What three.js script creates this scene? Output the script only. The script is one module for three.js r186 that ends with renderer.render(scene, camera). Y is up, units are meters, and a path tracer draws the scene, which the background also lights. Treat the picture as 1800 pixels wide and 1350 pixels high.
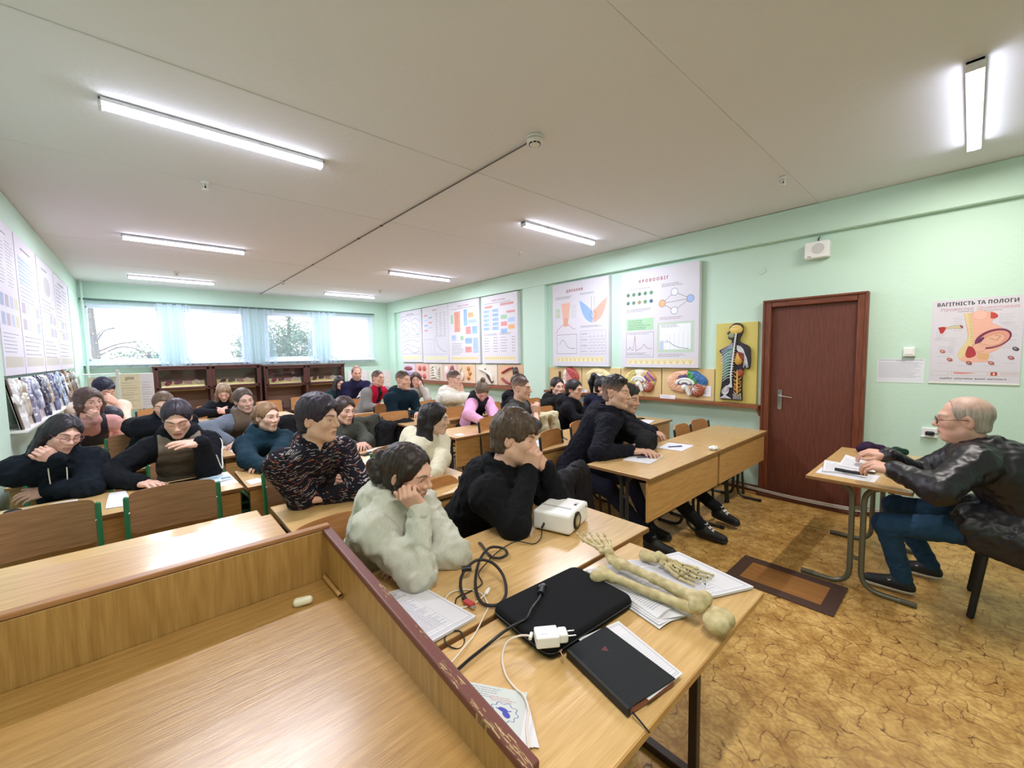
import * as THREE from 'three';
import { RoundedBoxGeometry } from 'three/addons/geometries/RoundedBoxGeometry.js';
import { mergeGeometries, mergeVertices } from 'three/addons/utils/BufferGeometryUtils.js';
import { RectAreaLightUniformsLib } from 'three/addons/lights/RectAreaLightUniformsLib.js';
import { createNoise3D, createNoise2D } from 'simplex-noise';

// ---------- camera, sky, exposure ----------
const scene = new THREE.Scene();
const camera = new THREE.PerspectiveCamera(86.18, 4 / 3, 0.03, 200);
{
  const yaw = 0.73008, pitch = 0.07213, roll = -0.016257;
  const f = new THREE.Vector3(Math.sin(yaw) * Math.cos(pitch), -Math.sin(pitch), -Math.cos(yaw) * Math.cos(pitch));
  const r = new THREE.Vector3(Math.cos(yaw), 0, Math.sin(yaw)), u = new THREE.Vector3().crossVectors(r, f);
  const r2 = r.clone().multiplyScalar(Math.cos(roll)).addScaledVector(u, Math.sin(roll));
  const u2 = u.clone().multiplyScalar(Math.cos(roll)).addScaledVector(r, -Math.sin(roll));
  camera.position.set(0, 1.5, 0);
  camera.quaternion.setFromRotationMatrix(new THREE.Matrix4().makeBasis(r2, u2, f.clone().negate()));
}
scene.background = new THREE.Color(0.95, 0.98, 1.0);   // bright overcast sky outside the windows
scene.backgroundIntensity = 2.6;
const renderer = new THREE.WebGLRenderer({ antialias: true });
renderer.toneMapping = THREE.LinearToneMapping;
renderer.toneMappingExposure = 2.5;
renderer.shadowMap.enabled = true;
RectAreaLightUniformsLib.init();
const LAMP_POWER = 105, LAMP_GLOW = 9;                       // light of the seven ceiling battens, glow of their diffusers

// ---------- small helpers ----------
let seedState = 12345;
const rnd = () => { seedState = (seedState * 1664525 + 1013904223) >>> 0; return seedState / 4294967296; };
const rr = (a, b) => a + (b - a) * rnd();
const noise3 = createNoise3D(rnd), noise2 = createNoise2D(rnd);
const V = (x, y, z) => new THREE.Vector3(x, y, z);
const PI = Math.PI, clamp = (x, a, b) => Math.min(b, Math.max(a, x)), lerp = (a, b, t) => a + (b - a) * t, sstep = (a, b, x) => { const t = clamp((x - a) / (b - a), 0, 1); return t * t * (3 - 2 * t); };
const taken = {};
const numbered = (n) => { const k = taken[n] = (taken[n] ?? -1) + 1; return k ? n + '_' + String(k).padStart(3, '0') : n; };
function tag(o, label, category, group, kind) {
  if (label) o.userData.label = label; if (category) o.userData.category = category;
  if (group) o.userData.group = group; if (kind) o.userData.kind = kind;
  return o;
}
function thing(name, label, category, pos = [0, 0, 0], turn = 0, group) {
  const o = new THREE.Group(); o.name = numbered(name); o.position.set(...pos); o.rotation.y = turn;
  scene.add(o); return tag(o, label, category, group);
}
function part(name, geo, mat, parent, label) {
  const m = new THREE.Mesh(geo, mat); m.name = numbered(name); m.castShadow = m.receiveShadow = true;
  parent.add(m); if (label) m.userData.label = label; return m;
}
const one = (name, geo, mat, label, category, group) => tag(part(name, geo, mat, scene), label, category, group);
const struct = (name, geo, mat, parent = scene) => { const m = part(name, geo, mat, parent); if (parent === scene) m.userData.kind = 'structure'; return m; };
const structGroup = (name) => { const g = new THREE.Group(); g.name = numbered(name); g.userData.kind = 'structure'; scene.add(g); return g; };
function copyOf(root, label, pos, turn, group) {
  const c = root.clone(); c.name = numbered(root.name.replace(/_\d{3}$/, '')); scene.add(c);
  c.traverse((m) => { if (m !== c) m.name = numbered(m.name.replace(/_\d{3}$/, '')); });
  c.userData = { ...root.userData, label }; if (group) c.userData.group = group;
  c.position.set(...pos); if (turn !== undefined) c.rotation.y = turn; return c;
}
function uvBox(g, grain = 0) {                                // uv in metres, u along the grain axis
  if (g.index) g = g.toNonIndexed();
  const p = g.attributes.position, n = g.attributes.normal, uv = new Float32Array(p.count * 2);
  for (let i = 0; i < p.count; i += 3) {
    const a = [0, 0, 0]; for (let k = 0; k < 3; k++) { a[0] += n.getX(i + k); a[1] += n.getY(i + k); a[2] += n.getZ(i + k); }
    const m = a.map(Math.abs), d = m[0] > m[1] && m[0] > m[2] ? 0 : m[1] > m[2] ? 1 : 2;
    let ax = [0, 1, 2].filter((q) => q !== d); if (ax[1] === grain) ax.reverse();
    for (let k = 0; k < 3; k++) { uv[(i + k) * 2] = p.getComponent(i + k, ax[0]); uv[(i + k) * 2 + 1] = p.getComponent(i + k, ax[1]); }
  }
  g.setAttribute('uv', new THREE.BufferAttribute(uv, 2)); return g;
}
function bx(w, h, d, x = 0, y = 0, z = 0, r = 0.003, grain = 0) {
  const g = r > 0 ? new RoundedBoxGeometry(w, h, d, 1, Math.min(r, w / 2.01, h / 2.01, d / 2.01)) : new THREE.BoxGeometry(w, h, d);
  return uvBox(g.translate(x, y, z), grain);
}
const strip = (g) => { const o = g.index ? g.toNonIndexed() : g; for (const k of Object.keys(o.attributes)) if (!['position', 'normal', 'uv'].includes(k)) o.deleteAttribute(k); return o; };
const join = (...gs) => mergeGeometries(gs.flat().map(strip));
function tube(pts, r, seg = 40, rad = 8, closed = false, tension = 0.5) {
  const c = new THREE.CatmullRomCurve3(pts.map((p) => p.isVector3 ? p : V(...p)), closed, 'catmullrom', tension);
  const g = new THREE.TubeGeometry(c, seg, r, rad, closed);
  if (!closed) { const a = pts[0].isVector3 ? pts[0] : V(...pts[0]); return g; }
  return g;
}
function bentTube(pts, r, bend, rad = 8) {                     // straight runs with rounded corners
  pts = pts.map((p) => p.isVector3 ? p : V(...p)); const path = new THREE.CurvePath(); let last = pts[0];
  for (let i = 1; i < pts.length - 1; i++) {
    const a = pts[i - 1].clone().sub(pts[i]), b = pts[i + 1].clone().sub(pts[i]), s = pts[i].clone().addScaledVector(a.normalize(), bend), e = pts[i].clone().addScaledVector(b.normalize(), bend);
    path.add(new THREE.LineCurve3(last, s)); path.add(new THREE.QuadraticBezierCurve3(s, pts[i], e)); last = e;
  }
  path.add(new THREE.LineCurve3(last, pts[pts.length - 1]));
  const fine = []; for (const c of path.curves) { const k = c.isLineCurve3 ? 1 : 6; for (let j = 0; j < k; j++) fine.push(c.getPoint(j / k)); } fine.push(pts[pts.length - 1]);
  const poly = new (class extends THREE.Curve { getPoint(t, o = V()) { const u = t * (fine.length - 1), i = Math.min(fine.length - 2, Math.floor(u)); return o.copy(fine[i]).lerp(fine[i + 1], u - i); } getPointAt(t, o) { return this.getPoint(t, o); } getTangentAt(t, o = V()) { const a = this.getPoint(Math.max(0, t - 1e-3)), b = this.getPoint(Math.min(1, t + 1e-3)); return o.copy(b).sub(a).normalize(); } })();
  const g = new THREE.TubeGeometry(poly, fine.length - 1, r, rad);
  const caps = [fine[0], fine[fine.length - 1]].map((p, i) => { const q = fine[i ? fine.length - 2 : 1], c = new THREE.SphereGeometry(r * 0.999, rad, 4); return c.translate(p.x, p.y, p.z); });
  return join(g, ...caps);
}
function slab(shape, depth, bevel = 0.003, seg = 2) {           // extruded outline, front at z = depth
  return new THREE.ExtrudeGeometry(shape, { depth: Math.max(1e-4, depth - 2 * bevel), bevelEnabled: bevel > 0, bevelThickness: bevel, bevelSize: bevel, bevelOffset: -bevel, bevelSegments: seg, curveSegments: 10 }).translate(0, 0, bevel);
}
function roundRect(w, h, r, x = 0, y = 0) {
  const s = new THREE.Shape(), a = x - w / 2, b = y - h / 2;
  s.moveTo(a + r, b); s.lineTo(a + w - r, b); s.quadraticCurveTo(a + w, b, a + w, b + r); s.lineTo(a + w, b + h - r); s.quadraticCurveTo(a + w, b + h, a + w - r, b + h);
  s.lineTo(a + r, b + h); s.quadraticCurveTo(a, b + h, a, b + h - r); s.lineTo(a, b + r); s.quadraticCurveTo(a, b, a + r, b); return s;
}
// ---------- computed textures ----------
function dataTex(w, h, fn, sx, sy, color = true) {             // fn(u, v) -> [r,g,b] 0..255; tile of sx by sy metres
  const d = new Uint8Array(w * h * 4);
  for (let y = 0, i = 0; y < h; y++) for (let x = 0; x < w; x++, i += 4) { const c = fn(x / w, y / h); if (c.length) { d[i] = clamp(c[0], 0, 255); d[i + 1] = clamp(c[1], 0, 255); d[i + 2] = clamp(c[2], 0, 255); } else d[i] = d[i + 1] = d[i + 2] = clamp(c, 0, 255); d[i + 3] = 255; }
  const t = new THREE.DataTexture(d, w, h, THREE.RGBAFormat); t.wrapS = t.wrapT = THREE.RepeatWrapping; t.magFilter = THREE.LinearFilter; t.minFilter = THREE.LinearMipmapLinearFilter;
  if (color) t.colorSpace = THREE.SRGBColorSpace; t.repeat.set(1 / sx, 1 / sy); t.needsUpdate = true; return t;
}
const TAU = 2 * PI;
const loop2 = (u, v, fu, fv, s = 0) => noise3(Math.cos(u * TAU) * fu, Math.sin(u * TAU) * fu + s, v * fv + s);   // periodic in u
function periodic(u, v, fu, fv, s = 0) { const a = loop2(u, v, fu, fv, s), b = loop2(u, v - 1, fu, fv, s), t = sstep(0.75, 1, v); return lerp(a, b, t); }
function canvas(w, h, draw) {
  const c = document.createElement('canvas'); c.width = w; c.height = h; const g = c.getContext('2d');
  draw(g, w, h); const t = new THREE.CanvasTexture(c); t.colorSpace = THREE.SRGBColorSpace; return t;
}
const std = (color, roughness = 0.7, o = {}) => new THREE.MeshStandardMaterial({ color, roughness, ...o });
const GRAIN = (() => {                                         // one computed grain field, tinted for every wood
  const W = 640, H = 640, k = new Float32Array(W * H), f = new Float32Array(W * H);
  for (let y = 0; y < H; y++) for (let x = 0; x < W; x++) {
    const u = x / W, v = y / H, l = v + periodic(u, v, 0.35, 3, 4) * 0.06, bands = 0.5 + 0.5 * Math.sin(l * TAU * 14 + 2.2 * periodic(u, v, 0.5, 2, 9)), fine = periodic(u, v, 1.6, 150, 2);
    f[y * W + x] = fine; k[y * W + x] = clamp(0.42 + 0.2 * (bands - 0.5) + 0.26 * fine + 0.28 * periodic(u, v, 0.9, 36, 7), 0, 1);
  }
  return { at: (u, v, q = k) => q[Math.floor(v * H) * W + Math.floor(u * W)], f, W, H };
})();
const grainBump = dataTex(GRAIN.W, GRAIN.H, (u, v) => 128 + 90 * GRAIN.at(u, v, GRAIN.f), 1.15, 0.6, false);
function woodMat(c0, c1, rough, o = {}) {
  const t = dataTex(GRAIN.W, GRAIN.H, (u, v) => { const k = GRAIN.at(u, v); return [lerp(c0[0], c1[0], k), lerp(c0[1], c1[1], k), lerp(c0[2], c1[2], k)]; }, 1.15, 0.6);
  return new THREE.MeshPhysicalMaterial({ map: t, bumpMap: grainBump, bumpScale: 0.00025, roughness: rough, ...o });
}
const M = {};
M.desk = woodMat([222, 186, 128], [198, 158, 100], 0.3, { clearcoat: 0.5, clearcoatRoughness: 0.16 });
M.deskSide = woodMat([214, 168, 104], [184, 134, 76], 0.42);
M.deskEdge = std(0x8f683c, 0.6);
M.lectern = woodMat([190, 149, 86], [158, 116, 58], 0.34, { clearcoat: 0.7, clearcoatRoughness: 0.24, bumpScale: 0.0007 });
M.ledge = woodMat([216, 172, 112], [188, 142, 88], 0.28, { clearcoat: 0.5, clearcoatRoughness: 0.14 });
M.ply = woodMat([176, 132, 92], [142, 104, 70], 0.45);
M.plyPale = woodMat([206, 150, 92], [176, 118, 66], 0.45);
M.green = std(0x2f7a4e, 0.4);
M.darkSteel = std(0x3b3f3c, 0.42, { metalness: 0.35 });
M.black = std(0x121316, 0.55);
M.white = std(0xeeeeee, 0.5);
M.whitePlastic = std(0xf2f2f0, 0.35);
M.chrome = std(0xc8c8c8, 0.2, { metalness: 1 });
M.paper = std(0xecedf2, 0.85);
const wallBump = dataTex(256, 256, (u, v) => 128 + 50 * periodic(u, v, 3, 18, 1) + 30 * periodic(u, v, 9, 60, 3), 0.9, 0.9, false);
M.mint = std(0xc9e6d5, 0.6, { bumpMap: wallBump, bumpScale: 0.0012 });
M.ceiling = std(0xe8e9ee, 0.9, { bumpMap: wallBump, bumpScale: 0.002 });
// ---------- the room ----------
const XL = -0.75, XR = 4.78, ZW = -10.0, ZF = 2.4, YC = 2.845, FACE = 0.07;
// floor: old printed linoleum, ochre with brown crackle
const linoleum = dataTex(1280, 1280, (u, v) => {
  const n = (f, s) => { const a = noise2(u * f + s, v * f), b = noise2((u - 1) * f + s, v * f), c = noise2(u * f + s, (v - 1) * f), d = noise2((u - 1) * f + s, (v - 1) * f), tu = sstep(0.8, 1, u), tv = sstep(0.8, 1, v); return lerp(lerp(a, b, tu), lerp(c, d, tu), tv); };
  const big = n(5, 0), mid = n(16, 7), sm = n(60, 13), wx = n(22, 31) * 0.5;
  const ridge = 1 - Math.abs(n(13, 50) + 0.25 * sm * 0.4 + 0.12 * wx), r2 = 1 - Math.abs(n(19, 80) + 0.2 * mid);
  const crack = Math.max(sstep(0.955, 0.992, ridge), 0.7 * sstep(0.965, 0.995, r2)) * sstep(-0.3, 0.35, n(9, 99));
  const k = clamp(0.5 + 0.28 * big + 0.3 * mid + 0.22 * sm, 0, 1);
  let c = [lerp(164, 222, k), lerp(120, 184, k), lerp(58, 112, k)];
  const halo = sstep(0.8, 0.97, ridge) * 0.25;
  return c.map((q, i) => lerp(lerp(q, [128, 80, 34][i], halo), [74, 44, 20][i], crack * 0.85));
}, 1.5, 1.5);
M.floor = new THREE.MeshPhysicalMaterial({ map: linoleum, roughness: 0.42 });
struct('floor', bx(XR - XL + 0.6, 0.2, ZF - ZW + 0.6, (XR + XL) / 2, -0.1, (ZF + ZW) / 2, 0, 2), M.floor);
// ceiling: concrete slabs with faint joints
{
  const c = structGroup('ceiling'), seams = [ZF + 0.2, 1.1, -0.99, -2.5, -3.95, -5.05, -6.6, -8.08, ZW - 0.25];
  for (let i = 0; i < seams.length - 1; i++) {
    const d = seams[i] - seams[i + 1], y = YC + 0.1 + [0.002, 0, 0.004, 0.001, 0, 0.005, 0.002, 0][i];
    part('ceiling_slab', bx(XR - XL + 0.6, 0.2, d - 0.002, (XR + XL) / 2, y, (seams[i] + seams[i + 1]) / 2, 0.006), M.ceiling, c);
  }
}
struct('wall_right', join(bx(0.2, YC + 0.1, ZF - ZW + 0.4, XR + 0.1, YC / 2, (ZF + ZW) / 2, 0)), M.mint);
struct('wall_left', bx(0.2, YC + 0.1, ZF - ZW + 0.4, XL - FACE - 0.1, YC / 2, (ZF + ZW) / 2, 0), M.mint);
struct('wall_front', bx(XR - XL + 0.6, YC + 0.1, 0.2, (XR + XL) / 2, YC / 2, ZF + 0.1, 0), M.mint);
// concrete beams under the ceiling along both walls, with the pilasters that carry them
struct('beam', bx(FACE, YC - 2.57, ZF - ZW, XR - FACE / 2, (YC + 2.57) / 2, (ZF + ZW) / 2, 0.008), M.mint);
struct('beam', bx(FACE, YC - 2.59, ZF - ZW, XL - FACE / 2, (YC + 2.59) / 2, (ZF + ZW) / 2, 0.008), M.mint);
struct('pilaster', bx(FACE, 2.57, 0.5, XR - FACE / 2, 1.285, -4.72, 0.006), M.mint);
struct('pilaster', bx(FACE, 2.57, 0.35, XR - FACE / 2, 1.285, -9.82, 0.006), M.mint);
struct('pilaster', bx(FACE, 2.59, 0.5, XL - FACE / 2, 1.295, -4.38, 0.006), M.mint);
struct('pilaster', bx(FACE, 2.59, 1.2, XL - FACE / 2, 1.295, -9.4, 0.006), M.mint);
struct('pipe', bentTube([V(XL + 0.05, 0, -9.9), V(XL + 0.05, YC, -9.9)], 0.02, 0.01), M.mint);
// window wall: pieces around four openings
const wins = [[-0.74, 0.31], [0.57, 1.63], [1.95, 3.0], [3.24, 4.29]], WY0 = 1.45, WY1 = 2.49;
{
  const g = [], z = ZW - 0.17, th = 0.34;
  g.push(bx(XR - XL + 0.6, WY0, th, (XR + XL) / 2, WY0 / 2, z, 0), bx(XR - XL + 0.6, YC + 0.1 - WY1, th, (XR + XL) / 2, (YC + 0.1 + WY1) / 2, z, 0));
  const edges = [XL - 0.3, ...wins.flat(), XR + 0.3];
  for (let i = 0; i < edges.length; i += 2) g.push(bx(edges[i + 1] - edges[i], WY1 - WY0, th, (edges[i] + edges[i + 1]) / 2, (WY0 + WY1) / 2, z, 0));
  struct('wall_back', join(g), M.mint);
  const pvc = std(0xe8eefa, 0.35), glass = new THREE.MeshPhysicalMaterial({ color: 0xffffff, transmission: 1, thickness: 0, roughness: 0.02, ior: 1.45 });
  wins.forEach(([a, b], i) => {
    const w = structGroup('window_' + (i + 1)), cx = (a + b) / 2, W = b - a, H = WY1 - WY0, cy = (WY0 + WY1) / 2, zf = ZW - 0.1, f = 0.055;
    part('window_frame', join(bx(f, H, 0.07, a + f / 2, cy, zf), bx(f, H, 0.07, b - f / 2, cy, zf), bx(W - 2 * f, f, 0.07, cx, WY1 - f / 2, zf), bx(W - 2 * f, f, 0.07, cx, WY0 + f / 2, zf)), pvc, w);
    part('window_sash', join(bx(0.03, H - 2 * f, 0.05, a + f + 0.012, cy, zf + 0.02), bx(0.03, H - 2 * f, 0.05, b - f - 0.012, cy, zf + 0.02), bx(W - 2 * f, 0.03, 0.05, cx, WY1 - f - 0.012, zf + 0.02), bx(W - 2 * f, 0.03, 0.05, cx, WY0 + f + 0.012, zf + 0.02)), pvc, w);
    part('pane', bx(W - 2 * f - 0.04, H - 2 * f - 0.04, 0.006, cx, cy, zf, 0), glass, w);
    part('window_sill', bx(W + 0.08, 0.03, 0.16, cx, WY0 - 0.015, ZW + 0.03, 0.006), pvc, w);
  });
  // rail and sheer curtain
  tag(part('curtain_rail', join(bx(5.05, 0.035, 0.05, 1.79, 2.535, ZW + 0.09, 0.005)), std(0x4f6a60, 0.6), scene), 'dark curtain rail running above the four back windows', 'curtain rail');
  const sheer = new THREE.MeshPhysicalMaterial({ color: 0xd3e2fa, roughness: 0.9, transparent: true, opacity: 0.22, side: THREE.DoubleSide });
  const dense = new THREE.MeshPhysicalMaterial({ color: 0xc6dcee, roughness: 0.9, transparent: true, opacity: 0.5, side: THREE.DoubleSide });
  const drape = (x0, x1, n, amp, s) => {
    const g = new THREE.PlaneGeometry(1, 1, n, 10), p = g.attributes.position;
    for (let i = 0; i < p.count; i++) {
      const u = p.getX(i) + 0.5, v = p.getY(i) + 0.5, x = lerp(x0, x1, u), k = (1 - v) * 0.6 + 0.4;
      p.setXYZ(i, x + 0.012 * Math.sin(x * 31 + v * 2 + s) * (1 - v), lerp(1.375, 2.525, v), ZW + 0.11 + amp * k * (Math.sin(x * 47 + s + 1.5 * Math.sin(x * 6 + s)) + 0.6 * Math.sin(x * 90 + 2 * s + v)));
    }
    g.computeVertexNormals(); return g;
  };
  const cur = (x0, x1, mt, s, label) => tag(part('curtain', drape(x0, x1, Math.round((x1 - x0) * 180), mt === dense ? 0.03 : 0.02, s), mt, scene), label, 'curtain', undefined);
  cur(-0.73, 0.2, sheer, 1, 'sheer white curtain over the leftmost back window with bare trees behind');
  cur(0.2, 0.72, dense, 2, 'gathered pale blue curtain on the pier right of the leftmost window');
  cur(0.72, 1.45, sheer, 3, 'sheer white curtain over the second back window from the left');
  cur(1.45, 2.12, dense, 4, 'gathered pale blue curtain on the pier between the two middle windows');
  cur(2.12, 2.78, sheer, 5, 'sheer curtain over the third back window with a dark bushy tree behind');
  cur(2.78, 3.42, dense, 6, 'gathered pale blue curtain on the pier left of the rightmost window');
  cur(3.42, 4.3, sheer, 7, 'sheer white curtain over the rightmost back window beside the corner');
}
// outdoors behind the windows
{
  struct('ground_outside', bx(60, 0.1, 40, 2, -3.0, -32, 0), std(0x8d9478, 0.95));
  const bark = std(0x4c4742, 0.9), leafM = std(0x4e6a52, 0.9, { side: THREE.DoubleSide }), leafB = std(0x8a7f62, 0.9, { side: THREE.DoubleSide });
  const tree = (name, label, x, z, h, crown, cr, n, leaf, size) => {
    const t = thing(name, label, 'tree', [x, -3, z]), g = [tube([[0, 0, 0], [0.08, h * 0.4, 0.05], [-0.05, h * 0.8, 0], [0.05, h, 0]], 0.03 + h * 0.008, 16, 6)];
    for (let i = 0; i < 26; i++) { const y = h * rr(0.3, 0.95), a = rr(0, TAU), l = cr * rr(0.5, 1.1); g.push(tube([[0, y, 0], [Math.cos(a) * l * 0.5, y + l * 0.25, Math.sin(a) * l * 0.5], [Math.cos(a) * l, y + l * rr(0, 0.5), Math.sin(a) * l]], 0.02, 8, 4)); }
    part('trunk', join(g), bark, t);
    const pos = [], P = V(), A = V(), B = V();
    for (let i = 0; i < n; i++) {
      P.set(rr(-1, 1), rr(-1, 1), rr(-1, 1)); if (P.length() > 1) continue;
      P.multiplyScalar(0.75 + 0.25 * noise3(P.x * 2, P.y * 2, P.z * 2 + x)); P.set(P.x * cr, crown + P.y * h * 0.42, P.z * cr);
      A.set(rr(-1, 1), rr(-1, 1), rr(-1, 1)).setLength(size); B.set(rr(-1, 1), rr(-1, 1), rr(-1, 1)).setLength(size);
      pos.push(P.x, P.y, P.z, P.x + A.x, P.y + A.y, P.z + A.z, P.x + B.x, P.y + B.y, P.z + B.z);
    }
    const lg = new THREE.BufferGeometry(); lg.setAttribute('position', new THREE.Float32BufferAttribute(pos, 3)); lg.computeVertexNormals();
    const f = part('foliage', lg, leaf, t); f.userData.kind = 'stuff';
  };
  tree('bare_tree', 'thin bare tree seen through the leftmost back window', -0.9, -15, 7.5, 5.4, 1.2, 1500, leafB, 0.05);
  tree('leafy_tree', 'dark bushy tree seen through the third back window', 6.3, -26, 7.0, 4.4, 2.6, 24000, leafM, 0.13);
  tree('leafy_tree', 'lower bushy tree between the second and third back windows', 4.2, -24, 6.6, 4.0, 1.5, 9000, leafM, 0.13);
  tree('low_tree', 'low round tree at the foot of the leftmost back window', 0.2, -27, 4.9, 3.6, 2.2, 9000, leafM, 0.13);
}
// skirting along the right wall and door
const brownPaint = std(0x5a2f22, 0.5), doorWood = woodMat([112, 60, 44], [88, 44, 32], 0.5), frameWood = woodMat([132, 72, 46], [92, 44, 28], 0.42);
struct('baseboard_right', join(bx(0.02, 0.07, 3.2, XR - 0.01, 0.035, 1.02 - 0.02, 0.004, 2), bx(0.02, 0.07, 8.4, XR - 0.01, 0.035, -5.65, 0.004, 2)), brownPaint);
{
  const d = structGroup('door_1'), z0 = -1.43, z1 = -0.61, H = 2.0, t = 0.075;
  part('door_frame', join(bx(0.06, H, t, XR - 0.03, H / 2, z0 + t / 2, 0.01, 1), bx(0.06, H, t, XR - 0.03, H / 2, z1 - t / 2, 0.01, 1), bx(0.06, t, z1 - z0 - 2 * t, XR - 0.03, H - t / 2, (z0 + z1) / 2, 0.01, 2),
    bx(0.075, H, 0.022, XR - 0.0375, H / 2, z0 + 0.012, 0.008, 1), bx(0.075, H, 0.022, XR - 0.0375, H / 2, z1 - 0.012, 0.008, 1), bx(0.075, 0.022, z1 - z0 - 0.046, XR - 0.0375, H - 0.012, (z0 + z1) / 2, 0.008, 2)), frameWood, d);
  part('door_leaf', bx(0.04, H - t - 0.02, z1 - z0 - 2 * t + 0.006, XR + 0.006, (H - t) / 2 + 0.01, (z0 + z1) / 2, 0.003, 1), doorWood, d);
  part('threshold', bx(0.12, 0.035, z1 - z0, XR - 0.06, 0.0175, (z0 + z1) / 2, 0.006, 2), brownPaint, d);
  const hx = XR - 0.019, hz = -1.27;
  const h = part('door_handle', join(slab(roundRect(0.038, 0.2, 0.017), 0.01, 0.003).rotateY(-PI / 2).translate(hx + 0.006, 1.0, hz), new THREE.CylinderGeometry(0.014, 0.014, 0.03, 14).rotateZ(PI / 2).translate(hx - 0.012, 1.045, hz),
    bentTube([V(hx - 0.01, 1.045, hz), V(hx - 0.048, 1.045, hz), V(hx - 0.05, 1.04, hz + 0.06), V(hx - 0.048, 1.03, hz + 0.115)], 0.0085, 0.015)), M.chrome, d);
  part('lock_cylinder', new THREE.CylinderGeometry(0.011, 0.011, 0.014, 14).rotateZ(PI / 2).translate(hx - 0.006, 0.94, hz), M.chrome, h);
}
// cables stapled along the skirting
tag(part('wall_cable', join(...[0, 1, 2].map((k) => tube([[XR - 0.03, 0.075 + k * 0.012, -4.2], [XR - 0.03, 0.08 + k * 0.012, -2.4], [XR - 0.1, 0.05 + k * 0.01, -1.44], [XR - 0.13, 0.045 + k * 0.012, -1.0], [XR - 0.1, 0.05 + k * 0.012, -0.58], [XR - 0.03, 0.085 + k * 0.01, -0.3], [XR - 0.03, 0.08 + k * 0.012, 1.2]], 0.004, 60, 5))), std(0xd9d4cc, 0.5), scene), 'white cables running along the brown skirting past the door', 'cable');
// ceiling battens: every one a glowing diffuser and an area light of its size
{
  const body = std(0xe9e9ee, 0.4), glow = new THREE.MeshStandardMaterial({ color: 0xffffff, emissive: 0xe9ecff, emissiveIntensity: LAMP_GLOW, roughness: 0.4 });
  const L = [[-0.094, 1.005, -3.038, 'nearest of the three LED battens along the left side of the ceiling'], [-0.098, 1.027, -6.105, 'middle of the three LED battens along the left side of the ceiling'], [-0.11, 1.012, -8.905, 'farthest left LED batten, close to the window wall'],
    [2.948, 4.118, -3.09, 'LED batten on the ceiling in front of the two large wall charts'], [2.964, 4.099, -6.186, 'LED batten on the ceiling near the row of four wall charts'], [2.858, 3.931, -8.96, 'farthest right LED batten, near the back right corner'], [2.973, 4.176, -0.044, 'LED batten on the ceiling above the older man at the desk'], [-0.09, 1.03, -0.03, 'LED batten straight above the lectern, over the camera']];
  const diff = new THREE.Shape(); diff.moveTo(-0.03, 0); diff.absarc(0, 0, 0.03, PI, TAU, false); diff.lineTo(-0.03, 0);
  for (const [a, b, z, label] of L) {
    const t = thing('led_batten', label, 'ceiling lamp', [(a + b) / 2, YC, z]), w = b - a;
    part('housing', bx(w, 0.022, 0.066, 0, -0.012, 0, 0.004), body, t);
    const g = new THREE.ExtrudeGeometry(diff, { depth: w - 0.03, bevelEnabled: false, curveSegments: 10 }).translate(0, 0, -(w - 0.03) / 2).rotateY(PI / 2).translate(0, -0.023, 0);
    part('diffuser', g, glow, t);
    for (const e of [-1, 1]) part('end_cap', bx(0.015, 0.05, 0.066, e * (w / 2 - 0.0075), -0.028, 0, 0.004), body, t);
    const light = new THREE.RectAreaLight(z > -1 ? 0xfff6ec : 0xf1f1ff, LAMP_POWER * (z > -1 ? 0.62 : 1), w - 0.04, 0.05); light.name = numbered('batten_light'); light.position.set((a + b) / 2, YC - 0.058, z); light.lookAt((a + b) / 2, 0, z); scene.add(light);
  }
}
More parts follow.
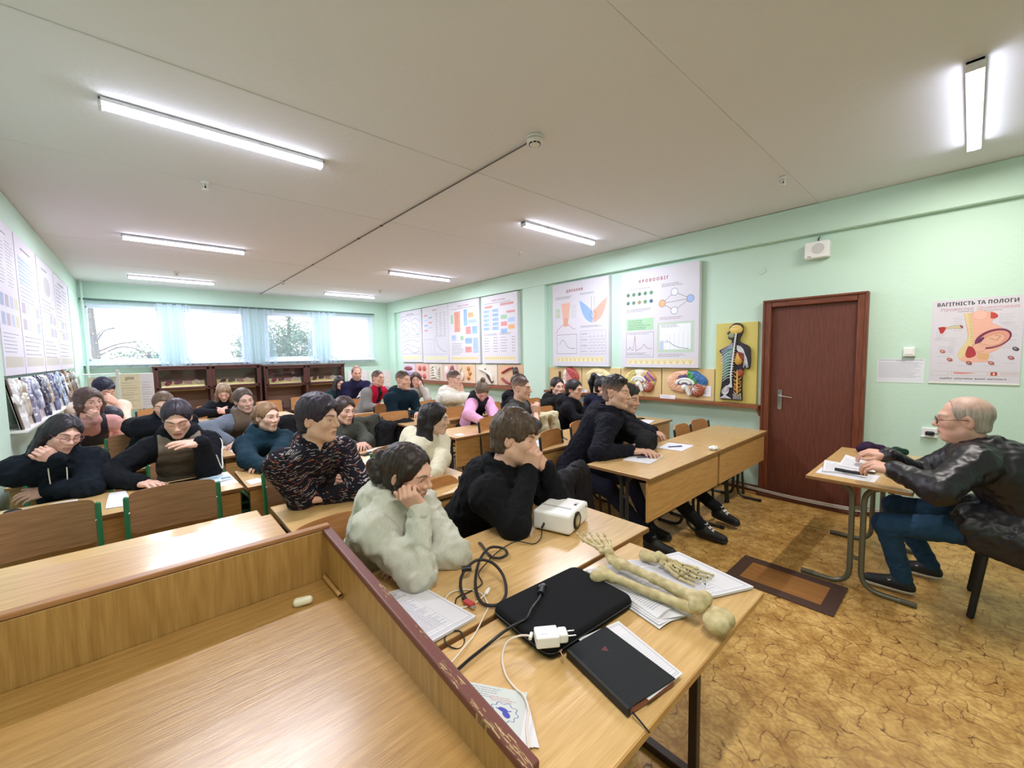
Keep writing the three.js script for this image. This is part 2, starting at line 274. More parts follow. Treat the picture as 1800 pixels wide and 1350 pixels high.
// detectors and the wire that joins them
{
  const wp = std(0xe8e6df, 0.45), dk = std(0x1d1d1d, 0.6);
  const s = thing('smoke_detector', 'round white smoke detector at the near end of the ceiling wire', 'detector', [1.896, YC, -1.869]);
  part('base', new THREE.CylinderGeometry(0.05, 0.052, 0.014, 32).translate(0, -0.007, 0), wp, s);
  part('cover', new THREE.LatheGeometry([[0.0001, -0.052], [0.02, -0.052], [0.03, -0.048], [0.036, -0.04], [0.05, -0.036], [0.052, -0.014], [0.0001, -0.014]].map((p) => new THREE.Vector2(...p)), 36), wp, s);
  for (let i = 0; i < 8; i++) { const a = i / 8 * TAU; part('vent', bx(0.02, 0.008, 0.006, 0, -0.042, 0.034, 0.001).rotateY(a), dk, s); }
  const small = (x, z, label) => {
    const t = thing('heat_detector', label, 'detector', [x, YC, z]);
    part('base', new THREE.CylinderGeometry(0.028, 0.032, 0.018, 20).translate(0, -0.009, 0), wp, t);
    part('cage', join(...[0, 1, 2, 3, 4, 5].map((i) => bx(0.007, 0.04, 0.007, 0.02, -0.036, 0, 0.002).rotateY(i * PI / 3)), new THREE.CylinderGeometry(0.024, 0.02, 0.008, 20).translate(0, -0.058, 0)), wp, t);
    part('sensor', new THREE.SphereGeometry(0.008, 12, 8).translate(0, -0.036, 0), dk, t);
  };
  small(0.43, -3.947, 'small caged detector on the ceiling joint behind the nearest left batten');
  small(3.809, -1.041, 'small caged detector on the ceiling above the door side of the room');
  small(1.915, -8.159, 'small detector on the ceiling wire near the windows');
  small(3.787, -4.031, 'small detector on the ceiling before the two large wall charts');
  small(0.461, -8.197, 'small detector on the ceiling by the farthest left batten');
  small(3.669, -8.075, 'small detector on the ceiling by the farthest right batten');
  tag(part('ceiling_wire', tube([[1.9, YC - 0.008, -1.93], [1.905, YC - 0.006, -4], [1.91, YC - 0.008, -6], [1.915, YC - 0.006, -8], [1.9, YC - 0.006, -9.98]], 0.0055, 60, 6), std(0x6b6259, 0.7), scene), 'brown wire running along the ceiling from the smoke detector to the windows', 'wire');
  for (const [x, z, l] of [[1.905, -4.1, 'dark clip on the ceiling wire nearest the round smoke detector'], [1.906, -4.7, 'middle one of three dark clips on the ceiling wire'], [1.91, -6.4, 'dark clip on the ceiling wire farthest from the round smoke detector']]) tag(part('wire_clip', bx(0.03, 0.012, 0.012, x, YC - 0.006, z, 0.003), dk, scene), l, 'clip', 'clips on the ceiling wire');
}
// ---------- desks and chairs ----------
const DH = 0.703, DL = 1.115, DD = 0.5;
function makeDesk(L = DL, D = DD, legMat = M.darkSteel, panel = true) {
  const t = new THREE.Group(); t.name = numbered('school_desk'); scene.add(t);
  part('tabletop', bx(L - 0.004, 0.02, D - 0.004, 0, DH - 0.01, 0, 0.002), M.desk, t);
  part('edge_band', bx(L, 0.018, 0.004, 0, DH - 0.0112, D / 2 - 0.001, 0.001), M.deskEdge, t); part('edge_band', bx(L, 0.018, 0.004, 0, DH - 0.0112, -D / 2 + 0.001, 0.001), M.deskEdge, t);
  part('edge_band', bx(0.004, 0.018, D - 0.008, L / 2 - 0.001, DH - 0.0112, 0, 0.001), M.deskEdge, t); part('edge_band', bx(0.004, 0.018, D - 0.008, -L / 2 + 0.001, DH - 0.0112, 0, 0.001), M.deskEdge, t);
  if (panel) part('front_panel', bx(L - 0.03, 0.275, 0.016, 0, DH - 0.022 - 0.1375, D / 2 - 0.03, 0.002), M.deskSide, t);
  for (const s of [-1, 1]) {
    const x = s * (L / 2 - 0.1);
    for (const q of [-1, 1]) {
      const z0 = q * 0.022, e = q * (D / 2 - 0.04);
      const lg = part('leg', bentTube([[x, DH - 0.035, e], [x, DH - 0.035, z0], [x, 0.014, z0], [x, 0.014, e + q * 0.02]], 0.013, 0.09), legMat, t);
      part('foot_cap', new THREE.CylinderGeometry(0.0142, 0.0142, 0.03, 12).rotateX(PI / 2).translate(x, 0.0142, e + q * 0.016), M.black, lg);
    }
    part('link', bx(0.012, 0.02, 0.034, x, 0.5, 0, 0.002), legMat, t); part('link', bx(0.012, 0.02, 0.034, x, 0.25, 0, 0.002), legMat, t);
  }
  part('crossbar', new THREE.CylinderGeometry(0.011, 0.011, L - 0.2, 10).rotateZ(PI / 2).translate(0, 0.2, -0.03), legMat, t);
  return t;
}
const deskA = makeDesk(), deskB = makeDesk(DL, DD, M.green);
let usedA = 0, usedB = 0;
function placeDesk(kind, x, z, label, turn = 0) {              // x: left end, z: front edge
  const proto = kind ? deskB : deskA, first = kind ? !usedB++ : !usedA++, pos = [x + DL / 2, 0, z - DD / 2];
  const d = first ? proto : copyOf(proto, label, pos, turn, 'school desks');
  d.position.set(...pos); d.rotation.y = turn; return tag(d, label, 'desk', 'school desks');
}
placeDesk(0, 2.33, -1.315, 'oak desk with two sheets of paper before the boy in the navy hoodie');
placeDesk(0, 3.455, -1.315, 'empty oak desk beside the brown door with two empty chairs pushed up to it');
placeDesk(0, 2.36, -2.316, 'oak desk before the boy in the grey t-shirt with clasped hands', 0);
placeDesk(0, 3.485, -2.316, 'oak desk by the right wall behind the two boys in black, under the brain models');
placeDesk(0, 2.2, -3.28, 'oak desk before the girl in the black vest with pink sleeves');
placeDesk(0, 3.32, -3.28, 'oak desk by the right wall, third row from the door');
placeDesk(0, 2.2, -4.27, 'oak desk before the boy in the white hoodie and the boy in dark green');
placeDesk(0, 3.32, -4.27, 'oak desk at the right wall under the pilaster between the charts');
placeDesk(0, 2.13, -5.25, 'oak desk before the boy in the grey and red jacket');
placeDesk(0, 3.25, -5.25, 'oak desk before the girl touching her temple, near the four wall charts');
placeDesk(0, 2.13, -6.25, 'oak desk before the bearded man with folded arms');
placeDesk(1, 0.555, -0.945, 'oak desk that carries the white projector, behind the long front table');
placeDesk(1, -0.715, -1.98, 'oak desk hidden behind the lectern with two green framed chairs');
placeDesk(1, 0.46, -1.98, 'oak desk under the folded arms of the boy in the patterned jacket');
placeDesk(1, -0.705, -2.97, 'oak desk with open notebooks under the two girls in dark tops on the left', 0.035);
placeDesk(1, 0.435, -2.96, 'oak desk under the folded arms of the girl in the dark teal jacket');
placeDesk(1, -0.705, -4.05, 'oak desk before the person in the dark puffer jacket');
placeDesk(1, 0.44, -4.05, 'oak desk before the girl in the pale denim jacket');
placeDesk(1, -0.705, -5.3, 'oak desk under the elbows of the brown haired girl in pink');
placeDesk(1, 0.44, -5.3, 'oak desk with a white bag, in the fifth row on the left');
placeDesk(1, -0.705, -6.35, 'oak desk before the boy in the beige t-shirt');
placeDesk(1, 0.44, -6.35, 'oak desk before the long haired blonde girl with a phone');
// front table with the bones
{
  const x0 = 0.38, x1 = 1.485, z0 = -0.928, z1 = -0.425, t = thing('front_table', 'long oak table in the foreground with bones, a laptop sleeve and a notebook', 'table');
  const cx = (x0 + x1) / 2, cz = (z0 + z1) / 2, L = x1 - x0, D = z1 - z0, st = std(0x3a2a24, 0.5);
  part('tabletop', bx(L - 0.004, 0.02, D - 0.004, cx, DH - 0.013, cz, 0.002), M.desk, t);
  for (const [w, d, x, z] of [[L, 0.004, cx, z0 + 0.001], [L, 0.004, cx, z1 - 0.001], [0.004, D - 0.008, x0 + 0.001, cz], [0.004, D - 0.008, x1 - 0.001, cz]]) part('edge_band', bx(w, 0.019, d, x, DH - 0.0142, z, 0.001), M.deskSide, t);
  for (const x of [x0 + 0.12, x1 - 0.14]) {
    for (const z of [z0 + 0.06, z1 - 0.16]) part('leg', bx(0.03, DH - 0.04, 0.03, x, (DH - 0.02) / 2, z, 0.003, 1), st, t);
    part('runner', bx(0.035, 0.03, D, x, 0.015, cz, 0.004, 2), st, t);
  }
  part('front_panel', bx(L - 0.3, 0.25, 0.016, cx, DH - 0.15, z0 + 0.04, 0.002), M.deskSide, t);
}
// teacher's small desk
{
  const t = thing('teacher_desk', 'small oak desk with papers before the older man in the leather jacket', 'desk', [3.65, 0, -0.425], 0.0);
  const L = 1.1, D = 0.49;
  part('tabletop', bx(L, 0.02, D, 0, DH - 0.01, 0, 0.002), M.desk, t);
  part('edge_band', bx(L + 0.002, 0.018, 0.004, 0, DH - 0.0112, D / 2, 0.001), M.deskEdge, t); part('edge_band', bx(0.004, 0.018, D - 0.004, -L / 2, DH - 0.0112, 0, 0.001), M.deskEdge, t);
  part('stretcher_rail', bx(L - 0.1, 0.02, 0.03, 0, DH - 0.03, D / 2 - 0.09, 0.002), M.darkSteel, t);
  const steel = std(0x6f6f5f, 0.4, { metalness: 0.5 });
  for (const s of [-1, 1]) {
    const x = s > 0 ? 0.44 : -0.42;
    for (const q of [-1, 1]) {
      const z0 = q * 0.028, e = q * (D / 2 - 0.03);
      const lg = part('leg', bentTube([[x, DH - 0.038, e - q * 0.02], [x, DH - 0.038, z0], [x, 0.016, z0], [x, 0.016, e + q * 0.05]], 0.0155, 0.11, 10), steel, t);
      part('foot_cap', new THREE.CylinderGeometry(0.0165, 0.0165, 0.07, 12).rotateX(PI / 2).translate(x, 0.0165, e + q * 0.03), std(0x54503f, 0.6), lg);
    }
    part('link', bx(0.014, 0.024, 0.04, x, 0.52, 0, 0.002), steel, t); part('link', bx(0.014, 0.024, 0.04, x, 0.2, 0, 0.002), steel, t);
  }
}
// lectern: high front board with a ledge, side board with a painted cap, lower worktop
{
  const t = thing('lectern', 'oak lectern filling the lower left with a high ledge and a brown capped side board', 'lectern');
  const capMap = canvas(1024, 64, (g, w, h) => {
    g.fillStyle = '#6e3f36'; g.fillRect(0, 0, w, h);
    for (let i = 0; i < 900; i++) { g.fillStyle = `rgba(${90 + rnd() * 50},${50 + rnd() * 30},${45 + rnd() * 25},0.25)`; g.fillRect(rnd() * w, rnd() * h, 20 * rnd(), 2); }
    const worn = (x, y, n, s) => { for (let i = 0; i < n; i++) { g.fillStyle = rnd() > 0.3 ? '#c2ab74' : '#8a7048'; g.save(); g.translate(x + (rnd() - 0.5) * s, y + (rnd() - 0.5) * 30); g.rotate(rr(-0.25, 0.25)); g.fillRect(0, 0, rr(4, 26), rr(0.8, 3.2)); g.restore(); } };
    worn(440, 44, 14, 60); worn(640, 46, 9, 50); worn(780, 24, 22, 70); worn(890, 14, 26, 80); worn(970, 20, 30, 70);
  });
  const cap = new THREE.MeshStandardMaterial({ map: capMap, roughness: 0.45 });
  part('ledge', bx(1.07, 0.018, 0.25, -0.205, 0.895, -1.645, 0.004), M.ledge, t);
  part('front_board', bx(1.2, 0.62, 0.02, -0.14, 0.58, -1.508, 0.003, 1), M.lectern, t);
  part('ledge_trim', bx(1.2, 0.016, 0.03, -0.14, 0.899, -1.512, 0.004), woodMat([186, 136, 90], [146, 98, 62], 0.35), t);
  part('worktop', bx(1.19, 0.022, 1.09, -0.155, 0.709, -0.95, 0.003), M.lectern, t);
  part('corner_bead', tube([[0.43, 0.728, -1.49], [0.43, 0.728, -1.33]], 0.007, 4, 8), M.deskSide, t);
  const sp = new THREE.Shape(); sp.moveTo(1.5, 0.28); sp.lineTo(1.5, 0.876); sp.lineTo(0.47, 0.788); sp.lineTo(0.47, 0.28); sp.lineTo(1.5, 0.28);
  part('side_board', uvBox(slab(sp, 0.022, 0.002).rotateY(PI / 2).translate(0.437, 0, 0), 1), M.lectern, t);
  const cg = new RoundedBoxGeometry(1.05, 0.022, 0.032, 2, 0.006); { const p = cg.attributes.position, uv = cg.attributes.uv; for (let i = 0; i < p.count; i++) uv.setXY(i, p.getX(i) / 1.05 + 0.5, 0.5 + p.getZ(i) / 0.034 * 0.95); }
  part('edge_cap', cg.rotateY(-PI / 2).rotateX(0.0852).translate(0.449, 0.842, -0.985), cap, t);
  for (const x of [-0.7, 0.38]) part('leg', bx(0.04, 0.7, 0.04, x, 0.35, -0.5, 0.004, 1), M.deskSide, t);
  part('base_panel', bx(1.18, 0.3, 0.02, -0.14, 0.15, -1.48, 0.003), M.lectern, t);
}
one('eraser', (() => { const g = new RoundedBoxGeometry(0.056, 0.026, 0.026, 5, 0.012), p = g.attributes.position; for (let i = 0; i < p.count; i++) if (p.getX(i) > 0.01) p.setY(i, p.getY(i) * 0.92); g.computeVertexNormals(); return g.rotateY(-0.25).translate(0.33, 0.7335, -1.375); })(), std(0xf1ecd2, 0.6), 'cream white block eraser on the lectern worktop near the side board', 'eraser');
// ---------- chairs ----------
function makeChair(name, frameMat, plyMat, seatY, topY, round, w = 0.385) {
  const t = new THREE.Group(); t.name = numbered(name); scene.add(t);
  const bend = (g, k) => { const p = g.attributes.position; for (let i = 0; i < p.count; i++) p.setZ(i, p.getZ(i) - k * (1 - (p.getX(i) / (w / 2)) ** 2)); g.computeVertexNormals(); return g; };
  const sg = slab(roundRect(w - 0.02, 0.37, 0.06), 0.011, 0.003).rotateX(-PI / 2); { const p = sg.attributes.position; for (let i = 0; i < p.count; i++) { const z = p.getZ(i); p.setY(i, p.getY(i) + seatY - 0.011 - 0.02 * sstep(0.08, 0.185, z) + 0.012 * sstep(-0.05, -0.185, z)); } }
  part('seat', uvBox(sg), plyMat, t);
  const bh = round ? 0.19 : 0.215, steps = new THREE.Shape(), hw = w / 2, r = round ? 0.09 : 0.045;
  const bs = roundRect(w, bh, r); const bg = new THREE.ExtrudeGeometry(bs, { depth: 0.006, bevelEnabled: true, bevelThickness: 0.002, bevelSize: 0.002, bevelSegments: 1, curveSegments: 8, steps: 1 });
  // subdivide across so that the board can bend
  const cols = 24, rows = 6, gg = new THREE.BoxGeometry(w, bh, 0.01, cols, rows, 1), pp = gg.attributes.position;
  for (let i = 0; i < pp.count; i++) {
    let x = pp.getX(i), y = pp.getY(i); const ax = Math.abs(x), cut = ax > hw - r ? r - Math.sqrt(Math.max(0, r * r - (ax - (hw - r)) ** 2)) : 0, lim = bh / 2 - cut * (round ? 0.98 : 0.9);
    y = y / (bh / 2) * lim + (round ? 0.012 * (1 - (x / hw) ** 2) : 0.008 * (1 - (x / hw) ** 2)) * (y > 0 ? 1 : 0);
    pp.setXYZ(i, x, y, pp.getZ(i) - 0.035 * (1 - (x / hw) ** 2));
  }
  gg.computeVertexNormals();
  part('backrest', uvBox(gg.rotateX(-0.12).translate(0, topY - bh / 2 - 0.004, -0.2)), plyMat, t);
  for (const s of [-1, 1]) {
    const x = s * (w / 2 + 0.004);
    const rear = part('leg', bentTube([[x * 0.98, topY - 0.03, -0.205], [x * 0.98, seatY, -0.165], [x, 0.012, -0.2]], 0.0115, 0.06), frameMat, t);
    part('foot_cap', new THREE.CylinderGeometry(0.013, 0.014, 0.025, 10).translate(x, 0.0125, -0.2), M.black, rear);
    const front = part('leg', bentTube([[x * 0.98, seatY - 0.02, -0.16], [x * 0.98, seatY - 0.02, 0.15], [x, 0.012, 0.175]], 0.0115, 0.05), frameMat, t);
    part('foot_cap', new THREE.CylinderGeometry(0.013, 0.014, 0.025, 10).translate(x, 0.0125, 0.175), M.black, front);
    part('bolt', new THREE.SphereGeometry(0.007, 8, 6).translate(x * 0.93, topY - bh / 2, -0.192), M.chrome, t);
  }
  part('stretcher', new THREE.CylinderGeometry(0.009, 0.009, w, 8).rotateZ(PI / 2).translate(0, 0.2, -0.185), frameMat, t);
  part('stretcher', new THREE.CylinderGeometry(0.009, 0.009, w, 8).rotateZ(PI / 2).translate(0, seatY - 0.03, 0.1), frameMat, t);
  return t;
}
const protoChair = {
  green: makeChair('school_chair', M.green, M.ply, 0.42, 0.825, false), dark: makeChair('school_chair', M.darkSteel, M.plyPale, 0.42, 0.76, true), pale: makeChair('school_chair', M.darkSteel, M.plyPale, 0.42, 0.84, false),
};
const chairUsed = {};
function placeChair(kind, x, z, turn, label, group = 'school chairs') {
  const p = protoChair[kind], first = !chairUsed[kind]; chairUsed[kind] = 1;
  const c = first ? p : copyOf(p, label, [x, 0, z], turn, group); c.position.set(x, 0, z); c.rotation.y = turn; return tag(c, label, 'chair', group);
}
placeChair('green', -0.39, -2.64, 0.06, 'empty green framed chair at the far left before the open notebook');
placeChair('green', 0.075, -2.64, -0.04, 'empty green framed chair in front of the girl in the quilted vest');
placeChair('dark', 4.03, -1.71, 0.05, 'empty round backed chair, left of two at the door desk');
placeChair('dark', 4.42, -1.72, -0.06, 'empty round backed chair, right of two at the door desk');
placeChair('pale', 3.3, -2.93, 0, 'empty chair with a cream cloth bag hung on it, right of the grey t-shirt');
placeChair('pale', 1.0, -4.75, 0.2, 'empty chair with a black jacket behind the girl in the teal jacket');
placeChair('pale', 1.45, -7.1, 0.1, 'pale empty chair in front of the display cabinets, right of the denim girl');
placeChair('pale', 1.95, -7.35, -0.15, 'pale empty chair in front of the display cabinets, left of the bearded man');
placeChair('pale', 0.1, -7.2, 0.1, 'orange backed empty chair in front of the left display cabinet');
placeChair('pale', 3.1, -5.75, 0, 'empty orange backed chair left of the girl touching her temple');
placeChair('pale', 1.86, -4.44, 0.1, 'chair with a grey green jacket over its back near the aisle');
placeChair('pale', 2.2, -4.37, 0, 'chair hidden under a black jacket behind the girl in the cream fleece');
placeChair('dark', 1.92, -1.44, 0.3, 'chair hidden under a black coat between the two boys in black');
// ---------- floor hatch ----------
{
  const t = structGroup('floor_hatch'), c = [[3.158, -1.042], [2.863, -1.023], [2.717, -0.445], [3.201, -0.461]];
  const a = 2.79, b = 3.2, z0 = -1.04, z1 = -0.45, w = 0.075, fm = std(0x4a332c, 0.5);
  part('hatch_cover', bx(b - a - 2 * w, 0.006, z1 - z0 - 2 * w, (a + b) / 2, 0.003, (z0 + z1) / 2, 0.001, 2), woodMat([170, 118, 62], [132, 88, 42], 0.45), t);
  for (const [W, D, x, z] of [[w, z1 - z0, a + w / 2, (z0 + z1) / 2], [w, z1 - z0, b - w / 2, (z0 + z1) / 2], [b - a - 2 * w, w, (a + b) / 2, z0 + w / 2], [b - a - 2 * w, w, (a + b) / 2, z1 - w / 2]]) part('hatch_frame', bx(W, 0.008, D, x, 0.004, z, 0.002), fm, t);
  const nail = new THREE.CylinderGeometry(0.005, 0.005, 0.003, 8);
  for (let i = 0; i < 8; i++) part('nail', nail.clone().translate(i % 2 ? a + w * 0.4 : b - w * 0.4, 0.0085, lerp(z0 + 0.03, z1 - 0.03, Math.floor(i / 2) / 3)), M.chrome, t);
}
// ---------- wall charts ----------
const ink = '#40404a';
function textRows(g, x, y, w, n, dy, size = 5, col = '#55555f', jag = 0.4) {
  g.fillStyle = col; for (let i = 0; i < n; i++) { let q = x; const end = x + w * (1 - jag * rnd()); while (q < end) { const l = Math.min(rr(6, 22), end - q); g.fillRect(q, y + i * dy, l, size * 0.55); q += l + rr(2, 5); } }
}
function title(g, s, x, y, px, col = '#8c2230', spacing = 0) { g.font = `bold ${px}px sans-serif`; g.textAlign = 'center'; g.fillStyle = col; if (spacing) { const tot = [...s].reduce((a, c) => a + g.measureText(c).width + spacing, -spacing); let q = x - tot / 2; g.textAlign = 'left'; for (const c of s) { g.fillText(c, q, y); q += g.measureText(c).width + spacing; } } else g.fillText(s, x, y); }
function fan(g, x, y, w, h, n) { g.fillStyle = '#e9dfb4'; g.fillRect(x, y, w, h); g.strokeStyle = '#b7a56c'; g.lineWidth = 1.5; const s = w / n; for (let i = 0; i < n; i++) for (let k = -2; k <= 2; k++) { g.beginPath(); g.moveTo(x + (i + 0.5) * s, y + h - 2); g.lineTo(x + (i + 0.5 + k * 0.22) * s, y + 3); g.stroke(); } }
function axes(g, x, y, w, h, col = '#333') { g.strokeStyle = col; g.lineWidth = 2; g.strokeRect(x, y, w, h); }
function curve(g, pts, col, lw = 2) { g.strokeStyle = col; g.lineWidth = lw; g.beginPath(); pts.forEach((p, i) => i ? g.lineTo(...p) : g.moveTo(...p)); g.stroke(); }
function bg(g, w, h, c = '#d5d4dc') { g.fillStyle = c; g.fillRect(0, 0, w, h); }
const chartDykhannia = (g, w, h) => {
  bg(g, w, h); title(g, 'ДИХАННЯ', w * 0.42, h * 0.115, h * 0.042, '#8c2230', 6);
  textRows(g, w * .06, h * .16, w * .34, 3, 9); textRows(g, w * .52, h * .15, w * .34, 2, 9);
  g.fillStyle = '#e6b8a4'; g.beginPath(); g.moveTo(w * .17, h * .24); g.lineTo(w * .34, h * .24); g.lineTo(w * .31, h * .45); g.lineTo(w * .2, h * .45); g.fill(); g.fillStyle = '#d9a48c'; g.fillRect(w * .21, h * .42, w * .09, h * .1);
  g.strokeStyle = '#996a5a'; for (let i = 0; i < 9; i++) { g.beginPath(); g.moveTo(w * .19, h * (.26 + i * .02)); g.lineTo(w * .33, h * (.26 + i * .02)); g.stroke(); }
  for (let i = 0; i < 2; i++) { g.fillStyle = '#b9cdb4'; g.fillRect(w * .06, h * (.30 + i * .06), w * .09, h * .05); }
  textRows(g, w * .37, h * .28, w * .1, 8, 14, 4, '#7da18a');
  curve(g, [[w * .2, h * .5], [w * .09, h * .56], [w * .07, h * .6]], '#a04050', 3); curve(g, [[w * .3, h * .5], [w * .38, h * .55], [w * .44, h * .56]], '#a04050', 3);
  g.fillStyle = '#8fb2e0'; g.beginPath(); g.moveTo(w * .51, h * .23); g.quadraticCurveTo(w * .66, h * .3, w * .74, h * .38); g.lineTo(w * .74, h * .5); g.quadraticCurveTo(w * .56, h * .48, w * .51, h * .23); g.fill();
  g.fillStyle = '#e8ac98'; g.beginPath(); g.moveTo(w * .98, h * .23); g.quadraticCurveTo(w * .83, h * .3, w * .75, h * .38); g.lineTo(w * .75, h * .5); g.quadraticCurveTo(w * .93, h * .48, w * .98, h * .23); g.fill();
  curve(g, [[w * .72, h * .2], [w * .72, h * .37]], '#555', 2); curve(g, [[w * .77, h * .2], [w * .77, h * .37]], '#555', 2); g.beginPath(); g.arc(w * .745, h * .41, w * .055, 0, 7); g.stroke();
  textRows(g, w * .53, h * .53, w * .4, 2, 9);
  axes(g, w * .08, h * .62, w * .38, h * .23); curve(g, [...Array(30)].map((_, i) => { const t = i / 29; return [w * (.13 + .3 * t), h * (.79 - .1 * Math.exp(-((t - .22) ** 2) * 18) - .01 * (1 - t))]; }), '#444', 3);
  g.strokeStyle = '#777'; g.lineWidth = 1.2; const X = w * .52, Y = h * .59, W = w * .44, H = h * .27; for (let i = 0; i <= 4; i++) { g.beginPath(); g.moveTo(X, Y + H * i / 4); g.lineTo(X + W, Y + H * i / 4); g.stroke(); } for (const k of [0, .4, .55, .7, .85, 1]) { g.beginPath(); g.moveTo(X + W * k, Y); g.lineTo(X + W * k, Y + H); g.stroke(); }
  for (let i = 0; i < 4; i++) textRows(g, X + 8, Y + H * (i + .4) / 4, W * .3, 2, 8, 4); for (let i = 1; i < 4; i++) for (let j = 0; j < 4; j++) textRows(g, X + W * (.43 + j * .15), Y + H * (i + .5) / 4, W * .08, 1, 8, 5, ink, 0);
  fan(g, w * .07, h * .89, w * .86, h * .055, 11);
};
const chartKrovoobih = (g, w, h) => {
  bg(g, w, h); title(g, 'КРОВООБІГ', w * 0.44, h * 0.125, h * 0.045, '#8c2230', 7);
  textRows(g, w * .1, h * .18, w * .3, 1, 9); const cc = ['#4c7a62', '#577f6a', '#3f6e5b', '#4f8468', '#5d8b6b', '#52786e', '#5a806c', '#a8836e', '#5f9464', '#3c5f9a'];
  for (let i = 0; i < 10; i++) { const x = w * (.1 + (i % 5) * .08), y = h * (.235 + Math.floor(i / 5) * .085); g.fillStyle = '#c9d8cc'; g.beginPath(); g.ellipse(x, y, w * .034, h * .035, 0.3, 0, 7); g.fill(); g.fillStyle = cc[i]; g.beginPath(); g.arc(x - 3, y + 2, w * .022, 0, 7); g.fill(); g.strokeStyle = '#2f4d40'; g.stroke(); }
  const n = [[.56, .36, '#e0b080'], [.71, .26, '#dfe4ee'], [.9, .34, '#9db8e4'], [.71, .44, '#dfe4ee']]; for (const [a, b] of [[0, 1], [1, 2], [0, 2], [0, 3], [3, 2]]) curve(g, [[w * n[a][0], h * n[a][1]], [w * n[b][0], h * n[b][1]]], '#6a6f62', 3);
  for (const [x, y, c] of n) { g.fillStyle = c; g.beginPath(); g.arc(w * x, h * y, w * .042, 0, 7); g.fill(); g.strokeStyle = '#667'; g.stroke(); }
  textRows(g, w * .08, h * .39, w * .38, 3, 9); textRows(g, w * .55, h * .17, w * .3, 3, 9); textRows(g, w * .53, h * .5, w * .42, 2, 11, 5, '#8a4a4a');
  g.fillStyle = '#a9d3ae'; g.fillRect(w * .07, h * .49, w * .38, h * .125); textRows(g, w * .1, h * .51, w * .3, 6, 13, 6, '#4a6a52');
  axes(g, w * .07, h * .635, w * .38, h * .26, '#666'); textRows(g, w * .1, h * .65, w * .3, 1, 8);
  curve(g, [[.08, .81], [.11, .81], [.125, .785], [.14, .81], [.17, .82], [.195, .67], [.21, .83], [.25, .81], [.29, .8], [.32, .76], [.36, .8], [.43, .81]].map(([x, y]) => [w * x, h * y]), '#8a3a3a', 2.5); textRows(g, w * .08, h * .85, w * .35, 3, 8, 4);
  g.fillStyle = '#bcd2bd'; g.fillRect(w * .5, h * .55, w * .45, h * .3); g.fillStyle = '#e8eef2'; g.fillRect(w * .53, h * .57, w * .38, h * .25); textRows(g, w * .55, h * .575, w * .32, 3, 8, 4);
  for (let i = 0; i < 7; i++) curve(g, [[w * (.55 + i * .055), h * .66], [w * (.55 + i * .055), h * .82]], '#9aa', 1); for (let i = 0; i < 9; i++) curve(g, [[w * (.54 + i * .012), h * (.72 + .03 * rnd())], [w * (.54 + i * .012), h * (i < 4 ? .82 : .75)]], '#3f58b0', 2.5);
  curve(g, [...Array(20)].map((_, i) => [w * (.65 + i * .0125), h * (.82 - .08 * Math.exp(-i / 7))]), '#3b4a6a', 3); textRows(g, w * .51, h * .865, w * .42, 3, 9, 4);
  fan(g, w * .09, h * .915, w * .86, h * .05, 11);
};
const chartGraphs = (g, w, h) => { bg(g, w, h); title(g, 'ВИЩА НЕРВОВА ДІЯЛЬНІСТЬ', w / 2, h * .08, h * .022, '#7c2440'); for (const [x, y, W, H] of [[.07, .1, .4, .38], [.53, .1, .4, .38], [.07, .52, .86, .32]]) { axes(g, w * x, h * y, w * W, h * H, '#6b6a9a'); for (let k = 0; k < 3; k++) curve(g, [...Array(24)].map((_, i) => { const t = i / 23; return [w * (x + W * (.06 + .9 * t)), h * (y + H * (.3 + .26 * k - .14 * Math.sin(t * PI * (1 + k * .5)) - 0.04 * noise2(t * 3, k + x)))]; }), ['#6a74b8', '#80719a', '#4c5270'][k], 3); } g.fillStyle = '#e2dcae'; g.fillRect(w * .07, h * .89, w * .86, h * .055); };
const chartTable = (g, w, h) => { bg(g, w, h); title(g, 'ТРАВЛЕННЯ', w / 2, h * .08, h * .026, '#a03a4a'); for (let i = 0; i < 7; i++) { g.fillStyle = ['#d89a9a', '#9ab0d8', '#b8c8e4'][i % 3]; g.fillRect(w * (.08 + (i % 2) * .18), h * (.13 + i * .045), w * .14, h * .03); } for (let i = 0; i < 12; i++) for (let j = 0; j < 3; j++) textRows(g, w * (.54 + j * .15), h * (.13 + i * .035), w * .1, 1, 9, 6, '#66708a'); axes(g, w * .08, h * .58, w * .36, h * .27, '#7a88c0'); for (let k = 0; k < 4; k++) curve(g, [[w * (.12 + k * .07), h * .62], [w * (.14 + k * .07), h * .84]], '#93a0cc', 2); axes(g, w * .5, h * .54, w * .44, h * .31, '#7a88c0'); curve(g, [...Array(16)].map((_, i) => [w * (.52 + i * .026), h * (.82 - .26 * Math.exp(-i / 5))]), '#54608c', 3); g.fillStyle = '#dfe0b8'; g.fillRect(w * .07, h * .89, w * .86, h * .055); };
